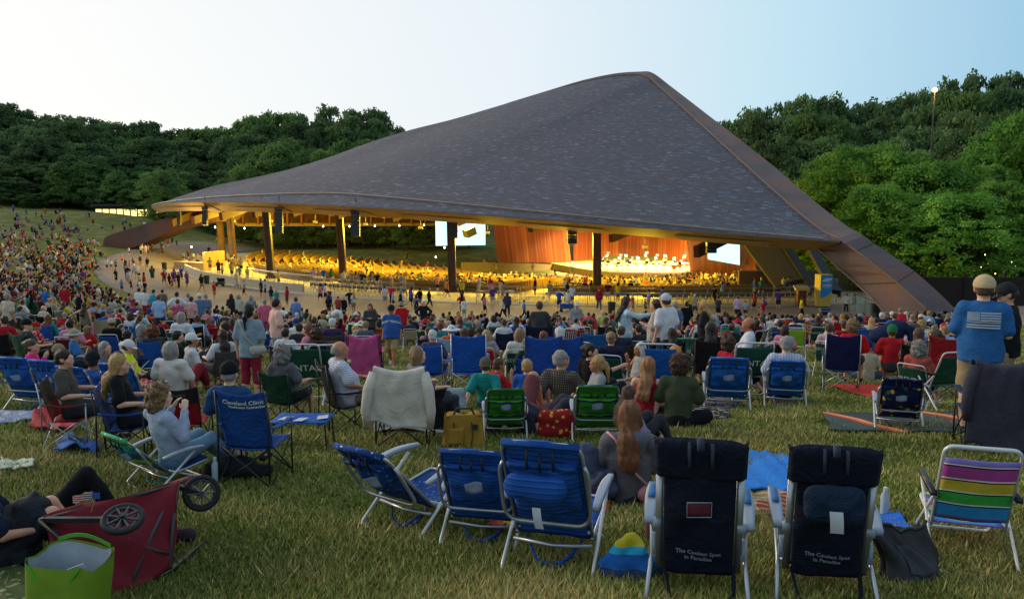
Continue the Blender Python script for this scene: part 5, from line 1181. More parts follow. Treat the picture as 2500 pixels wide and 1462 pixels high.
def lawn_chair(high=.90, seat=.36, wt=None):
    w = .26; P = []; rec = .2
    def S(u, v, off=0.0): return Vector(((u-.5)*2*(w-.01), -.02-rec*v-.03*math.sin(math.pi*u)-off+wr(u, v, .003, 9), seat+.04+(high-.07-seat-.04)*v))
    mb = MB(); mb.sheet(S, 12, 14, .008); P.append(['back_sling', mb.mesh('back_sling', None), 'f'])
    mb = MB(); mb.sheet(lambda u, v: ((u-.5)*2*(w-.01), .0+.42*v, seat+.01-.04*math.sin(math.pi*u)*math.sin(math.pi*v)), 8, 8, .008); P.append(['seat_sling', mb.mesh('seat_sling', None), 'f'])
    mb = MB(); mb.tube(rpath([(-w, .02, seat-.02), (-w, -rec*1.06-.02, high), (w, -rec*1.06-.02, high), (w, .02, seat-.02)], .07, 6), .0125, 8); P.append(['back_frame', mb.mesh('back_frame', None), WTUBE])
    mb = MB(); mb.tube(rpath([(-w, 0, seat), (-w, .44, seat+.02), (w, .44, seat+.02), (w, 0, seat)], .05, 4), .012, 8); P.append(['seat_frame', mb.mesh('seat_frame', None), WTUBE])
    mb = MB(); mb.tube(rpath([(-w-.03, .30, seat+.2), (-w-.03, -.26, .012), (w+.03, -.26, .012), (w+.03, .30, seat+.2)], .06, 4), .012, 8); P.append(['rear_leg', mb.mesh('rear_leg', None), WTUBE])
    mb = MB(); mb.tube(rpath([(-w-.015, -.10, seat+.2), (-w-.015, .45, .012), (w+.015, .45, .012), (w+.015, -.10, seat+.2)], .06, 4), .012, 8); P.append(['front_leg', mb.mesh('front_leg', None), WTUBE])
    for s in (-1, 1):
        mb = MB(); mb.box((s*(w+.03), .08, seat+.215), (.045, .44, .025)); P.append(['armrest', mb.mesh('armrest', None), BLKM])
    return P, S
_cc = {'low': low_chair(), 'lowrec': low_chair(.50, .66), 'tall': tall_chair(), 'camp': camp_chair(), 'camphigh': camp_chair(1.06), 'lawn': lawn_chair(), 'lawnlow': lawn_chair(.72, .2)}
CHAIRS = []
SUBOF = {'arm_inset': 'armrest', 'patch': ('pouch', 'back_panel'), 'patch_border': 'back_panel', 'strap': ('pouch', 'head_cover'), 'carry_loop': 'head_cover'}
def _host(n, made, th):
    for h in ([SUBOF[n]] if isinstance(SUBOF.get(n), str) else SUBOF.get(n, ())):
        if h in made: return made[h]
    return th
TXT = plain('pale_print', C('#c9cdc4'), .8)
def chair(px, py, Y, kind, yaw, col, label=None, wx=1.0, mat=None, metal=None, text=None, group=None, sc=None, cat='folding chair', name=None, seatmat=None, arm=None):
    """px, py: photo position of the middle of the back's top edge"""
    if px > 1500 and abs(yaw) <= 10: yaw += math.degrees(math.atan((px-1250)/F))*.75
    P, S = _cc[kind]; tp = S(.5, 1.0); ya = math.radians(yaw); oy = tp.y
    g = gat(px, Y); dx, dy = oy*math.sin(ya), oy*math.cos(ya); zt = at(px, py, Y+dy).z
    s = min(1.2, max(.8, (zt-g.z)/(tp.z+.01))) if sc is None else sc
    d = (Y+dy*s)*_ct-((g.z+tp.z*s)-CAMZ)*_st; X = (px-1250)/F*d-dx*s; zz = float(gz(X, Y))
    nm = name or {'low': 'beach_chair', 'lowrec': 'beach_chair', 'tall': 'beach_chair', 'camp': 'camp_chair', 'camphigh': 'camp_chair', 'lawn': 'lawn_chair', 'lawnlow': 'lawn_chair'}[kind]
    th = TH(nm, label, cat, (X, Y, zz), yaw, group, s); th.scale = (s*wx, s, s)
    _ho = {}
    for n, me, m in P:
        mm = (mat or TARP) if m == 'f' else (metal or BLKM) if m == 'm' else m
        if n == 'seat_sling' and seatmat: mm = seatmat
        if n == 'armrest' and arm: mm = arm
        o = OB(n, withmat(me, mm), _host(n, _ho, th), C(col) if m == 'f' else None); _ho[n] = o
    if text:
        for (body, u0, v0, size, tm) in text:
            W = abs(S(1, .5).x-S(0, .5).x); H = (S(.5, 1)-S(.5, 0)).length
            lettering(body, size, lambda x, y: S(u0+x/W, v0+y/H)+Vector((0, -.016 if kind != 'tall' else -.02, 0)), tm or TXT, th, .001)
    CHAIRS.append(dict(o=th, px=px, py=py, Y=Y, col=col, kind=kind, auto=label is None)); th['_k'] = kind; return th
# ================================================================== the audience: one entry per person or chair
REG = {'A': (0, 700, 3.898), 'B': (620, 700, 3.898), 'C': (1240, 700, 3.898), 'D': (1860, 650, 3.898), 'S': (0, 0, 1.0), 'L': (0, 480, 6.25), 'P': (0, 400, 3.571), 'Q': (600, 400, 3.571), 'R': (1200, 400, 3.571), 'T': (1800, 400, 3.571)}
def rg(r, x, y): a, b, s = REG[r]; return a+x/s, b+y/s
HM = {'hy': 0}
KIND_SEAT = {'camp': 'camp', 'camphigh': 'camp', 'low': 'low', 'lowrec': 'low', 'lawn': 'lawn', 'lawnlow': 'low'}
def on_chair(th, kind, col, label, seatY=None, **k):
    """a chair set under a seated person already placed"""
    P_, S_ = _cc[kind]; ya = th.rotation_euler[2]; s = th.scale[2]; off = -.14 if KIND_SEAT[kind] != 'low' else -.16
    mat, metal, text, seatmat, arm = k.get('mat'), k.get('metal'), k.get('text'), k.get('seatmat'), k.get('arm')
    X = th.location[0]-math.sin(ya)*off*s; Yv = th.location[1]+math.cos(ya)*off*s
    nm = {'low': 'beach_chair', 'lowrec': 'beach_chair', 'tall': 'beach_chair', 'camp': 'camp_chair', 'camphigh': 'camp_chair', 'lawn': 'lawn_chair', 'lawnlow': 'lawn_chair'}[kind]
    c = TH(nm, label, 'folding chair', (X, Yv, float(gz(X, Yv))), -math.degrees(ya), None, s)
    _ho = {}
    for n, me, m in P_:
        mm = (mat or TARP) if m == 'f' else (metal or BLKM) if m == 'm' else m
        if n == 'seat_sling' and seatmat: mm = seatmat
        if n == 'armrest' and arm: mm = arm
        _ho[n] = OB(n, withmat(me, mm), _host(n, _ho, c), C(col) if m == 'f' else None)
    if text:
        for (body, u0, v0, size, tm) in text:
            W = abs(S_(1, .5).x-S_(0, .5).x); H = (S_(.5, 1)-S_(.5, 0)).length; lettering(body, size, lambda x, y: S_(u0+x/W, v0+y/H)+Vector((0, -.016, 0)), tm or TXT, c, .001)
    CHAIRS.append(dict(o=c, px=proj(c.location)[0], py=0, Y=Yv, col=col, kind=kind, auto=label is None)); return c
def A(reg, x, y, Y, pose, yaw, top, bot, hair, arms, label, ch=None, **k):
    px, py = rg(reg, x, y)
    if Y is None: Y = solveY(px, py, {'ground': .93, 'cross': .92, 'back': .93, 'low': 1.14, 'camp': 1.35, 'lawn': 1.31, 'side': .92}[pose]*.98)
    h = None if hair is None else tuple(hair.split())
    t = None if top is None else tuple(top.split()); b = None if bot is None else tuple(bot.split()); ar = tuple(arms.split()); ar = ar*2 if len(ar) == 1 else ar
    c = k.pop('cap', None); c = tuple(c.split()) if c else None; ck = k.pop('ck', {})
    th = person(px, py, Y, pose, yaw, t, b, h, ar, cap=c, label=label, **k)
    if ch: on_chair(th, *ch, **ck)
    return th
def Wk(reg, x, yh, yf, pose, yaw, top, bot, hair, arms, label, **k):
    px, pf = rg(reg, x, yf); Y = gp(px, pf).y; return A(reg, x, yh, Y, pose, yaw, top, bot, hair, arms, label, hmin=.6, hmax=1.2, **k)
BLUE_ = '#1d56a6'
# --- patterned fabrics
STAR = spots_mat('blue_leaf_print', C('#183a78'), C('#3f74b8'), 26, .30); RIB = stripes_mat('blue_rib', [(0, C('#1c4c98')), (.5, C('#143c80')), (.8, C('#2560b0'))], 2, 34, w=.3)
GREENS = stripes_mat('green_navy_bands', [(0, C('#2f7a24')), (.38, C('#16305a')), (.50, C('#5fae2a')), (.62, C('#16305a')), (.68, C('#2f7a24'))], 2, 4.2)
LIMES = stripes_mat('lime_teal_bands', [(0, C('#2a7f78')), (.12, C('#1e4f8a')), (.2, C('#2a7f78')), (.28, C('#9cc030')), (.34, C('#1e5f8a')), (.44, C('#2a8a7a')), (.52, C('#a8c42a')), (.56, C('#3a9a6a')), (.64, C('#9fb82c'))], 2, 1.0, -.05, rep=False)
RB = [(0, C('#7a68c0')), (.06, C('#2f8fd0')), (.24, C('#111111')), (.26, C('#e8e6e0')), (.28, C('#3faa48')), (.44, C('#111111')), (.46, C('#e8e6e0')), (.48, C('#d6b83c')), (.64, C('#111111')), (.66, C('#e8e6e0')), (.68, C('#b0489a')), (.86, C('#111111')), (.88, C('#e8e6e0')), (.90, C('#8a78c8'))]
RAINB = stripes_mat('rainbow_bands', RB, 2, 1/.42, -.24/.42, rep=False); RAINS = stripes_mat('rainbow_seat_bands', RB, 1, 1/.42, 0, rep=False)
PINE = spots_mat('navy_fruit_print', C('#131f48'), C('#c9a82a'), 9, .30, C('#2f6a50')); PLAID = plaid_mat('dark_plaid_shirt', C('#38342f'), C('#8d877c'), 30)
POLO = stripes_mat('polo_stripes', [(0, C('#c9c6cd')), (.8, C('#6f7fa8'))], 2, 32); POLOV = stripes_mat('polo_vertical', [(0, C('#b9bcc8')), (.65, C('#8a96b4'))], 0, 26)
FLAGT = stripes_mat('red_white_stripes', [(0, C('#b8343c')), (.5, C('#d0c8c4'))], 2, 12); REDPL = plaid_mat('red_white_plaid', C('#a81c24'), C('#d8b8a8'), 9, .3)
TIED = spots_mat('pale_tie_dye', C('#a9c3d4'), C('#c9d6dc'), 9, .42, C('#7fa8c8')); REDFL = spots_mat('red_floral', C('#b01f2a'), C('#d8c0b0'), 16, .3); BLKPR = spots_mat('black_bandana', C('#141418'), C('#9a9aa0'), 26, .22)
SERAPE = stripes_mat('serape_bands', [(0, C('#2f3a38')), (.3, C('#3a4a48')), (.52, C('#8a2f1e')), (.58, C('#d06a3a')), (.64, C('#d8a080')), (.68, C('#8a2f1e')), (.72, C('#2f3a38'))], 0, .8)
DECK = stripes_mat('deck_stripes', [(0, C('#b8343c')), (.16, C('#d8d0c0')), (.28, C('#2a5a9a')), (.44, C('#d89a3a')), (.6, C('#2a2f3a')), (.72, C('#c9c0b0')), (.84, C('#3a8a6a'))], 0, 5)
# --- region A: left
A('A',70,60,29,'stand',20,'#b8ac9a s','#37383c s','grey short','down','grey haired man in a beige polo standing at the left edge of the lawn')
A('A',430,8,50,'stand',30,'#1f5fb4 s','#b8bcc8 s','grey short','hip down','man in a bright blue polo and pale shorts standing on the left lawn',hmax=1.2)
A('A',612,-22,49,'stand',-10,'#a3202c s','#2c3444 s','auburn short','down','man in a plain red tee standing beside the blue polo man',hmax=1.25)
A('A',745,45,44,'stand',180,'#1a1a1c t','#222226 l','dark long','down hip','woman in a black vest facing up the lawn, behind the woman with spread arms')
A('A',805,148,30,'stand',5,'#6e665e t','#18181c s','dark long','out down','long haired woman in a taupe vest and black shorts reaching out her arm',hmax=1.2)
A('A',345,335,22,'lawn',40,'#a05048 s','#3a2a2a l','grey short','rest','woman in a red baseball cap and floral top in a dark chair',cap='#b01c22 cap',topmat=REDFL,ch=('camp','#2a2624','dark grey camp chair of the woman in the red cap'))
A('A',700,402,17.5,'camp',60,'#2f6aa8 s','#3a3a40 s','grey short','lap','person in a wide grey sun hat and blue shirt seated left of centre',cap='#8f8a80 sunhat',ch=('camp','#1d2030','dark navy camp chair of the person in the sun hat'))
A('A',300,500,14,'low',75,'#d8227c l','#3a4a6a l','brown bun','rest face','woman in a hot pink long sleeved top drinking beside the blue chairs',hy=10)
A('A',560,545,13.6,'low',95,'#26436e s','#555048 s','dark short','lap','bearded man in a tan cap sitting behind the row of blue chairs',cap='#8a7356 cap')
A('A',880,612,12.4,'ground',20,'#2f5796 s','#444850 s','dark short','knee','boy in a black patterned bandana and blue tee beside the blue chairs',cap='#1c1c22 capback',hy=-20)
A('A',1000,522,15,'low',100,'#6a6460 s','#303038 l','grey bob','lap','grey haired woman with a short bob behind the bandana boy')
A('A',1130,618,13,'low',40,'#a8252e s','#90222a l','dark long','lap face','dark haired woman in red floral wrapped in a red plaid blanket',topmat=REDFL,botmat=REDPL)
A('A',1215,503,15.5,'low',75,'#c6dc1e s','#26262c s','black short','lap','person in a neon yellow tee and white cap looking down',cap='#c9c9c9 cap',hp=-20)
A('A',1630,515,15.2,'ground',12,'#c9c2bc s','#7a2430 l','grey bob','ground ground','broad grey haired woman in a white tee sitting on the grass',fat=.05,scx=1.15)
A('A',1350,355,18,'lawn',85,'#6a5f5c s','#2c2c30 l','grey bob','lap','woman with grey brown hair in a dark print top, in profile',ch=('lawn','#8f8876','beige lawn chair of the woman in the dark print top'))
A('A',1460,385,18,'camphigh' if 0 else 'camp',0,'#33363c s','#26262a s','auburn afro','rest','person with bushy auburn hair in the tall blue camp chair',ch=('camphigh','#1b4f9e','tall bright blue camp chair left of centre, with a bushy haired sitter'))
A('A',1215,345,21,'ground',30,'#c9c9c9 s','#303038 s','black short','knee','black haired person in a white tee sitting behind the lime chairs')
A('A',1725,240,23,'lawn',10,'#c2c6cc s','#444 s'.replace('#444','#444444'),'grey bob','rest','grey haired person in white in a green rental chair, left of centre',ch=('lawn','#1c4a3a','green rental chair with a grey haired sitter, left of centre'),ck=dict(text=[('RENTAL',.5,.6,.13,None)]))
A('A',1690,312,20.5,'ground',60,'#1c1c20 s','#2a2a30 s','black short','knee','black haired boy in a black tee beside the two green chairs')
A('A',1825,372,18.5,'ground',55,'#c4c4ca l','#16161c s','black short','down lap','child in a white and grey top and white cap kneeling on the grass',cap='#c9c9c9 cap')
A('A',2135,330,20,'low',-75,'#20222c s','#33343a s','dark short','lap','dark haired boy in profile looking left, by the standing woman in red trousers')
A('A',2110,412,16.3,'camp',-40,'#c4c4c8 s','#30303a s','dark long','rest','long dark haired woman in white in the grey and black camp chair',ch=('camp','#4a4744','grey and black camp chair left of the woman in red trousers'))
BAGY = lambda th, J: (lambda mb: (mb.tube([J['shL']+v3(0, -.02, .07), J['chest']+v3(0, -.17, -.05), J['pel']+v3(.17, -.13, .10)], .012, 5), mb.build('strap', plain('strap_tan', C('#a09078')), th)))(MB())
def crossbag(col):
    def f(th, J):
        mb = MB(); mb.tube([J['shL']+v3(-.02, 0, .075), J['shL']+v3(.05, -.10, .04), J['chest']+v3(.02, -.155, -.08), J['pel']+v3(.16, -.15, .10), J['pel']+v3(.2, -.08, .06)], .013, 5); mb.build('bag_strap', plain('strap'+col, C(col)), th, True)
        V, Q = grow([(J['pel']+v3(.16, -.15, .02), J['pel']+v3(.27, -.08, .02), .085, .08, (YA, 1.5))], .014, .02, amp=.006, ns=30); OB('shoulder_bag', mesh_of('shoulder_bag', V, Q, [plain('bag'+col, C(col), .6)]), th)
    return f
A('A',2370,165,14,'stand',12,'#7f929c s','#8a2438 c','black pony','down phone','woman in a grey blue shirt and cropped red trousers with a crossbody bag',extra=crossbag('#a39a90'),hmax=1.2,shoes='#b09080')
A('A',1510,75,36,'stand',0,'#8fb0d8 s','#30343c s','auburn short','down','auburn haired person in a pale blue shirt on the mid lawn, left',hmax=1.2)
A('A',1680,28,42,'stand',-20,'#cfcfcf s','#26262c s','black short','hip','dark haired man in a white tee, hands on hips, near the walk')
A('A',1790,14,45,'stand',10,'#c09aa8 s','#2c2c34 s','grey short','down','man in a dusty pink shirt beside the man in the white tee')
A('A',1822,93,37,'stand',15,'#b8343c s','#1c2230 s','dark short','down','person in a red and white striped tee standing near the walk',topmat=FLAGT)
A('A',1895,60,40,'stand',-40,'#4f7090 s','#5a564c s','grey short','down','man in a blue plaid shirt and white cap standing near the walk',cap='#c9c9c4 cap')
A('A',1958,65,42,'stand',10,'#5a6a84 s','#33343a s','grey short','down','grey haired man in slate blue just behind the white capped man')
A('A',2200,52,50,'stand',0,'#26282e l','#22242a l','dark bob','lap','person in a black jacket, leftmost of three standing by the walk')
A('A',2270,52,50,'stand',0,'#b9b2a2 l','#2c2e34 l','grey bob','lap','person in a cream jacket, middle one of three standing by the walk')
A('A',2390,60,49,'stand',10,'#8a8a90 l','#26262c l','grey bob','hip lap','person in a black and white striped top, third of three by the walk',topmat=stripes_mat('bw_stripes',[(0,C('#1a1a1c')),(.5,C('#b8b8b8'))],0,14))
A('A',1690,118,37,'stand',0,'#b04a78 s','#a03a68 s','auburn short','down','girl in a pink floral top near the striped shirt person',hmin=.6,topmat=spots_mat('pink_floral',C('#a83a6a'),C('#d8a0b8'),18))
A('A',1460,-3,52,'stand',0,'#2a94a8 t','#5a3a48 s','black short','down','man in a turquoise sleeveless vest standing by the walk')
A('A',1378,0,52,'stand',10,'#c9cccf s','#a02c34 s','dark short','down','person in a white tee and red shorts by the walk')
A('A',1322,-12,54,'stand',0,'#d2d2d2 s','#c0c0c0 s','black short','down','man in white tee and pale shorts, left of the red shorts person')
A('A',1545,-18,55,'stand',0,'#5c5f5c s','#4a4c48 s','dark short','down','man in olive grey with hands at his sides near the walk edge')
A('S',558,908,7.85,'camp',5,'#27476e s','#2c2c30 s','grey short','rest','man in a black cap in the big blue printed camp chair',cap='#17181c cap')
A('S',155,914,9.3,'camp',75,'#4a4640 s','#33343a l','dark short','rest','dark haired man with sunglasses on his head in a red and grey chair',ch=('camp','#7c1620','maroon and grey camp chair of the man with sunglasses'),ck=dict(mat=stripes_mat('maroon_grey',[(0,C('#8c1a24')),(.62,C('#3a3330'))],2,1,0,rep=False),metal=ALU))
A('S',290,934,8.7,'camp',75,'#17181c s','#26262c l','blonde long','rest','blonde woman in a black top in the dark blue camp chair',ch=('camp','#123a7c','dark blue camp chair of the blonde woman in black'))
A('S',388,1002,7.5,'low',38,'#9aa2b8 l','#6a88a0 l','sandy curly','face face','woman with curly grey blonde hair and pale jumper holding up her hands',hy=30)
on_chair(PEOPLE[-1]['o'],'lowrec','#9cb82c','lime and teal banded low chair of the curly haired woman',mat=LIMES)
for i_,(x,y,Y,yw,n) in enumerate(((100,668,13.0,12,'leftmost of the four at the left edge'),(405,697,12.6,16,'second of the four at the left edge'),(655,762,12.0,20,'third of the four, behind the man with sunglasses'),(1085,727,12.2,14,'fourth, nearest the red plaid blanket'))):
    px,py=rg('A',x,y); chair(px,py,Y,'low',yw,'#1d5aa8','blue backpack beach chair, '+n,mat=None)
# --- region B
A('B',215,112,20.7,'stand',55,'#d8b0a0 s','#8f9eae s','black short','down phone','young black haired man in a pale peach tee and denim shorts',hmax=1.15,shoes='#c0c0c0')
A('B',400,70,44,'stand',20,'#5a7cb0 s','#8a7a60 l','brown short','down','balding man in a mid blue tee and tan trousers near the walk')
A('B',100,115,36,'stand',-15,'#c85a78 s','#a05068 s','grey short','down','short person in pink with grey hair behind the peach tee man',hmin=.6)
Wk('B',710,85,285,'walk',10,'#1a1a1c s','#3a3c44 s','black afro','down','boy in a black printed tee walking with two other boys')
Wk('B',800,90,290,'stand',0,'#9c3a34 s','#3a4450 s','black short','down','boy in a brick red tee, middle of three boys')
Wk('B',855,95,290,'stand',0,'#16181c l','#16181c s','grey short','down','child in black with pale hair, right one of three boys')
def kure(th, J):
    V, Fs = text_mesh('KURE BEACH', .088, None, .003); c = J['chest']; V = [(x*1.0, 0, y+.05-.9*x*x) for x, y, z in V]; V = [Vector((v[0], c[1]+.155-1.25*v[0]**2+.0, c[2]+v[2]))for v in V]
    V = [Vector((-v.x, v.y, v.z)) for v in V]; OB('lettering', mesh_of('lettering', V, Fs, [WHT], False), th)
    mb = MB(); 
    for s in (-1, 1): mb.lathe([(.002, -.004), (.022, 0), (.002, .006)], hpnt(J, s*.034, .102, .004), 10, Euler((-1.57, 0, 0)).to_matrix())
    mb.tube([hpnt(J, -.09, .0, .008), hpnt(J, -.05, .098, .012), hpnt(J, .05, .098, .012), hpnt(J, .09, .0, .008)], .004, 5); mb.build('sunglasses', BLKM, th)
A('B',1305,172,22.9,'walk',182,'#2f5596 s','#a38b5e s','brown short','down','man in sunglasses, blue tee and khaki shorts walking up the lawn',cap='#1d222c cap',extra=kure,fat=.05,hmax=1.2,shoes='#b0aca4')
A('B',1400,140,37,'stand',-10,'#b81c24 s','#33343a s','brown short','down','man in a red tee and straw hat behind the sunglasses man',cap='#8a7a60 sunhat',fat=.03)
A('B',1612,125,46,'stand',170,'#1c1e28 l','#5f7f9f l','white short','hip','older man in a dark jumper and pale jeans, hands on hips')
Wk('Q',1600,1085,1255,'walk',90,'#15161a s','#15161a l','brown short','swingf swingb','security guard in black striding along the walk')
A('B',1105,160,33,'stand',175,'#3f4044 l','#2c3038 l','brown long','cross','woman in a dark grey coat and cat ear headband facing the camera',hmax=1.2)
def n23(th, J):
    V, Fs = text_mesh('23', .17, None, .006); c = J['chest']; OB('lettering', mesh_of('lettering', [Vector((v[0], c[1]-.15+1.1*v[0]**2, c[2]+v[1]+.03)) for v in V], Fs, [plain('dark_print', (.06, .06, .07))], False), th)
Wk('B',2000,110,310,'stand',20,'#c9c9cc s','#6aa084 s','black short','phone','man in a white tee numbered 23 and green shorts',extra=n23)
Wk('B',2370,115,300,'walk',-60,'#c0b4b8 s','#18181c l','dark long','phone','dark haired woman in a pale tee and black trousers looking at a phone')
Wk('B',2410,50,290,'stand',0,'#3a3450 l','#2a2438 l','dark bob','down','tall person in dark purple beside the woman with a phone')
Wk('C',155,125,300,'walk',75,'#3a72b0 s','#17181c l','dark short','swingf swingb','walker in a blue tee and black trousers on the walk')
Wk('B',1325,50,200,'walk',60,'#7f8eb0 s','#2c2e38 s','grey short','down','walker in a lavender grey tee by the railing')
Wk('B',1308,-20,170,'stand',20,'#b0202c s','#2a1c24 l','brown short','down','person in a red top at the railing by the steps')
A('B',845,208,44,'bend',70,'#c9c9c9 s','#8a8478 l','dark short','down','person in a white tee bending forward near the walk')
A('B',335,226,38,'bend',75,'#c4c6ca s','#30343c l','black short','down','person in a white tee bending right behind the peach tee man')
big = A('B',820,517,10.6,'camp',62,'#bfbcc8 s','#7c746a s','grey bald','knee lap','big balding man in a striped polo and glasses in a black camp chair',topmat=POLO,fat=.07,scx=1.1,hp=-12,
  ch=('camphigh','#131316','black high backed camp chair of the big balding man'),ck=dict(text=[('Coleman',.5,.9,.06,None)]))
A('B',1560,576,10.3,'camp',62,'#7a7a80 s','#3a3c44 l','sandy bob','rest','woman with dark blonde hair and glasses in profile behind the white jacket')
px,py=rg('B',1385,790); chair(px,py,9.5,'camp',2,'#26262c','black camp chair with a cream jacket hung over its back')
A('B',270,715,11.2,'camp',20,'#5a5a5e s','#33343a s','grey curly','rest','person with shaggy grey hair low in the dark green chair',ch=('camp','#173a2c','dark green camp chair with a shaggy grey haired sitter'))
px,py=rg('B',430,588); chair(px,py,13.6,'lawn',0,'#1c4a3a','empty green rental chair left of the big balding man',text=[('RENTAL',.5,.35,.14,None)])
px,py=rg('B',700,592); chair(px,py,13.8,'lawn',-10,'#1c4a3a','green folding chair mostly hidden behind the big balding man')
px,py=rg('B',1040,455); chair(px,py,16.5,'camp',-8,'#b04878','pink camp chair with cloth hanging from it')
A('B',745,300,22,'camp',0,'#3a3050 s','#33343a s','white short','rest','white haired man above the grey and red camp chair',ch=('camp','#6a6258','grey camp chair with red sides and a peak emblem'),ck=dict(mat=stripes_mat('grey_red',[(0,C('#8c1a24')),(.52,C('#7a7064')),(.8,C('#4a443c'))],2,1,0,rep=False)))
A('B',595,405,17,'camp',0,'#3a2c28 s','#33343a s','brown afro','rest','brown haired person behind the dark navy camp chair',ch=('camphigh','#15203a','dark navy camp chair with a paper tag on top'))
A('B',505,360,19.5,'lawn',-80,'#c87a90 s','#33343a s','auburn long','lap','auburn haired woman in pink looking left in profile')
A('B',432,350,20.5,'camp',0,'#33343a s','#33343a s','black short','rest','black haired person in the grey camp chair with a peak emblem',ch=('camp','#5c564c','grey camp chair with a peak emblem near the peach tee man'))
A('B',300,395,18,'camp',10,'#c9c9c9 s','#33343a s','black short','rest','person in white below the peach tee man, in a navy chair',ch=('camp','#152a5c','navy camp chair just right of the peach tee man'))
A('B',405,300,25,'lawn',20,'#c4c4c8 s','#33343a s','grey short','rest','person in a white tee and navy cap in a white chair',cap='#1c3a6a capback',ch=('lawn','#b8b8b4','white lawn chair of the person in the navy cap'))
A('B',670,333,24,'ground',60,'#3a3c44 s','#33343a s','dark short','lap','dark haired person in profile left of the white haired man')
A('B',965,320,27,'ground',20,'#b02430 s','#33343a s','blonde short','lap','blond toddler in a red top',hmin=.5)
A('B',1020,322,25,'lawn',10,'#a8a090 s','#33343a s','grey short','rest','person in a white straw hat beside the blond toddler',cap='#c9c2b0 sunhat',ch=('lawn','#a8b82c','lime chair under the straw hat person'))
A('B',1062,328,24,'lawn',0,'#5a5a6a s','#33343a s','sandy short','rest','sandy haired person in the blue chair beside the straw hat',ch=('lawn','#1b4f9e','blue lawn chair beside the straw hat person'))
A('B',1700,412,16.6,'camp',10,'#4a4460 s','#4a4440 s','white short','rest','big white haired man in the left one of two tall blue chairs',ch=('camphigh','#1f55b0','tall royal blue camp chair of the big white haired man'),ck=dict(metal=ALU),fat=.05)
px,py=rg('B',2040,475); chair(px,py,15.6,'camphigh',0,'#1f55b0','empty tall royal blue camp chair right of the white haired man',metal=ALU)
A('B',2000,395,19.5,'lawn',10,'#7a5a50 s','#33343a s','brown long','rest','brown haired woman between the tall blue and the red chairs',ch=('lawn','#b81824','red chair behind the empty tall blue camp chair, with a brown haired sitter'))
A('B',2215,410,19,'lawn',15,'#8a8a90 s','#33343a s','blonde bob','rest','blonde person in the red chair right of the tall blue one',ch=('lawn','#b81824','red chair with a blonde sitter right of the empty blue chair'))
A('B',2205,672,13,'back',12,'#1d7f7c s','#1c2438 s','brown short','back back','man in a teal tee and camouflage cap leaning back on his arms',cap='#5c5644 capback')
A('B',2330,685,13.6,'ground',60,'#a82028 s','#33343a s','brown short','lap face','boy in a red tee shading his eyes beside the teal tee man',hmin=.6)
A('B',2408,830,10.6,'lie',25,'#2c2a38 s','#6a3a3c s','dark short','down','dark haired person lying back with one bare knee raised',hmin=.9)
# --- region C
A('C',300,140,24,'stand',0,'#3a3a3c l','#2a2c32 l','brown short','lap','man in a charcoal hooded jumper standing with his back to us, centre',fat=.03,hmax=1.2)
def navy(th, J):
    V, Fs = text_mesh("NAVY", .10, None, .004); c = J['chest']; OB('lettering', mesh_of('lettering', [Vector((-v[0], c[1]+.15-1.1*v[0]**2, c[2]+v[1]+.03)) for v in V], Fs, [plain('gold_print', C('#8a7030'))], False), th)
A('C',655,143,38,'stand',180,'#8a8c92 l','#3a3c44 l','brown short','down','man in a grey sweatshirt and white cap facing the camera by the walk',cap='#c9c9c9 cap',extra=navy)
A('C',780,225,33,'bend',178,'#a33a48 s','#8a7d68 s','dark short','down','person in a dusty red tee bending toward the camera')
A('C',905,218,33,'stand',170,'#b9c26a s','#4a4c50 l','brown bald','down','bald man in a yellow green polo and glasses',hmin=.75)
A('C',1130,98,21.5,'stand',80,'#a9c3d4 l','#7f95a8 x','dark long','down fwd','woman in a pale tie dye hoodie with very long brown hair',topmat=TIED,hmax=1.15)
A('C',1405,122,20.3,'stand',-65,'#b0a498 s','#17181c l','dark pony','phone down','woman in a beige tee and black leggings facing left in the talking group',fat=.04,hmax=1.12)
A('C',1500,63,19.3,'stand',-30,'#cbcaca s','#33384a l','brown short','down','tall man in a white tee and white trucker cap in the talking group',cap='#b0b4b8 cap',hmax=1.2)
A('C',1860,135,24,'stand',-75,'#26262a l','#26262a l','blonde long','cross','blonde woman in a black hoodie with crossed arms looking left')
A('C',1590,142,31,'stand',0,'#4a6484 s','#5a564c s','grey short','down','man in a slate blue tee behind the white trucker cap man',cap='#8a8a8a cap')
A('C',1700,140,40,'stand',0,'#141418 l','#141418 l','black short','lap','person all in black with back turned near the walk')
A('C',1235,222,28,'low',80,'#a81c26 s','#33343a s','dark short','knee','man in a red shirt and black cap sitting behind the tie dye woman',cap='#15151a cap')
A('C',2000,240,36,'bend',80,'#8f939c l','#a84a78 l','dark short','down','person in a grey jumper bending toward the right')
A('C',110,395,17,'lawn',0,'#c6c0b4 l','#33343a s','sandy bob','rest','person with sandy bobbed hair and cream top in a rental chair',ch=('lawn','#1c4a3a','green rental chair of the sandy bobbed sitter'),ck=dict(text=[('RENTAL',.4,.62,.13,None)]))
A('C',200,490,15.4,'camp',0,'#26382c s','#33343a s','grey curly','rest','person with curly grey hair left of the two blue camp chairs',ch=('camp','#2050a8','blue armed camp chair left of the pair, curly grey sitter'))
A('C',340,425,17,'camp',10,'#4a4a50 s','#33343a s','auburn short','rest','man with short auburn hair behind the left blue camp chair')
A('C',492,388,15.6,'camp',-15,'#26302c l','#33343a s','white short','rest','large white haired man in a dark green coat, centre',fat=.04,hp=-10)
px,py=rg('C',340,492); chair(px,py,14.8,'camphigh',2,'#1f4da0','left of two linked bright blue camp chairs, in the centre')
px,py=rg('C',545,492); chair(px,py,14.9,'camphigh',-3,'#1f4da0','right one of two bright blue camp chairs, under the white haired man')
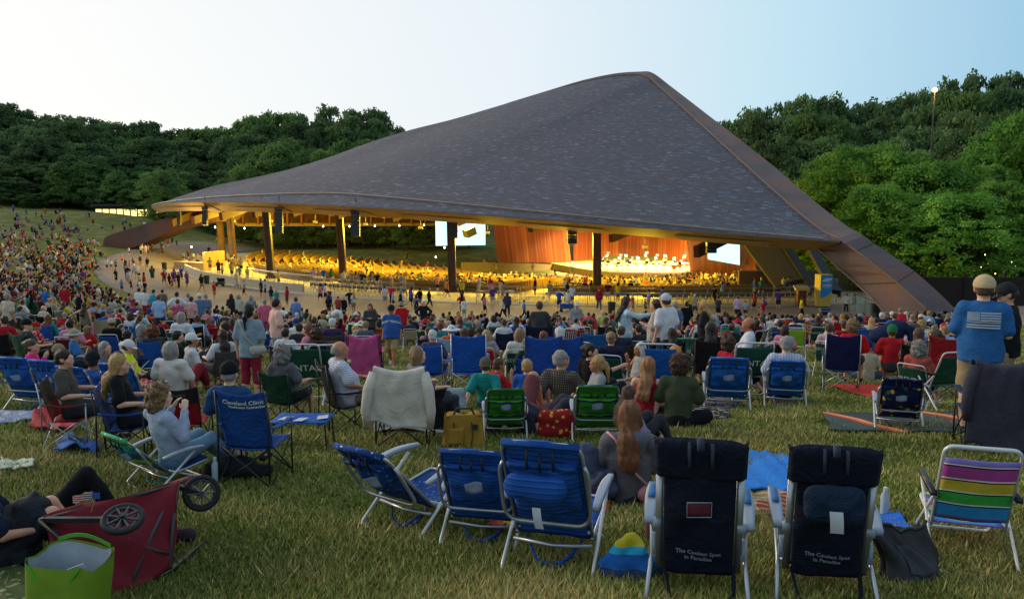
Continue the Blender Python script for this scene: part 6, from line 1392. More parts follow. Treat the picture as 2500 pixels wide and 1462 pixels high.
px,py=rg('C',300,372); chair(px,py,21,'camphigh',0,'#141c34','dark navy camp chair in front of the charcoal hoodie man')
A('C',985,432,15.3,'lawn',20,'#22243c l','#33343a s','sandy bun','rest','woman with a loose bun and navy jacket in a green chair',ch=('lawn','#1c4a3a','green folding chair of the woman with the loose bun'))
A('C',790,545,12.2,'low',60,'#151517 s','#22242a l','black bun','rest fwd','laughing dark haired woman in a black tee reaching out her arm',hy=35)
A('C',1255,578,13.4,'lawn',-110,'#a8a49c t','#8a847c s','white bob','lap face','white haired woman raising her hand toward the laughing woman')
A('C',515,608,12,'back',30,'#48443e s','#8a7a62 s','grey short','back knee','man in a dark plaid shirt and glasses sitting on the grass',topmat=PLAID,hy=20,scx=1.08)
A('C',185,692,12.5,'ground',25,'#1f4f9f s','#22242c s','blonde short','knee','blond boy in a royal blue tee on the picnic blanket',hmin=.7)
A('C',850,745,10.6,'low',-95,'#8a8a8c s','#3a3c44 l','blonde pony','lap','blonde woman with a ponytail in profile behind a green chair')
def phone(th, J):
    mb = MB(); mb.box(J['wrR']+v3(-.02, .07, .05), (.07, .012, .14)); mb.build('phone', plain('phone_pink', C('#a88890'), .3), th)
A('C',1340,668,10.9,'cross',15,'#a01c2c t','#7f8078 s','#9a6a44 long','lap lap','girl with long strawberry hair in a red vest and denim shorts',extra=phone)
A('C',1640,655,10.6,'cross',12,'#3c4430 s','#17181c s','brown afro','ground lap','young man in an olive green tee with a faded flag print')
A('C',1160,945,9.1,'ground',60,'#8a7a94 l','#33343a l','brown long','lap','small brown haired girl just behind the girl in the grey hoodie',hmin=.5)
A('S',1538,980,7.0,'ground',0,'#605d62 l','#30343f l','#6c4022 long','lap lap','girl with long reddish hair in a grey hoodie on the grass',fat=.03,extra=lambda th,J:(crossbag('#b87a80')(th,J),OB('hood', withmat(fig_mesh('hood',J,('hoodg',),.0135,0),CLOTH),th,C('#565864'))))
PEOPLE[-1]['o'].children[-1].name
A('C',1590,560,14.2,'low',-60,'#5fa4c8 s','#33343a s','brown short','lap','person in a mustard cap and sky blue top in profile',cap='#c8821c cap')
A('C',2110,485,14.6,'low',70,'#a81c2a s','#33343a s','brown afro','lap','dark haired young man in a red tee behind a blue beach chair',hy=0)
A('C',2290,288,17,'camp',-75,'#c4c4cc s','#33343a s','brown bald','rest','bearded balding man in a white tee looking left',fat=.04,ch=('camphigh','#262426','black and grey camp chair of the bearded man in white'))
A('C',1930,338,16,'camp',0,'#1c1a1c s','#22222a s','black long','rest','long black haired person in the big black camp chair',ch=('camphigh','#191718','big black camp chair of the long black haired person'))
A('C',1562,395,19,'camp',-10,'#2a2426 s','#22222a s','dark long','rest','dark haired woman in a black camp chair with white lettering',ch=('camphigh','#17181a','black camp chair with a line of white lettering'),ck=dict(text=[('COMMODORE',.5,.82,.055,None)]))
A('C',2080,430,22,'ground',0,'#7a5a4a s','#33343a s','auburn curly','knee','child with curly auburn hair right of the big black chair',hmin=.6)
A('C',2130,350,24,'lawn',20,'#2c2c30 s','#33343a s','brown bun','rest','person with a top bun in a dark top by the reclined chair')
A('C',1245,360,22,'lawn',0,'#3a3c44 s','#33343a s','dark short','rest','dark haired person in the royal blue chair below the tie dye woman',ch=('lawn','#1b4f9e','royal blue chair just below the tie dye hoodie woman'))
A('C',975,398,19,'camp',-20,'#4a3028 s','#33343a s','dark curly','rest','dark curly haired person above the brown camp chair')
A('C',1080,375,19,'camp',0,'#26344a s','#33343a s','brown short','rest','brown haired person in a navy top above the brown camp chair',ch=('camp','#3a332c','brown camp chair in the centre with a navy topped sitter'))
A('C',762,362,22,'ground',15,'#c9c4ba s','#33343a s','dark short','knee','dark haired man in a white tee sitting below the bending person')
px,py=rg('C',850,452); chair(px,py,17,'camphigh',-4,'#235a94','teal blue camp chair left of the woman with the bun')
px,py=rg('C',630,465); chair(px,py,16,'lawn',10,'#1c4a3a','green rental chair right of the linked blue camp chairs')
px,py=rg('C',2360,572); chair(px,py,14.3,'lawn',-8,'#1c4a3a','empty green rental chair beside the man in the red tee',text=[('RENTAL',.5,.45,.13,None)])
px,py=rg('C',1420,580); chair(px,py,13.6,'lawn',0,'#1f5fb0','bright blue white framed chair between the white haired woman and gold cap')
px,py=rg('C',1730,352); chair(px,py,22,'low',0,'#4a7a60','pale green backpack chair right of the talking group')
px,py=rg('C',2120,320); chair(px,py,29,'lawn',0,'#1f8f80','turquoise chair below the bending person in grey')
px,py=rg('C',2110,668); chair(px,py,13.2,'low',0,'#1d5aa8','blue backpack beach chair, nearest of the two right of centre',group=None)
px,py=rg('C',858,945); chair(px,py,9.7,'low',2,'#2f7a24','green and navy banded backpack chair, right one of the pair',mat=GREENS)
px,py=rg('B',2400,1042); chair(px,py,9.9,'low',-3,'#2f7a24','green and navy banded backpack chair, left one of the pair',mat=GREENS)
for i_,(x,c_) in enumerate(((565,'red and white'),(640,'crimson'),(700,'orange and blue'))):
    px,py=rg('C',x,330); chair(px,py,26+i_,'lawn',rnd.uniform(-6,6),'#b8343c','folding deck chair striped in %s, near the grey sweatshirt man'%c_,mat=stripes_mat('deck%d'%i_,[[(0,C('#a8303a')),(.3,C('#d0c8b8')),(.5,C('#2a5a8a')),(.8,C('#c9b090'))],[(0,C('#a01c30')),(.5,C('#8a1828'))],[(0,C('#c85a24')),(.35,C('#d89a3a')),(.6,C('#2a3a6a'))]][i_],0,9))
# --- region D
def flag(th, J):
    c = J['chest']; W, H = .30, .175; x0, z0 = -.145, -.06; G = plain('flag_print', C('#b9bcc0'), .8)
    fn = lambda x, z: Vector((x, c[1]-.162+1.05*x*x-.012*(z > 0), c[2]+z))
    for i in range(7):
        mb = MB(); a = z0+H*(i*2)/13; xs = x0+(.40*W if i > 2 else 0); mb.sheet(lambda u, v: fn(xs+(x0+W-xs)*u, a+H/13*v), 10, 1, .004); mb.build('flag_stripe', G, th)
    mb = MB(); mb.sheet(lambda u, v: fn(x0+.38*W*u, z0+H*(6/13)+H*7/13*v), 6, 4, .004); mb.build('flag_corner', plain('flag_corner', C('#8f99a8'), .8), th)
A('D',2125,84,9.6,'stand',4,'#2a5c93 s','#958264 s','brown short','phone phone','big man in a blue tee with a flag on the back and beige cap',cap='#b8a07c cap',extra=flag,fat=.02,scx=1.08,hmax=1.2,shoes='#3a3a3c')
A('D',2345,158,10.9,'stand',-50,'#17181e s','#8a7a5e s','dark short','phone phone','man in a black tee and dark camouflage cap looking down',cap='#23262a cap',hy=-15,hp=-25,hmax=1.2,scx=1.05)
A('D',237,668,13.8,'low',0,'#b9bcc8 s','#33343a s','grey short','rest','grey haired man in a pale striped polo in a blue beach chair',topmat=POLOV,scx=1.1,ch=('low','#1d5aa8','blue backpack beach chair of the man in the striped polo'))
A('D',1320,395,33,'stand',10,'#b82434 s','#4a2c34 s','sandy short','down','boy in a red tee standing before the big arch leg',hmin=.6)
Wk('T',565,1165,1340,'walk',90,'#b9b81e s','#15161c l','dark short','swingf swingb','walker in a yellow tee and black trousers by the sign box')
Wk('T',955,1130,1300,'stand',20,'#c4c4c8 s','#26262c l','dark short','down','man in a white shirt at the foot of the ramp')
Wk('T',1022,1130,1325,'walk',-80,'#22485c s','#9aa0a8 s','dark short','swingf swingb','walker in a dark teal tee and pale shorts coming off the ramp')
Wk('T',893,1070,1200,'stand',10,'#5a6a84 s','#33343a s','dark short','down','person in a blue grey tee up behind the ramp rail')
Wk('C',2190,85,330,'walk',20,'#a890b0 s','#1c2030 s','dark short','down','walker in a lavender tee and black shorts near the railing')
Wk('C',2263,130,300,'walk',10,'#8a94a4 s','#2a3448 s','dark short','down','child in a grey tee beside the lavender tee walker')
Wk('C',2428,120,325,'walk',-60,'#a81c30 s','#9a7a64 s','brown short','swingf swingb','walker in a deep red tee and tan shorts')
Wk('C',870,8,228,'walk',175,'#8a1c2c l','#4a4a58 l','brown short','down','man in a red shirt, grey hoodie and red cap by the post',cap='#b01c24 cap')
Wk('C',1190,70,250,'walk',60,'#8a3038 s','#6a5a58 s','grey short','swingf swingb','walker in a dark red tee behind the tie dye woman')
Wk('C',1310,110,250,'walk',90,'#26344a s','#26262c s','dark short','down','walker in navy near the railing behind the talking group')
A('D',90,462,34,'lawn',0,'#c4c4c8 s','#33343a s','dark short','rest','dark haired man in a white tee left of the orange chairs')
A('D',325,478,33,'lawn',0,'#c4c4cc s','#33343a s','brown short','rest','man in a white tee in a rental chair right of the orange chairs',ch=('lawn','#1c4a3a','green rental chair behind the lime chair on the right'),ck=dict(text=[('RENTAL',.5,.5,.13,None)]))
A('D',535,472,32,'lawn',0,'#4a3a34 t','#33343a s','dark long','up up','dark haired woman with both hands behind her head',ch=('lawn','#1c4a3a','dark green rental chair of the woman with raised elbows'),ck=dict(text=[('RENTAL',.5,.6,.13,None)]))
A('D',172,512,28,'low',0,'#26344a s','#33343a s','black short','rest','black haired person in the blue framed chair at right',ch=('low','#1b3f84','blue beach chair with a black haired sitter at right of centre'))
A('D',645,543,20,'lawn',15,'#b98a90 s','#26344a l','brown short','lap','person in a pink plaid shirt left of the navy camp chair',topmat=plaid_mat('pink_plaid',C('#b08a90'),C('#d0b8b8'),22),ch=('lawn','#1c4a3a','green rental chair of the person in pink plaid'),ck=dict(text=[('RENTAL',.4,.7,.13,None)]))
A('D',875,520,17.6,'camp',25,'#b81c24 s','#33343a s','sandy afro','lap','boy with bushy sandy hair in a red tee above an orange towel',hy=40)
A('D',788,518,22,'camp',0,'#8a2428 s','#33343a s','dark short','rest','dark haired person in a brick red top behind the red tee boy')
A('D',930,478,24,'camp',50,'#2a3a5a s','#33343a s','dark short','lap','person in a navy cap and navy top in profile at right',cap='#141c34 cap')
A('D',1050,490,26,'camp',40,'#8fa4b8 s','#33343a s','blonde long','lap','blonde long haired person in pale blue at right')
A('D',1245,553,17.2,'camp',10,'#a82028 s','#33343a s','brown short','rest','person in a green cap and red tee at right',cap='#1f6a3c capback')
A('D',1385,548,20,'bend',80,'#18223e s','#33343a s','brown short','down','large person in a navy tee bending over at right',fat=.08,scx=1.2,hmin=.6)
A('D',1500,588,15.6,'camp',10,'#5a4a40 s','#33343a s','brown long','rest','person with long wavy brown hair beside the grey haired woman',ch=('camphigh','#141416','black camp chair at right, left of the grey haired woman'))
A('D',1660,605,15,'camp',-40,'#4a5030 s','#33343a s','dark pony','rest','dark haired woman in an olive tee at right, looking away left')
A('D',1505,718,12.8,'lawn',50,'#9a4a40 s','#33343a s','grey curly','face lap','grey haired woman in profile in the rental chair at right',ch=('lawn','#1c4a3a','green rental chair of the grey haired woman at right'),ck=dict(text=[('RENTAL',.5,.45,.13,None)]))
A('D',1435,458,31,'lawn',0,'#7a6a64 s','#33343a s','sandy short','rest','sandy haired person near the base of the arch leg')
A('D',1515,450,29,'lawn',0,'#1c2440 s','#33343a s','brown bald','rest','bald man in a navy top near the base of the arch leg',fat=.04,ch=('lawn','#b8b8b8','white netted chair under the bald man in navy'))
A('D',1262,445,32,'lawn',0,'#2a62b0 s','#33343a s','brown short','rest','person in a bright blue tee left of the red tee boy')
A('D',1615,558,22,'ground',0,'#8a94a4 s','#33343a s','sandy short','lap','sandy haired child at right behind the olive tee woman',hmin=.6)
A('D',662,512,28,'ground',10,'#4a3a44 s','#33343a s','brown short','lap','brown haired child behind the pink plaid person',hmin=.6)
px,py=rg('D',780,665); chair(px,py,16.6,'camphigh',2,'#16204a','large navy camp chair in the right middle, crossed silver legs',metal=ALU)
px,py=rg('D',1000,562); chair(px,py,23,'camp',0,'#1d5aa8','bright blue camp chair at right below the blonde person')
px,py=rg('D',1790,690); chair(px,py,14.4,'camphigh',8,'#8f1822','dark red camp chair left of the big man in the flag tee')
px,py=rg('D',1345,1075); chair(px,py,10.2,'low',0,'#131f48','navy beach chair printed with yellow fruit, on the striped blanket',mat=PINE)
px,py=rg('D',1890,855); chair(px,py,12.4,'lawn',-12,'#1c4a3a','green folding chair hung with tinsel beside the flag tee man')
for i_,x in enumerate((158,262,398)): px,py=rg('D',x,495); chair(px,py,39,'lawn',0,'#c8481c',['left','middle','right'][i_]+' one of three orange chairs in a row at right')
px,py=rg('D',315,600); chair(px,py,26,'lawn',0,'#8fb83a','lime and grey chair before the rental chairs at right')
px,py=rg('D',2270,935); chair(px,py,8.6,'camphigh',-5,'#16304e','large navy camp chair at the right edge with a grey jacket on it')
# --- front row
chair(872,1088,6.3,'lowrec',36,'#1d4488','leaf printed blue beach chair, leftmost of the front row',mat=STAR,wx=.85)
chair(1150,1096,5.95,'low',12,'#1c4c98','blue ribbed beach chair, middle one of three at the front',mat=RIB,sc=.96,wx=.9)
chair(1318,1070,5.4,'low',16,'#1c4c98','blue ribbed beach chair with pillow and white tag, at the front',mat=RIB,wx=.8)
T1=plain('silver_print',C('#7a848f'),.7)
chair(1710,1144,4.78,'tall',3,'#0d1426','tall navy beach chair, left one of the two at front right',wx=.93,text=[('The Coolest Spot',.5,.235,.037,T1),('in Paradise',.5,.18,.037,T1)])
chair(2037,1160,4.75,'tall',-3,'#0d1426','tall navy beach chair with pillow and tag, right one of two',wx=.93,text=[('The Coolest Spot',.5,.235,.037,T1),('in Paradise',.5,.18,.037,T1)])
chair(2402,1118,5.4,'lawnlow',17,'#8a4a9a','low sand chair with rainbow stripes at front right',mat=RAINB,seatmat=RAINS,metal=ALU,wx=.74)
chair(583,966,7.55,'camphigh',8,'#143f80','large blue camp chair with white clinic lettering, empty armed, front left',text=[('Cleveland Clinic',.55,.84,.068,None),('Healthwise Connection',.62,.76,.042,None)])
chair(428,958,8.9,'camp',-6,'#5a1a1e','red and black camp chair with curly script on its back',mat=stripes_mat('red_black',[(0,C('#8c1620')),(.70,C('#262022'))],2,1,0,rep=False),text=[("Cabela's",.5,.85,.07,plain('grey_print',C('#6a6460')))])
# ================================================================== loose things on the grass
def draped(ch, kind, col, label, name='jacket', zb=.25, wide=.33, mat=None, sleeves=True):
    """a garment hung over the back of a chair"""
    P_, S_ = _cc[kind]; th = TH(name, label, name, ch.location, -math.degrees(ch.rotation_euler[2]), None, ch.scale[2]); top = S_(.5, 1)
    def fn(u, v):
        x = (u-.5)*2; fold = .016*math.sin(u*7+4*math.sin(v*2.3+u*2))*v+.008*math.sin(u*19+6*math.sin(v*3))+.006*math.sin(v*16+u*5)
        if v < .12: t = v/.12; p = S_(min(1, max(0, u)), 1.0); return Vector((x*(wide-.05), p.y+.09-.14*t, p.z+.02*math.sin(math.pi*t)-.10*(1-t)))
        t = (v-.12)/.88; y0 = top.y-.055-.05*t; return Vector((x*(wide-.05+.07*t), y0-fold-.03*math.sin(math.pi*u)*(1-t), S_(min(1, max(0, u)), 1.0).z+.01-(top.z-zb)*t-.04*abs(x)*t+.03*math.sin(u*5+1)*t+.02*math.sin(u*11)*t))
    mb = MB(); mb.sheet(fn, 34, 26, .012); mb.build('cloth_body', mat or CLOTH, th, True, C(col))
    if sleeves:
        for s in (-1, 1): mb = MB(); mb.tube([(s*(wide-.06), top.y-.03, top.z-.02), (s*(wide+.0), top.y-.09, top.z-.2), (s*(wide+.03), top.y-.12, top.z-.42), (s*(wide+.015), top.y-.10, top.z-.60)], [.06, .062, .052, .042], 10); mb.build('sleeve', mat or CLOTH, th, True, C(col))
    return th
byl = {c['o'].get('label'): c['o'] for c in CHAIRS}
draped(byl['black camp chair with a cream jacket hung over its back'], 'camp', '#bdb4a6', 'cream jacket hung over the back of a black camp chair', zb=.30)
draped(byl['large navy camp chair at the right edge with a grey jacket on it'], 'camphigh', '#3a3742', 'purple grey jacket hung low over the large navy chair at right', zb=.10, wide=.30)
draped(byl['pink camp chair with cloth hanging from it'], 'camp', '#b04878', 'pink cloth hanging down from the back of the pink chair', 'towel', zb=.30, wide=.26, sleeves=False)
def blanket(label, pts, mat, col=None, name='blanket', amp=.035, seed=0, th=.012, n=26):
    """four photo corners on the grass: near left, near right, far right, far left"""
    a, b, c, d = [gp(*p) for p in pts]; ce = (a+b+c+d)/4
    def fn(u, v):
        p = a*(1-u)*(1-v)+b*u*(1-v)+c*u*v+d*(1-u)*v; w = amp*.6*(1.0+math.sin(u*5+seed+2.0*math.sin(v*3+seed))*math.cos(v*4+seed*2+u*2)+.25*math.sin(u*17+v*13+seed))
        e = .06*math.sin((u+v)*7+seed); return Vector((p.x+e*(v-.5), p.y+e*.6*math.sin(u*11+seed), float(gz(p.x, p.y))+.03+max(0, w)))-ce
    t_ = TH(name, label, name, ce); mb = MB(); mb.sheet(fn, n, n, th); o = mb.build('cloth', mat, t_, True, C(col) if col else None); return t_
blanket('bright blue tarp spread behind the tall navy chairs', [(1790,1212),(1945,1210),(1930,1118),(1825,1112)], TARP, '#1f72c4', 'tarp', .05)
blanket('blue tarp corner showing right of the tall navy chairs', [(2120,1330),(2235,1312),(2190,1262),(2110,1262)], TARP, '#1f66c8', 'tarp', .02, 2)
blanket('quilt of red, green and cream squares between the navy chairs', [(1800,1262),(1935,1268),(1925,1196),(1815,1196)], plaid_mat('quilt', C('#7a2a24'), C('#a89a78'), 7, .4), None, 'quilt', .03, 3)
blanket('rainbow tie dye towel beside the girl in the grey hoodie', [(1425,1270),(1485,1262),(1500,1150),(1462,1150)], stripes_mat('tiedye', [(0, C('#c8283a')), (.3, C('#d8601c')), (.5, C('#e0b820')), (.68, C('#d84a8a')), (.85, C('#2a7ac0'))], 0, 2.6, w=.8), None, 'towel', .05, 1)
blanket('rainbow towel showing under the middle blue front chair', [(1190,1300),(1260,1300),(1255,1255),(1205,1255)], stripes_mat('tiedye', []), None, 'towel', .02, 5)
blanket('dark serape blanket with orange stripes under the fruit print chair', [(2030,1058),(2380,1062),(2350,1010),(2005,1012)], SERAPE, None, 'blanket', .02, 2)
blanket('coral red cloth spread on the grass at right', [(2130,975),(2180,962),(2150,944),(2025,942)], CLOTH, '#b8342e', 'cloth', .03, 4)
blanket('black and white print blanket under the seated young pair', [(1560,1040),(1790,1025),(1760,990),(1570,995)], spots_mat('bw_print', C('#1a1a1c'), C('#a8a49c'), 7, .36), None, 'blanket', .04, 6)
blanket('pink and grey picnic blanket under the plaid shirt man', [(1290,1050),(1480,1045),(1440,990),(1300,985)], spots_mat('pinkgrey', C('#6a585c'), C('#a88a8c'), 5, .38), None, 'blanket', .03, 7)
blanket('pale pink print blanket right of the young man in olive', [(1700,1010),(1790,1000),(1780,975),(1700,978)], spots_mat('pinkgrey2', C('#7a6a70'), C('#b09a9c'), 8, .38), None, 'blanket', .03, 8)
blanket('blue ground sheet beside the blue chair right of centre', [(1730,952),(1880,948),(1870,928),(1740,928)], TARP, '#1f5fb0', 'ground_sheet', .02, 9)
blanket('red and grey throw heaped behind the maroon chair', [(70,1060),(190,1068),(200,1010),(100,1000)], TARP, '#8c1420', 'throw', .10, 2)
blanket('pale purple and blue cloth at the left edge', [(-20,1040),(110,1028),(105,1008),(-20,1012)], spots_mat('paleblue', C('#7a88a8'), C('#a8a8b8'), 6, .4), None, 'cloth', .04, 3)
blanket('folded blue jacket lying on the grass at left', [(135,1118),(245,1110),(235,1092),(150,1080)], TARP, '#1c4f8f', 'folded_jacket', .09, 1)
blanket('white floral napkin on the grass at the far left', [(-10,1155),(82,1150),(80,1132),(0,1128)], spots_mat('floral_w', C('#b0b8a4'), C('#a86a48'), 16, .3, C('#3a6a4a')), None, 'napkin', .03, 2)
blanket('white sheet under the chair with the cream jacket', [(905,1062),(1080,1062),(1075,1025),(920,1025)], CLOTH, '#a8a49c', 'sheet', .06, 4)
blanket('pale patterned throw at the lower left corner', [(-60,1500),(120,1500),(90,1400),(-30,1390)], spots_mat('olivepr', C('#3f4a26'), C('#7a8a5a'), 14, .3), None, 'throw', .03, 4)
blanket('dark leaf print blanket under the blond boy', [(1220,1000),(1330,1000),(1320,968),(1230,968)], spots_mat('leafpr', C('#2a4a40'), C('#a8785a'), 6, .4), None, 'blanket', .03, 1)
blanket('red striped mat on the grass beside the wagon at right', [(1945,850),(1995,850),(1990,842),(1945,842)], FLAGT, None, 'mat', .01, 1)
blanket('orange towel hung low behind the navy camp chair', [(2090,905),(2130,905),(2128,885),(2090,885)], CLOTH, '#c8741c', 'towel', .10, 3)
def lump(label, name, px, py, prims, col=None, mat=None, yaw=0, amp=.01, ns=14, cell=.014, cat=None, k=.05, cuts=(), sc=1.0, part='body_cloth', dz=0, seed=1):
    g = gp(px, py); g.z += dz; th = TH(name, label, cat or name, g, yaw, None, sc); V, Q = grow([tuple([np.array(p[0], float), np.array(p[1], float)]+list(p[2:])) for p in prims], cell, k, [(np.array(a, float), np.array(b, float)) for a, b in cuts], amp, ns, seed)
    OB(part, mesh_of(part, V, Q, [mat or TARP]), th, C(col) if col else None); return th
lump('heap of grey blue blankets left of the girl in the hoodie', 'blanket_heap', 1442, 1235, [((0, 0, .1), (0, .1, .42), .16, .10, ((0, 1, 0), 1.3)), ((-.12, .05, .08), (.1, 0, .2), .13, .13)], '#3c4258', amp=.022, ns=24, k=.03)
lump('black backpack slumped beside the front left wagon', 'backpack', 25, 1385, [((-.12, 0, .15), (.12, .05, .32), .17, .13), ((.05, 0, .1), (.1, .1, .4), .14, .07)], '#1c1f26', amp=.016, ns=26, k=.025)
lump('rolled yellow and blue towel on the grass beside the navy chair', 'beach_towel', 1530, 1405, [((-.08, 0, .04), (.02, .05, .17), .10, .09, ((0, 1, 0), 1.3)), ((.0, 0, .05), (.14, .0, .06), .09, .08), ((-.14, -.04, .02), (.1, -.07, .03), .05, .06), ((.04, .02, .15), (.1, 0, .12), .06, .05)], None, stripes_mat('rolltowel', [(0, C('#2a3a5a')), (.30, C('#1c5aa0')), (.58, C('#2a9ac0')), (.72, C('#b8a828'))], 2, 3.6, .02, rep=False), amp=.014, ns=33, cell=.008, k=.02)
g = gp(1132, 1086); th = TH('cooler_bag', 'tan canvas cooler bag with a small dark badge', 'cooler bag', g, -8); CANV = plain('tan_canvas', C('#9a742c'), .85, .15, var=.15, nscale=9, bump=.4)
mb = MB(); mb.sheet(lambda u, v: ((lambda a: (.24*(abs(math.cos(a))**.35)*(1 if math.cos(a) > 0 else -1)*(1-.12*v), .14*(abs(math.sin(a))**.35)*(1 if math.sin(a) > 0 else -1)*(1-.35*v), .36*v+.012*math.sin(a*3)))(u*6.2832)), 40, 10); mb.sheet(lambda u, v: ((u-.5)*.40, (v-.5)*.18, .355+.02*math.sin(u*9)), 8, 4, .02); mb.build('bag_body', CANV, th, True)
mb = MB(); mb.sheet(lambda u, v: (-.19+.18*u, -.155-.02*math.sin(math.pi*u), .05+.19*v), 6, 6, .02); mb.build('pocket', CANV, th, True); mb = MB(); mb.box((.12, -.135, .24), (.06, .012, .06)); mb.build('badge', plain('badge_dark', (.03, .025, .02)), th)
for x_ in (-.12, .08): mb = MB(); mb.tube([(x_, -.13, .30), (x_+.01, -.16, .16), (x_-.01, -.165, .03)], .008, 5); mb.build('strap', plain('strap_brown', C('#3a2c18')), th)
mb = MB(); mb.tube([(-.12, -.05, .36), (-.08, -.06, .44), (.08, -.06, .44), (.12, -.05, .36)], .014, 6); mb.build('handle', plain('strap_brown', C('#3a2c18')), th)
lump('black bag leaning behind the cream jacket chair', 'backpack', 1068, 1055, [((0, 0, .12), (.02, 0, .5), .13, .09), ((.05, 0, .5), (.2, .05, .62), .03, .02)], '#17181c', amp=.014)
lump('pale silver blue tote bag on the grass near the teal tee man', 'tote_bag', 1098, 1003, [((-.16, 0, .1), (.16, 0, .1), .12, .12, ((0, 1, 0), 1.6)), ((-.16, 0, .3), (.18, 0, .27), .09, .08, ((0, 1, 0), 1.8))], '#8f9fa8', amp=.01)
lump('clear party bag tied with a blue ribbon beside the white tee woman', 'party_bag', 420, 925, [((-.05, 0, .12), (.05, 0, .15), .17, .15), ((0, 0, .3), (0, 0, .38), .09, .05)], '#6f7076', amp=.02, ns=20, mat=spots_mat('party', C('#5a6a78'), C('#b0a89a'), 12, .36, C('#a03a3a')))
lump('red soft cooler with yellow fruit print between the green chairs', 'cooler_bag', 1358, 1068, [((-.12, 0, .09), (.12, 0, .09), .10, .10), ((-.12, 0, .24), (.12, 0, .24), .10, .10)], None, spots_mat('fruitbag', C('#8c1a20'), C('#c9982c'), 16, .34), amp=.004, k=.08)
g = gp(2222, 1418); th = TH('mesh_bag', 'black mesh bag lying open right of the tall navy chairs', 'bag', g, -10); BM = plain('black_nylon', (.02, .021, .024), .6, .35, var=.3, nscale=12, bump=.4)
def bgf(u, v): return Vector((-.17+.36*u+.03*math.sin(v*5), .10*v-.10*math.sin(math.pi*u)*(1-v)+.014*math.sin(u*13+v*6), .01+.30*v+.03*math.sin(u*6+1)*v-.05*u*(1-v)*0+.012*math.sin(u*17+v*9)))
mb = MB(); mb.sheet(bgf, 20, 14, .012); mb.build('front_cloth', BM, th, True); mb = MB(); mb.sheet(lambda u, v: bgf(u, v)+Vector((.02, .09+.05*math.sin(math.pi*u), -.01-.03*v)), 16, 10, .012); mb.build('rear_cloth', BM, th, True)
mb = MB(); mb.sheet(lambda u, v: bgf(.28+.5*u*(1-.3*v), .18+.52*v)+Vector((0, -.012, 0)), 12, 8, .004); mb.build('mesh_panel', plain('mesh_grey', C('#34373e'), .7, .3, nscale=60), th, True); mb = MB(); mb.tube([bgf(u/10, 1.0) for u in range(11)], .012, 6); mb.build('rim_cord', BM, th, True)
lump('small dark and pink pouch on the grass right of the wagon', 'pouch', 452, 1322, [((-.03, 0, .05), (.03, 0, .05), .055, .05)], '#3a2a38', amp=.004, cell=.01)
lump('gold canvas tote with handles beside the rental chair at right', 'tote_bag', 2145, 905, [((-.02, 0, .1), (.02, 0, .3), .12, .1)], '#8f7c50', amp=.008)
lump('white pillow under the chair with the cream jacket', 'pillow', 985, 1052, [((-.22, 0, .1), (.2, 0, .1), .1, .1)], '#a8a6a2', amp=.012)
lump('black shoulder bags piled beside the big black camp chair', 'bag_pile', 1700, 905, [((-.15, 0, .12), (.15, 0, .12), .14, .14), ((.0, 0, .28), (.1, 0, .32), .1, .07)], '#141416', amp=.015)
lump('dark navy bag and coat behind the maroon chair, at left', 'bag', 385, 1010, [((-.15, 0, .1), (.15, 0, .12), .12, .12)], '#1c2e4a', amp=.014)
lump('dark bags in plastic beside the large blue clinic chair', 'bag', 560, 1165, [((-.15, 0, .08), (.15, 0, .1), .10, .10), ((.2, 0, .07), (.35, 0, .07), .08, .07)], '#1a2226', amp=.014)
# cushion and tags on the front chairs
def on_back(lbl, kind, u, v, prims, name, label, col, mat=None, amp=.006, cell=.009):
    ch = byl[lbl]; P_, S_ = _cc[kind]; p = S_(u, v); th = TH(name, label, name, ch.matrix_basis @ p, -math.degrees(ch.rotation_euler[2]), None, ch.scale[2])
    V, Q = grow([tuple([np.array(q[0], float), np.array(q[1], float)]+list(q[2:])) for q in prims], cell, .03, (), amp, 24); OB('cushion_cover', mesh_of(name, V, Q, [mat or TARP]), th, C(col)); return th
f1 = 'blue ribbed beach chair with pillow and white tag, at the front'; f2 = 'tall navy beach chair with pillow and tag, right one of two'
on_back(f1, 'low', .42, .62, [((-.10, -.09, 0), (.10, -.09, 0), .075, .075, ((0, 1, 0), 1.8)), ((0, -.09, 0), (0, -.09, .01), .05, .05, ((0, 1, 0), 1.8))], 'head_pillow', 'ribbed blue pillow strapped to the back of a front chair', '#1f56a4', RIB)
on_back(f2, 'tall', .5, .80, [((-.09, -.07, .03), (.09, -.07, .03), .075, .075, ((0, 1, 0), 1.9)), ((-.09, -.07, -.05), (.09, -.07, -.05), .07, .07, ((0, 1, 0), 1.9))], 'head_pillow', 'dark teal pillow strapped to the tall navy chair at right', '#14263c')
def paper(lbl, kind, u, v, w, h, label, off, yo=0):
    ch = byl[lbl]; p = _cc[kind][1](u, v); th = TH('paper_tag', label, 'tag', ch.matrix_basis @ p, -math.degrees(ch.rotation_euler[2]), None, ch.scale[2]); mb = MB(); mb.sheet(lambda a, b: ((a-.5)*w+b*yo, -off-.012*math.sin(b*3), -h*b), 4, 8, .002); mb.build('paper_sheet', plain('tag_paper', C('#b0b4ba'), .8), th)
paper(f1, 'low', .45, .46, .045, .11, 'white paper tag hanging under the blue ribbed pillow', .17, .02)
paper(f2, 'tall', .5, .77, .07, .12, 'white paper tag hanging on the dark teal pillow', .15, .008)
paper('dark navy camp chair with a paper tag on top', 'camphigh', .2, .98, .07, .08, 'white paper tag on the dark navy camp chair', .06, .01)
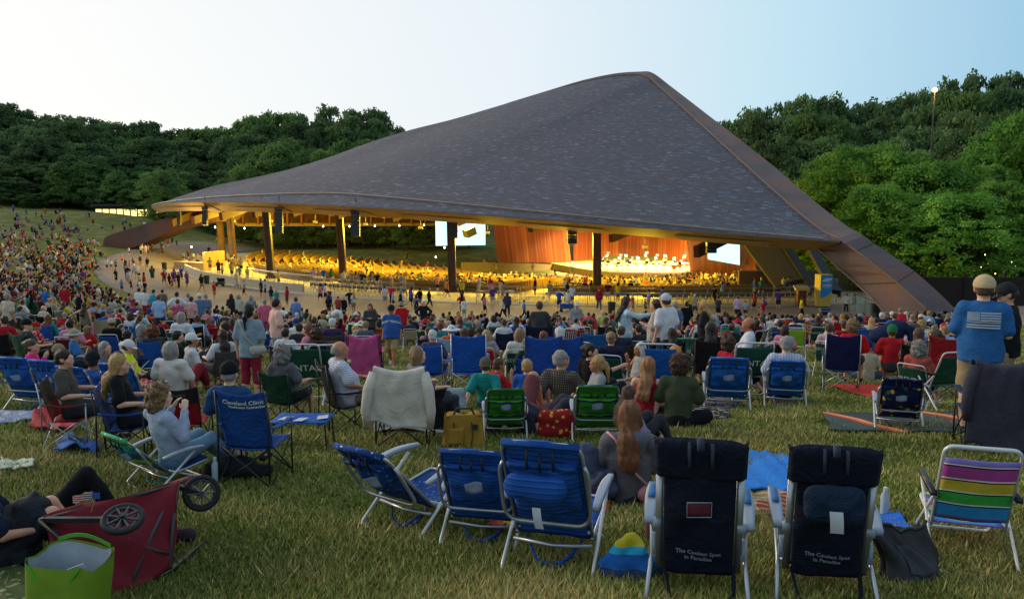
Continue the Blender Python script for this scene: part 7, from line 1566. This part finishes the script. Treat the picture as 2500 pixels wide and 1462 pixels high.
# tipped red wagon
WR = plain('wagon_red', C('#5a0616'), .7, .15, var=.12, nscale=7, bump=.3); TYRE = plain('tyre_black', (.015, .015, .017), .7, .3); HUB = plain('hub_dark', (.03, .03, .033), .4, .4)
wc = gp(290, 1420); wg = TH('folding_wagon', 'red folding wagon tipped on its side at the lower left', 'wagon', wc)
def wp(px, py, dY): 
    Yw = wc.y+dY; return at(px, py, Yw)-wc
q = [wp(100,1262,.15), wp(345,1190,.75), wp(437,1182,.80), wp(428,1345,.30), wp(268,1462,-.25), wp(160,1400,-.10)]
mb = MB(); A0, A1, B1_, B0 = wp(100,1262,.1), wp(437,1180,.75), wp(420,1390,.15), wp(262,1478,-.28)
def wf(u, v): 
    p = (A0*(1-u)+A1*u)*(1-v)+(B0*(1-u)+B1_*u)*v; L_ = Vector((-.15*(1-u)*math.sin(math.pi*v)*.6, -.06*math.sin(math.pi*u)*math.sin(math.pi*v)+.03*math.sin(u*9+v*7), .02*math.sin(u*8)*math.sin(v*9))); return p+L_
mb.sheet(wf, 26, 20, .02); mb.build('side_cloth', WR, wg, True)
mb = MB(); C0, C1 = wp(330,1182,1.05), wp(440,1176,1.05)
mb.sheet(lambda u, v: (A0+Vector((.05, .05, .0)))*(1-u)*(1-v)+A1*u*(1-v)+(A0+Vector((.15, .35, -.12)))*(1-u)*v+(A1+Vector((-.05, .40, -.08)))*u*v+Vector((0, 0, .02*math.sin(u*9))), 16, 8, .02); mb.build('end_cloth', plain('wagon_dark_red', C('#5c0c1a'), .7), wg, True)
mb = MB(); mb.sheet(lambda u, v: B0*(1-u)*(1-v)+B1_*u*(1-v)+(B0+Vector((.05, .5, -.05)))*(1-u)*v+(B1_+Vector((0, .6, -.05)))*u*v, 6, 4, .02); mb.build('floor_board', BLKM, wg)
for a_, b_ in (((.0, .02), (1.0, .0)), ((1.0, .0), (1.0, .98)), ((.0, .02), (.42, .95)), ((.97, .06), (.5, .9)), ((.62, .5), (.95, .85)), ((.05, .1), (.18, .6))):
    p_, r_ = wf(*a_), wf(*b_); mb = MB(); m_ = (p_+r_)/2+Vector((0, -.05, 0)); mb.tube([p_+Vector((0, -.03, 0)), m_, r_+Vector((0, -.03, 0))], .013, 7); mb.build('frame_tube', BLKM, wg, True)
def wheel(c, rot, r=.125):
    mb = MB(); R_ = rot; mb.tube([Vector(c)+R_ @ Vector((r*.88*math.cos(q_*.2094), r*.88*math.sin(q_*.2094), 0)) for q_ in range(30)], r*.15, 8, closed=True); w_ = mb.build('tyre', TYRE, wg, True); mb = MB(); mb.tube([Vector(c)+R_ @ Vector((r*.72*math.cos(q_*.262), r*.72*math.sin(q_*.262), 0)) for q_ in range(24)], .012, 6, closed=True); mb.lathe([(.018, -.04), (.018, .04)], c, 8, R_)
    for k_ in range(5): a = k_*6.283/5; pass
    mb.build('rim', HUB, w_)
    for k_ in range(8): a = k_*6.283/8; mb = MB(); [mb.tube([Vector(c)+R_ @ Vector((0, 0, z_)), Vector(c)+R_ @ Vector((r*.74*math.cos(a), r*.74*math.sin(a), z_))], .006, 6) for z_ in (-.014, .014)]; mb.build('spoke', plain('spoke_grey', C('#4a4c50'), .4, .5), w_)
wheel(wp(492,1203,.80), Euler((1.35, 0, .35)).to_matrix(), .125); wheel(wp(300,1266,.05), Euler((.42, .12, 0)).to_matrix(), .125)
mb = MB(); mb.bar(wp(420,1182,.75), wp(490,1204,.80), .04, .03); mb.build('axle', BLKM, wg); mb = MB(); mb.bar(wp(110,1268,.08), wp(296,1268,.04), .035, .03); mb.build('axle', BLKM, wg)
# small flag lying on the wagon
fp = wf(.30, .04)+wc; th = TH('hand_flag', 'small striped paper flag lying on the red wagon', 'flag', fp+Vector((0, -.04, .05))); mb = MB(); mb.sheet(lambda u, v: (-.06+.13*u, -.01*math.sin(u*6), .0+.05*v+.03*u), 6, 3, .002); mb.build('flag_cloth', stripes_mat('smallflag', [(0, C('#a8303a')), (.5, C('#c0b8b8'))], 2, 70), th); mb = MB(); mb.sheet(lambda u, v: (.07+.05*u, -.012, .035+.04*v), 2, 2, .002); mb.build('flag_corner', plain('flag_blue', C('#2a4a8a')), th); mb = MB(); mb.tube([(.05, 0, -.06), (.09, 0, .06)], .003, 5); mb.build('stick', plain('stick_wood', C('#a08a60')), th)
# lime tote
tc_ = gp(165, 1500); tt = TH('tote_bag', 'lime green shopping tote with a white lining at the lower left', 'bag', tc_, 12); tt.scale = (1.05, .95, .84)
def tot(u, v, o=0): a = u*2*math.pi; sx = (abs(math.cos(a))**.5)*(1 if math.cos(a) > 0 else -1); sy = (abs(math.sin(a))**.5)*(1 if math.sin(a) > 0 else -1); f = 1+.08*v; z = .36*v+(.05*max(0, sy) if v > .9 else 0)+.012*math.sin(a*4)*v; return Vector((sx*(.20-o)*f, sy*(.125-o)*f+.05*v, z+.006*math.sin(a*7+v*9)))
LIME = plain('lime_nonwoven', C('#6a861a'), .7, .3, bump=.3); mb = MB(); mb.sheet(tot, 40, 12); mb.build('bag_side', LIME, tt, True); mb = MB(); mb.sheet(lambda u, v: tot(1-u, .12+.86*v, .012), 40, 10); mb.build('bag_lining', plain('lining_white', C('#8f98a0'), .6), tt, True)
mb = MB(); mb.box((.0, .02, .03), (.34, .2, .04)); mb.build('bag_base', LIME, tt)
for (u0, u1, zz) in ((.66, .84, -.16), (.16, .34, .05)):
    a, b = tot(u0, 1), tot(u1, 1); mb = MB(); mb.sheet(lambda u, v: a*(1-u)+b*u+Vector((0, (-.02-.0*v) if zz < 0 else 0, zz*math.sin(math.pi*u)+(.025*v))), 14, 1, .004); mb.build('handle', plain('lime_handle', C('#3f9a2c'), .6), tt)
mb = MB(); mb.sheet(lambda u, v: (-.08+.2*u, .02-.03*v, .26+.08*v*u+.03*u), 4, 3, .003); mb.build('paper', plain('paper2', C('#aab4c4')), tt)
# person lying behind the wagon, foot at the frame edge
A('S', -120, 1290, 5.8, 'lie', 72, '#15171c l', '#141519 l', 'brown short', 'down', 'person lying on the grass behind the red wagon with one knee up', hmin=.82, hmax=.84)
A('S', -46, 1290, 5.2, 'ground', 60, '#1c2438 s', '#20242c s', 'brown short', 'knee', 'barefoot person mostly out of frame at the lower left edge', shoes=None)
# blue side table with cups and cards
g = gp(742, 1092); th = TH('side_table', 'low blue fabric camp table with papers beside the black camp chair', 'table', g, 0); mb = MB(); mb.sheet(lambda u, v: ((u-.5)*.62, (v-.5)*.42, .34-.02*math.sin(math.pi*u)*math.sin(math.pi*v)), 8, 6, .01); mb.build('table_top', TARP, th, True, C('#1a4f9c'))
for sx in (-1, 1):
    for sy in (-1, 1): mb = MB(); mb.tube([(sx*.28, sy*.18, .33), (sx*.30, sy*.2, 0)], .009, 6); mb.build('leg', BLKM, th)
for k_, (x, y) in enumerate(((-.18, -.05), (.0, -.1), (.22, .0))):
    t2 = TH('paper_card', ['left white card on the low blue camp table', 'middle white card on the low blue camp table', 'right white card on the low blue camp table'][k_], 'card', g+Vector((x, y, .345)), rnd.uniform(-30, 30)); mb = MB(); mb.sheet(lambda u, v: ((u-.5)*.12, (v-.5)*.15, .012*u), 2, 2, .002); mb.build('paper_sheet', plain('tag_paper', C('#b0b4ba')), t2)
def bottle(px, py, label, col='#a8b8c0', h=.24):
    g = gp(px, py); th = TH('water_bottle', label, 'bottle', g); m = plain('bottle'+col, C(col), .15, .6); mb = MB(); mb.lathe([(.03, 0), (.033, .02), (.031, h*.4), (.033, h*.7), (.014, h*.88), (.014, h*.92)], seg=12); mb.build('bottle_body', m, th, True); mb = MB(); mb.lathe([(.015, h*.92), (.015, h)], seg=10); mb.build('cap', WHT, th)
bottle(2158, 1262, 'clear water bottle standing right of the tall navy chairs'); bottle(383, 985, 'teal drink bottle on the grass behind the blue front left chair', '#3a8a90'); bottle(2287, 918, 'clear water bottle beside the rental chair at right'); bottle(1585, 1312, 'pink and steel bottle lying by the tall navy chair', '#7a4a58', .2); bottle(527, 1178, 'clear bottle beside the large blue clinic chair')
# red wagon with orange tarp, blue wagon, coolers, stroller
def cart(px, py, label, col, col2, yaw=0, s=1.0, Y=None):
    g = gp(px, py) if Y is None else gat(px, Y); th = TH('pull_wagon', label, 'wagon', g, yaw, None, s); mb = MB(); 
    for (c, sz) in (((0, -.25, .45), (.95, .02, .36)), ((0, .25, .45), (.95, .02, .36)), ((-.47, 0, .45), (.02, .5, .36)), ((.47, 0, .45), (.02, .5, .36)), ((0, 0, .28), (.94, .5, .02))): mb.box(c, sz)
    mb.build('wagon_cloth', plain('cart'+col, C(col), .7), th); mb = MB(); mb.sheet(lambda u, v: ((u-.5)*.8, (v-.5)*.42, .60+.07*math.sin(u*7)*math.sin(v*6+1)), 10, 8, .02); mb.build('load', plain('load'+col2, C(col2), .8), th, True)
    mb = MB(); 
    for sx in (-1, 1): mb.tube([(sx*.47, -.26, .26), (-sx*.47, -.26, .64)], .012, 5); mb.tube([(sx*.47, -.26, .2), (sx*.47, -.26, .66)], .012, 5)
    mb.build('frame_tube', BLKM, th)
    for sx in (-1, 1):
        for sy in (-1, 1): mb = MB(); mb.lathe([(.02, -.03), (.11, -.03), (.115, 0), (.11, .03), (.02, .03)], (sx*.36, sy*.27, .115), 14, Euler((1.571, 0, 0)).to_matrix()); mb.build('wheel', TYRE, th, True)
cart(1383, 762, 'blue folding wagon piled with gear at the edge of the walk', '#1f4a8f', '#a8b0b4', 0, 1.15); cart(1978, 842, 'red wooden wagon with an orange cloth among the chairs at right', '#8c2a18', '#b8701c', 5, .9)
def cooler(px, py, label, col, lid='#b8bcc0', s=1.0, yaw=0):
    g = gp(px, py); th = TH('cooler_box', label, 'cooler', g, yaw, None, s); mb = MB(); mb.box((0, 0, .16), (.5, .32, .3), None, 1.04); mb.build('body_box', plain('cool'+col, C(col), .5), th); mb = MB(); mb.box((0, 0, .34), (.54, .36, .07), None, .94); mb.build('lid', plain('lid'+lid, C(lid), .5), th); mb = MB(); mb.tube(rpath([(-.27, 0, .25), (-.27, -.19, .25), (.27, -.19, .25), (.27, 0, .25)], .04, 4), .01, 6); mb.build('handle', WHT, th)
cooler(760, 798, 'blue cooler with a white lid beside the white tee person', '#1c4fa4'); cooler(2013, 770, 'dark blue and black cooler chest standing under the sign box', '#15233c', '#1f4a80', 1.5); cooler(118, 812, 'red cooler with a white lid among the chairs at left', '#9c1c28', s=1.1)
th = TH('stroller', 'dark folded stroller by the lit pavement at the left', 'stroller', gp(538, 700)); mb = MB(); mb.sheet(lambda u, v: ((u-.5)*.8, math.cos(v*2)*.3, .5+.4*math.sin(v*2)), 8, 8, .03); mb.box((0, 0, .4), (.9, .5, .25)); mb.build('seat_cloth', plain('stroller_cloth', (.02, .02, .025)), th, True)
for x_ in (-.35, .35): mb = MB(); mb.lathe([(.02, -.03), (.16, -.02), (.16, .02), (.02, .03)], (x_, -.2, .16), 12, Euler((1.571, 0, 0)).to_matrix()); mb.build('wheel', TYRE, th, True)
g = gp(505, 905); th = TH('pizza_box', 'white cardboard box on the grass behind the clinic chair man', 'box', g, 15); mb = MB(); mb.box((0, 0, .12), (.5, .4, .22)); mb.build('carton', plain('carton', C('#b0a894')), th)
# ================================================================== the rest of the audience on the lawn
cols = {'white': '#c9c9cc', 'black': '#18181b', 'navy': '#1c2645', 'royal blue': '#1f4fa8', 'sky blue': '#7f9fc4', 'red': '#a81c28', 'grey': '#77787c', 'pink': '#c07a90', 'teal': '#1f7a7c', 'forest green': '#27523a', 'beige': '#a89c86', 'maroon': '#5e1a26', 'orange': '#c0582a', 'purple': '#5a3a7a', 'yellow': '#c4b02c', 'charcoal': '#35363a', 'olive': '#4a4a2c', 'lavender': '#9a90b8', 'cream': '#b8b09c'}
cw = ['white']*7+['black']*4+['navy']*4+['royal blue']*3+['sky blue']*3+['red']*5+['grey']*4+['pink']*3+['teal']*2+['forest green']*2+['beige']*3+['maroon']*2+['orange', 'purple', 'yellow', 'charcoal', 'charcoal', 'olive', 'lavender', 'cream', 'cream']
ccw = ['royal blue']*5+['navy']*5+['forest green']*4+['red']*2+['black']*4+['teal']*2+['maroon', 'grey', 'charcoal', 'orange', 'olive', 'beige', 'sky blue']
hcw = ['brown']*7+['dark']*6+['black']*4+['grey']*2+['white']+['blonde']*3+['sandy']*2+['auburn']*2
used = [(*proj(p['o'].location)[:1], p['Y']) for p in PEOPLE]+[(proj(c['o'].location)[0], c['Y']) for c in CHAIRS]
taken = [(p['o'].location.x, p['o'].location.y) for p in PEOPLE]+[(c['o'].location.x, c['o'].location.y) for c in CHAIRS]
def where(x, Y):
    px = (x/Y)*2080+1250; side = 'far left' if px < 350 else 'left' if px < 850 else 'centre left' if px < 1150 else 'centre' if px < 1450 else 'centre right' if px < 1850 else 'right'
    dep = 'mid lawn' if Y < 29 else 'lower lawn' if Y < 45 else 'near walk'
    return '%s %s' % (dep, side)
n_auto = 0; Yr = 19.0; rows = []
while Yr < 59:
    x = -(.64*Yr); lim = .62*Yr
    while x < lim:
        rows.append((x+rnd.uniform(-.2, .2), Yr+rnd.uniform(-.4, .4))); x += rnd.choice((.85, .95, 1.1, 1.3, 1.9, 2.6 if Yr < 30 else 1.2))
    Yr += 1.9 if Yr < 30 else 2.2
FARSTUFF = []
for (x, Y) in rows:
    px = x/Y*2080+1250; pf = proj((x, Y, float(gz(x, Y))))[1]
    if not (-30 < px < 2340): continue
    if min((x-a)**2+(Y-b)**2 for a, b in taken) < (.7 if Y > 30 else 1.1): continue
    if abs(px-957) < 70 and Y < 30: continue       # open grass in front of the walking man
    if Y > 57.5 and rnd.random() < .5: continue
    if pf < 772: continue
    if 540 < px < 660 and Y < 24: continue
    if math.sin(x*.55+1.3)*math.sin(Y*.5+x*.12) < -.62 and Y < 36: continue
    if n_auto >= 176 or (Y > 36 and rnd.random() < .0): FARSTUFF.append((x, Y)); continue
    taken.append((x, Y)); n_auto += 1
    cn, hn = rnd.choice(cw), rnd.choice(hcw); st = rnd.choice(['short', 'short', 'short', 'bob', 'long', 'pony', 'bun', 'curly'] if hn not in ('white', 'grey') else ['short', 'short', 'bob', 'bald', 'curly'])
    pose = rnd.choice(['low', 'camp', 'lawn', 'camp', 'lawn', 'ground', 'ground', 'cross']); cap = None; cpn = ''
    if rnd.random() < .24: cc_ = rnd.choice(['white', 'navy', 'black', 'red', 'beige']); cap = (cols[cc_], rnd.choice(['cap', 'cap', 'capback', 'sunhat'])); cpn = cc_+(' sun hat' if cap[1] == 'sunhat' else ' cap'); st = 'short'
    yaw = rnd.gauss(8 if px < 1500 else -6, 22); yaw = round(yaw/6)*6; hy = rnd.choice((0, 0, 0, -30, 30, 60, -60)); sl = rnd.choice('sssstl')
    g = gat(px, Y); J_ = {'low': 1.08, 'camp': 1.30, 'lawn': 1.26, 'ground': .88, 'cross': .86}[pose]; yt = proj((g.x, Y, g.z+J_*rnd.uniform(.92, 1.05)))[1]
    gar = {'s': 'tee', 't': 'vest', 'l': 'jumper'}[sl]
    hs_ = {'short': 'short', 'bob': 'bobbed', 'long': 'long', 'pony': 'ponytailed', 'bun': 'bunned', 'curly': 'curly', 'bald': 'thinning'}[st]
    kids = rnd.random() < .1 and pose in ('ground', 'cross')
    lab = '%s in %s %s%s, %s' % ('child' if kids else 'person', cn, gar, ' and '+cpn if cpn else ', %s %s hair' % (hs_, hn), where(x, Y))
    th = person(px, yt, Y, pose, yaw, (cols[cn], sl), (rnd.choice(['#2c2e36', '#3a4458', '#6a6250', '#1c1c20']), rnd.choice('ssl')), (hn, st), {'ground': ('knee', 'knee'), 'cross': ('lap', 'lap')}.get(pose, rnd.choice((('rest', 'rest'), ('lap', 'lap'), ('rest', 'face')))), hy=hy, cap=cap, label=lab, group='seated audience on the lawn', hmin=.6 if kids else .85, fat=rnd.choice((0, 0, .03)), cell=.03 if Y < 28 else .038)
    if kids: th.scale = tuple(v*.7 for v in th.scale)
    if pose in ('low', 'camp', 'lawn'):
        cc = rnd.choice(ccw); kd = {'low': 'low', 'camp': rnd.choice(('camp', 'camphigh')), 'lawn': 'lawn'}[pose]
        on_chair(th, kd, cols[cc] if cc != 'forest green' else '#1c4a3a', '%s %s of %s clad %s sitter, %s' % (cc, {'low': 'beach chair', 'camp': 'camp chair', 'camphigh': 'camp chair', 'lawn': 'lawn chair'}[kd], cn, 'capped' if cpn else hn+' haired', where(x, Y)), metal=rnd.choice((None, ALU)))
        CHAIRS[-1]['o']['group'] = 'folding chairs among the seated audience'
# walkers on the paved walk
WALK = [('L',1965,768,895,'#c4c4cc s','#1c1c22 s','dark short'),('L',2145,735,890,'#c4c4c4 s','#16161a l','dark short'),('L',2172,715,862,'#b8b4b0 s','#8a8478 s','sandy short'),('L',2215,730,890,'#c9b4b0 s','#b0a898 s','brown short'),('L',2258,725,880,'#c08a98 s','#5a4a48 l','dark long'),('L',2322,720,865,'#5a3a34 s','#3a2c2c l','dark short'),
 ('L',1622,925,1145,'#c9c9cc s','#18181c s','brown pony'),('L',1692,968,1105,'#c4c4c4 s','#2a2c34 s','brown short'),('L',1762,955,1120,'#7a7a98 s','#2c2e38 s','dark short'),('L',1855,880,1010,'#c0442c s','#22222a s','brown short'),('L',1905,945,1110,'#1c2e26 s','#16181c l','brown short'),('L',1972,968,1108,'#b88a98 s','#a87888 s','dark short'),('L',2030,922,1092,'#7a5a58 s','#6a4a48 k','dark bob'),('L',2140,880,1082,'#3a3a3c s','#8a7d64 s','grey short'),('L',2240,920,1128,'#17181c s','#a89c84 s','auburn short'),('L',1765,1095,1338,'#121216 s','#141418 s','auburn long'),('L',1952,1130,1335,'#a8acb4 s','#9a9a98 s','black short'),('L',1852,1262,1460,'#5a7ab0 s','#3a3c44 s','black short'),('L',1995,1262,1440,'#4a1c24 s','#33242c s','brown long'),('L',2205,1290,1480,'#141418 s','#33343a s','black short'),('L',2140,1265,1490,'#c9c4c0 s','#a8a090 s','black short'),
 ('P',1475,955,1085,'#15151a s','#15151a s','dark long'),('P',1555,940,1088,'#17181c s','#18181c l','brown short'),('P',1578,890,1032,'#2a4a8a s','#2c3444 s','brown short'),('P',1520,905,1030,'#5a5a60 s','#3a3a44 s','dark short'),('P',2275,1005,1165,'#141826 s','#141826 s','brown short'),('P',2066,905,1095,'#a8a49c s','#a09a90 k','grey bob'),('P',1818,712,808,'#1c1a18 s','#1a1816 s','dark short'),('P',1410,672,790,'#4a3c38 s','#3a3634 l','dark short'),('P',1462,650,720,'#a81c24 s','#2c2c34 s','dark short'),('P',1500,1000,1090,'#b02028 s','#33343a s','dark short'),('P',1500,635,700,'#22283a s','#22242c l','dark short'),('P',1540,660,720,'#2a3048 s','#22242c l','brown short'),('P',1595,765,850,'#4a7a9a s','#3a3c44 s','dark short'),('P',1685,770,850,'#8fb0b8 s','#6a6a68 s','dark short'),('P',1640,750,830,'#2a2c38 s','#22242c s','brown short')]
cnn = lambda h: min(cols, key=lambda n: sum((a-b)**2 for a, b in zip(C(cols[n]), C(h))))
for i, (r, x, yh, yf, tp_, bt_, hr_) in enumerate(WALK):
    c_ = cnn(tp_.split()[0]); Wk(r, x, yh, yf, rnd.choice(('walk', 'stand')), rnd.choice((-60, 0, 30, 170, 90)), tp_, bt_, hr_, rnd.choice(('down', 'swingf swingb', 'phone down')), 'person in %s top, %s %s, %s hair, on the left walk' % (c_, cnn(bt_.split()[0]), {'s': 'shorts', 'l': 'trousers', 'k': 'skirt'}[bt_.split()[1]], hr_.split()[0]), group='people strolling on the paved walk')
# ---------------------------------------------------------------- far crowd as one mass
AV, AQ, AC = [], [], []; nv = 0
def colr(me, key):
    if key in _vc: return _vc[key]
    v = np.zeros(len(me.vertices)*3, np.float32); me.vertices.foreach_get('co', v); f = np.zeros(len(me.loops), np.int32); me.loops.foreach_get('vertex_index', f); _vc[key] = (v.reshape(-1, 3), f.reshape(-1, 4)); return _vc[key]
_vc = {}
def far_person(X, Y, z, pose, yaw, sc=1.0, warm=False):
    global nv
    arms = ('lap', 'lap') if pose in ('bench', 'cross', 'low') else ('knee', 'knee') if pose == 'ground' else rnd.choice((('down', 'down'), ('hip', 'down'), ('phone', 'down')))
    J = joints(pose, arms); key = (pose, arms, 'far'); cs, sn = math.cos(-math.radians(yaw)), math.sin(-math.radians(yaw)); st = rnd.choice(('short', 'short', 'bob', 'long'))
    for part, opt, col in (('body', 0, SK[rnd.choice((0, 1, 3, 6, 2))]), ('top', ('s', 0), C(cols[rnd.choice(cw)]) if not warm or rnd.random() < .5 else C('#8a8068')), ('bottom', 's', C(rnd.choice(('#2c2e36', '#3a4458', '#8a8068', '#1c1c20', '#a09a8c')))), ('hair', st, HC[rnd.choice(hcw)])):
        me = fig_mesh(part, J, key, .06 if part != 'hair' else .05, opt); v, q = colr(me, (part, key, opt)); v = v*sc
        w = np.column_stack([v[:, 0]*cs-v[:, 1]*sn+X, v[:, 0]*sn+v[:, 1]*cs+Y, v[:, 2]+z]); AV.append(w); AQ.append(q+nv); AC.append(np.tile(np.array([col[0]*.8, col[1]*.8, col[2]*.8, 1], np.float32), (len(w), 1))); nv += len(w)
def flush(name, label):
    global AV, AQ, AC, nv
    me = mesh_of(name, np.vstack(AV), np.vstack(AQ), [CROWDM]); a = me.color_attributes.new('Col', 'FLOAT_COLOR', 'POINT'); a.data.foreach_set('color', np.vstack(AC).ravel()); AV, AQ, AC, nv = [], [], [], 0
    return tag(OB(name, me), label, 'crowd', kind='stuff')
CROWDM = NT('crowd_cloth', .9, .1); at_ = CROWDM.N('ShaderNodeVertexColor'); at_.layer_name = 'Col'; CROWDM.col(at_.outputs[0]); CROWDM = CROWDM.m
for (x, Y) in FARSTUFF: far_person(x, Y, float(gz(x, Y))+.02, rnd.choice(('low', 'ground', 'cross', 'low')), rnd.gauss(8, 25))
k = 0
while k < 430:                       # people sitting on the left hillside
    py = 530+rnd.random()**.62*230; lim = np.interp(py, [520, 560, 600, 640, 680, 715, 745, 765], [120, 190, 240, 250, 215, 235, 330, 480]); px = -40+rnd.random()*(lim+40)
    if rnd.random() < .10: py -= rnd.uniform(10, 60); px = rnd.uniform(-20, 200)
    p = gp(px, py)
    if math.hypot(p.x-CX, p.y-CY) < 62 or p.y < 34: k += 1; continue
    far_person(p.x, p.y, p.z+.02, rnd.choice(('low', 'ground', 'cross', 'low', 'bench' if 0 else 'ground')), rnd.gauss(55, 30)); k += 1
for k in range(46):                  # standing and playing on the upper lawn and the far paths
    if k < 36: px, py = rnd.uniform(30, 420), 0; py = np.interp(px, [0, 250, 420], [518, 545, 580])+rnd.uniform(-6, 40)
    else: px, py = rnd.uniform(500, 720), rnd.uniform(576, 592)
    p = gp(px, py); far_person(p.x, p.y, p.z, rnd.choice(('stand', 'walk')), rnd.uniform(0, 360), rnd.choice((1.0, .75, .8, 1.0)))
flush('crowd', 'distant crowd sitting and playing on the left hillside and lower lawn')
rr = random.Random(3)
for (R_, a, bi) in SEATPOS:
    base = {0: .03, 1: .10, 2: .34, 3: .50, 4: .42}[bi]*(1.15 if R_ < 44 else .7)*(.6 if R_ < 30 and bi < 2 else 1); cl_ = .5+.9*(math.sin(a*1.9+R_*.8)*math.sin(R_*1.1+a*.6) > 0)
    if rr.random() < base*cl_*.55:
        x, y = CX+R_*math.cos(math.radians(a)), CY+R_*math.sin(math.radians(a)); z = float(gz(x, y))+.09; sp = rr.random() < .05
        far_person(x, y, z, 'stand' if sp else 'bench', math.degrees(math.atan2(CX-x, CY-y))+rr.uniform(-25, 25), warm=True)
for k in range(46):                  # strolling on the walk
    p = gp(rr.uniform(330, 2000), 0) if False else None; px = rr.uniform(300, 1950); py = np.interp(px, [300, 450, 700, 1000, 1950], [690, 712, 748, 762, 764])+rr.uniform(-16, 20); p = gp(px, py); far_person(p.x, p.y, p.z+.06, rr.choice(('walk', 'stand')), rr.uniform(0, 360))
for k in range(70):                  # standing on the terrace behind the rails and by the stage
    a = rr.uniform(198, 312); R_ = rr.choice((53.5, 54, 58, 57)); x, y = CX+R_*math.cos(math.radians(a)), CY+R_*math.sin(math.radians(a)); far_person(x, y, 2.76, rr.choice(('stand', 'walk', 'stand')), rr.uniform(0, 360), warm=True)
for (px, Y) in ((1182, 137), (1190, 137), (1212, 134), (1222, 136), (1394, 127), (1712, 104), (1745, 100), (1752, 98), (1830, 98), (1838, 97), (1850, 96), (1862, 97), (1300, 132), (1355, 130), (835, 112), (905, 118), (993, 140)):
    g = gat(px, Y); far_person(g.x, g.y, float(gz(g.x, g.y))+.09, 'stand', rr.uniform(0, 360), warm=True)
flush('audience_crowd', 'seated and standing audience inside the lit pavilion')
# blankets scattered under the hillside crowd
for k in range(16):
    px = rnd.uniform(10, 230); py = rnd.uniform(585, 735); w_ = 9+rnd.random()*9
    blanket('%s picnic blanket on the left hillside' % ('white', 'blue', 'red', 'grey')[k % 4], [(px-w_, py+3), (px+w_, py+3), (px+w_*.8, py-2), (px-w_*.8, py-2)], CLOTH, ('#a8a8a8', '#2a5a8a', '#7a2a2c', '#6a6a6e')[k % 4], n=4)['group'] = 'picnic blankets on the left hillside'
# ================================================================== grass blades
N = 620000; u_ = NR.rand(N); Yb = 4.0*(44/4.0)**u_; Xb = (NR.rand(N)*2-1)*(.66*Yb+.6); Zb = gz(Xb, Yb)
patch = np.sin(Xb*1.3+np.sin(Yb*.9)*2)*np.sin(Yb*1.1+Xb*.4)+.6*np.sin(Xb*3.1+Yb*2.3)*np.sin(Yb*3.7-Xb)+NR.randn(N)*.35
hgt = (.026+.026*NR.rand(N)+.014*np.clip(patch, -1, 1.4))*(1+Yb*.012)*np.where(NR.rand(N) < .04, 1.7, 1); wd = (.0028+.0008*Yb)*(.7+.6*NR.rand(N)); an = NR.rand(N)*6.283; ln = NR.rand(N)*6.283; le = hgt*(.35+.75*NR.rand(N))
P0 = np.stack([Xb-wd*np.cos(an), Yb-wd*np.sin(an), Zb-.01], 1); P1 = np.stack([Xb+wd*np.cos(an), Yb+wd*np.sin(an), Zb-.01], 1); P2 = np.stack([Xb+np.cos(ln)*le, Yb+np.sin(ln)*le, Zb+hgt], 1)
V = np.stack([P0, P1, P2], 1).reshape(-1, 3); Q = np.arange(3*N).reshape(N, 3)
t = NT('grass_blades', .7, .2); at_ = t.N('ShaderNodeVertexColor'); at_.layer_name = 'Col'; t.col(at_.outputs[0]); me = mesh_of('grass', V, Q, [t.m], smooth=False)
dry = np.clip(.46+.26*patch+.28*NR.randn(N), 0, 1)[:, None]; br_ = ((.62+.66*NR.rand(N))*(1+.22*np.sin(Xb*.8+2*np.sin(Yb*.6))*np.sin(Yb*1.7+Xb*.5)))[:, None]
G1, G2, G3 = np.array(C('#576a2a')), np.array(C('#8f9148')), np.array(C('#c4ad72')); col = np.where(dry < .5, G1*(1-dry*2)+G2*dry*2, G2*(2-dry*2)+G3*(dry*2-1))*br_
ca = me.color_attributes.new('Col', 'FLOAT_COLOR', 'POINT'); ca.data.foreach_set('color', np.repeat(np.column_stack([col, np.ones(N)]), 3, 0).astype(np.float32).ravel())
tag(OB('grass', me), 'short patchy green and straw coloured grass of the lawn', 'grass', kind='stuff')
# ================================================================== labels made distinct
def settle(items, words_max=16):
    byn = {}
    for o in items: byn.setdefault(o['label'], []).append(o)
    for lab, L in byn.items():
        if len(L) < 2: continue
        L.sort(key=lambda o: proj(o.matrix_basis.translation)[0]); n = len(L)
        for i, o in enumerate(L):
            o['label'] = lab+', '+(('left' if i == 0 else 'right')+' one' if n == 2 else ({1: '2nd', 2: '3rd', 20: '21st', 21: '22nd', 22: '23rd'}.get(i, '%dth' % (i+1))+' from left' if i else 'leftmost'))
bpy.context.view_layer.update()
tops = [o for o in COL.objects if o.parent is None and o.get('label')]
settle([o for o in tops if not any(w in o['label'] for w in ('empty folding', 'orchestra', 'white folding chair'))])
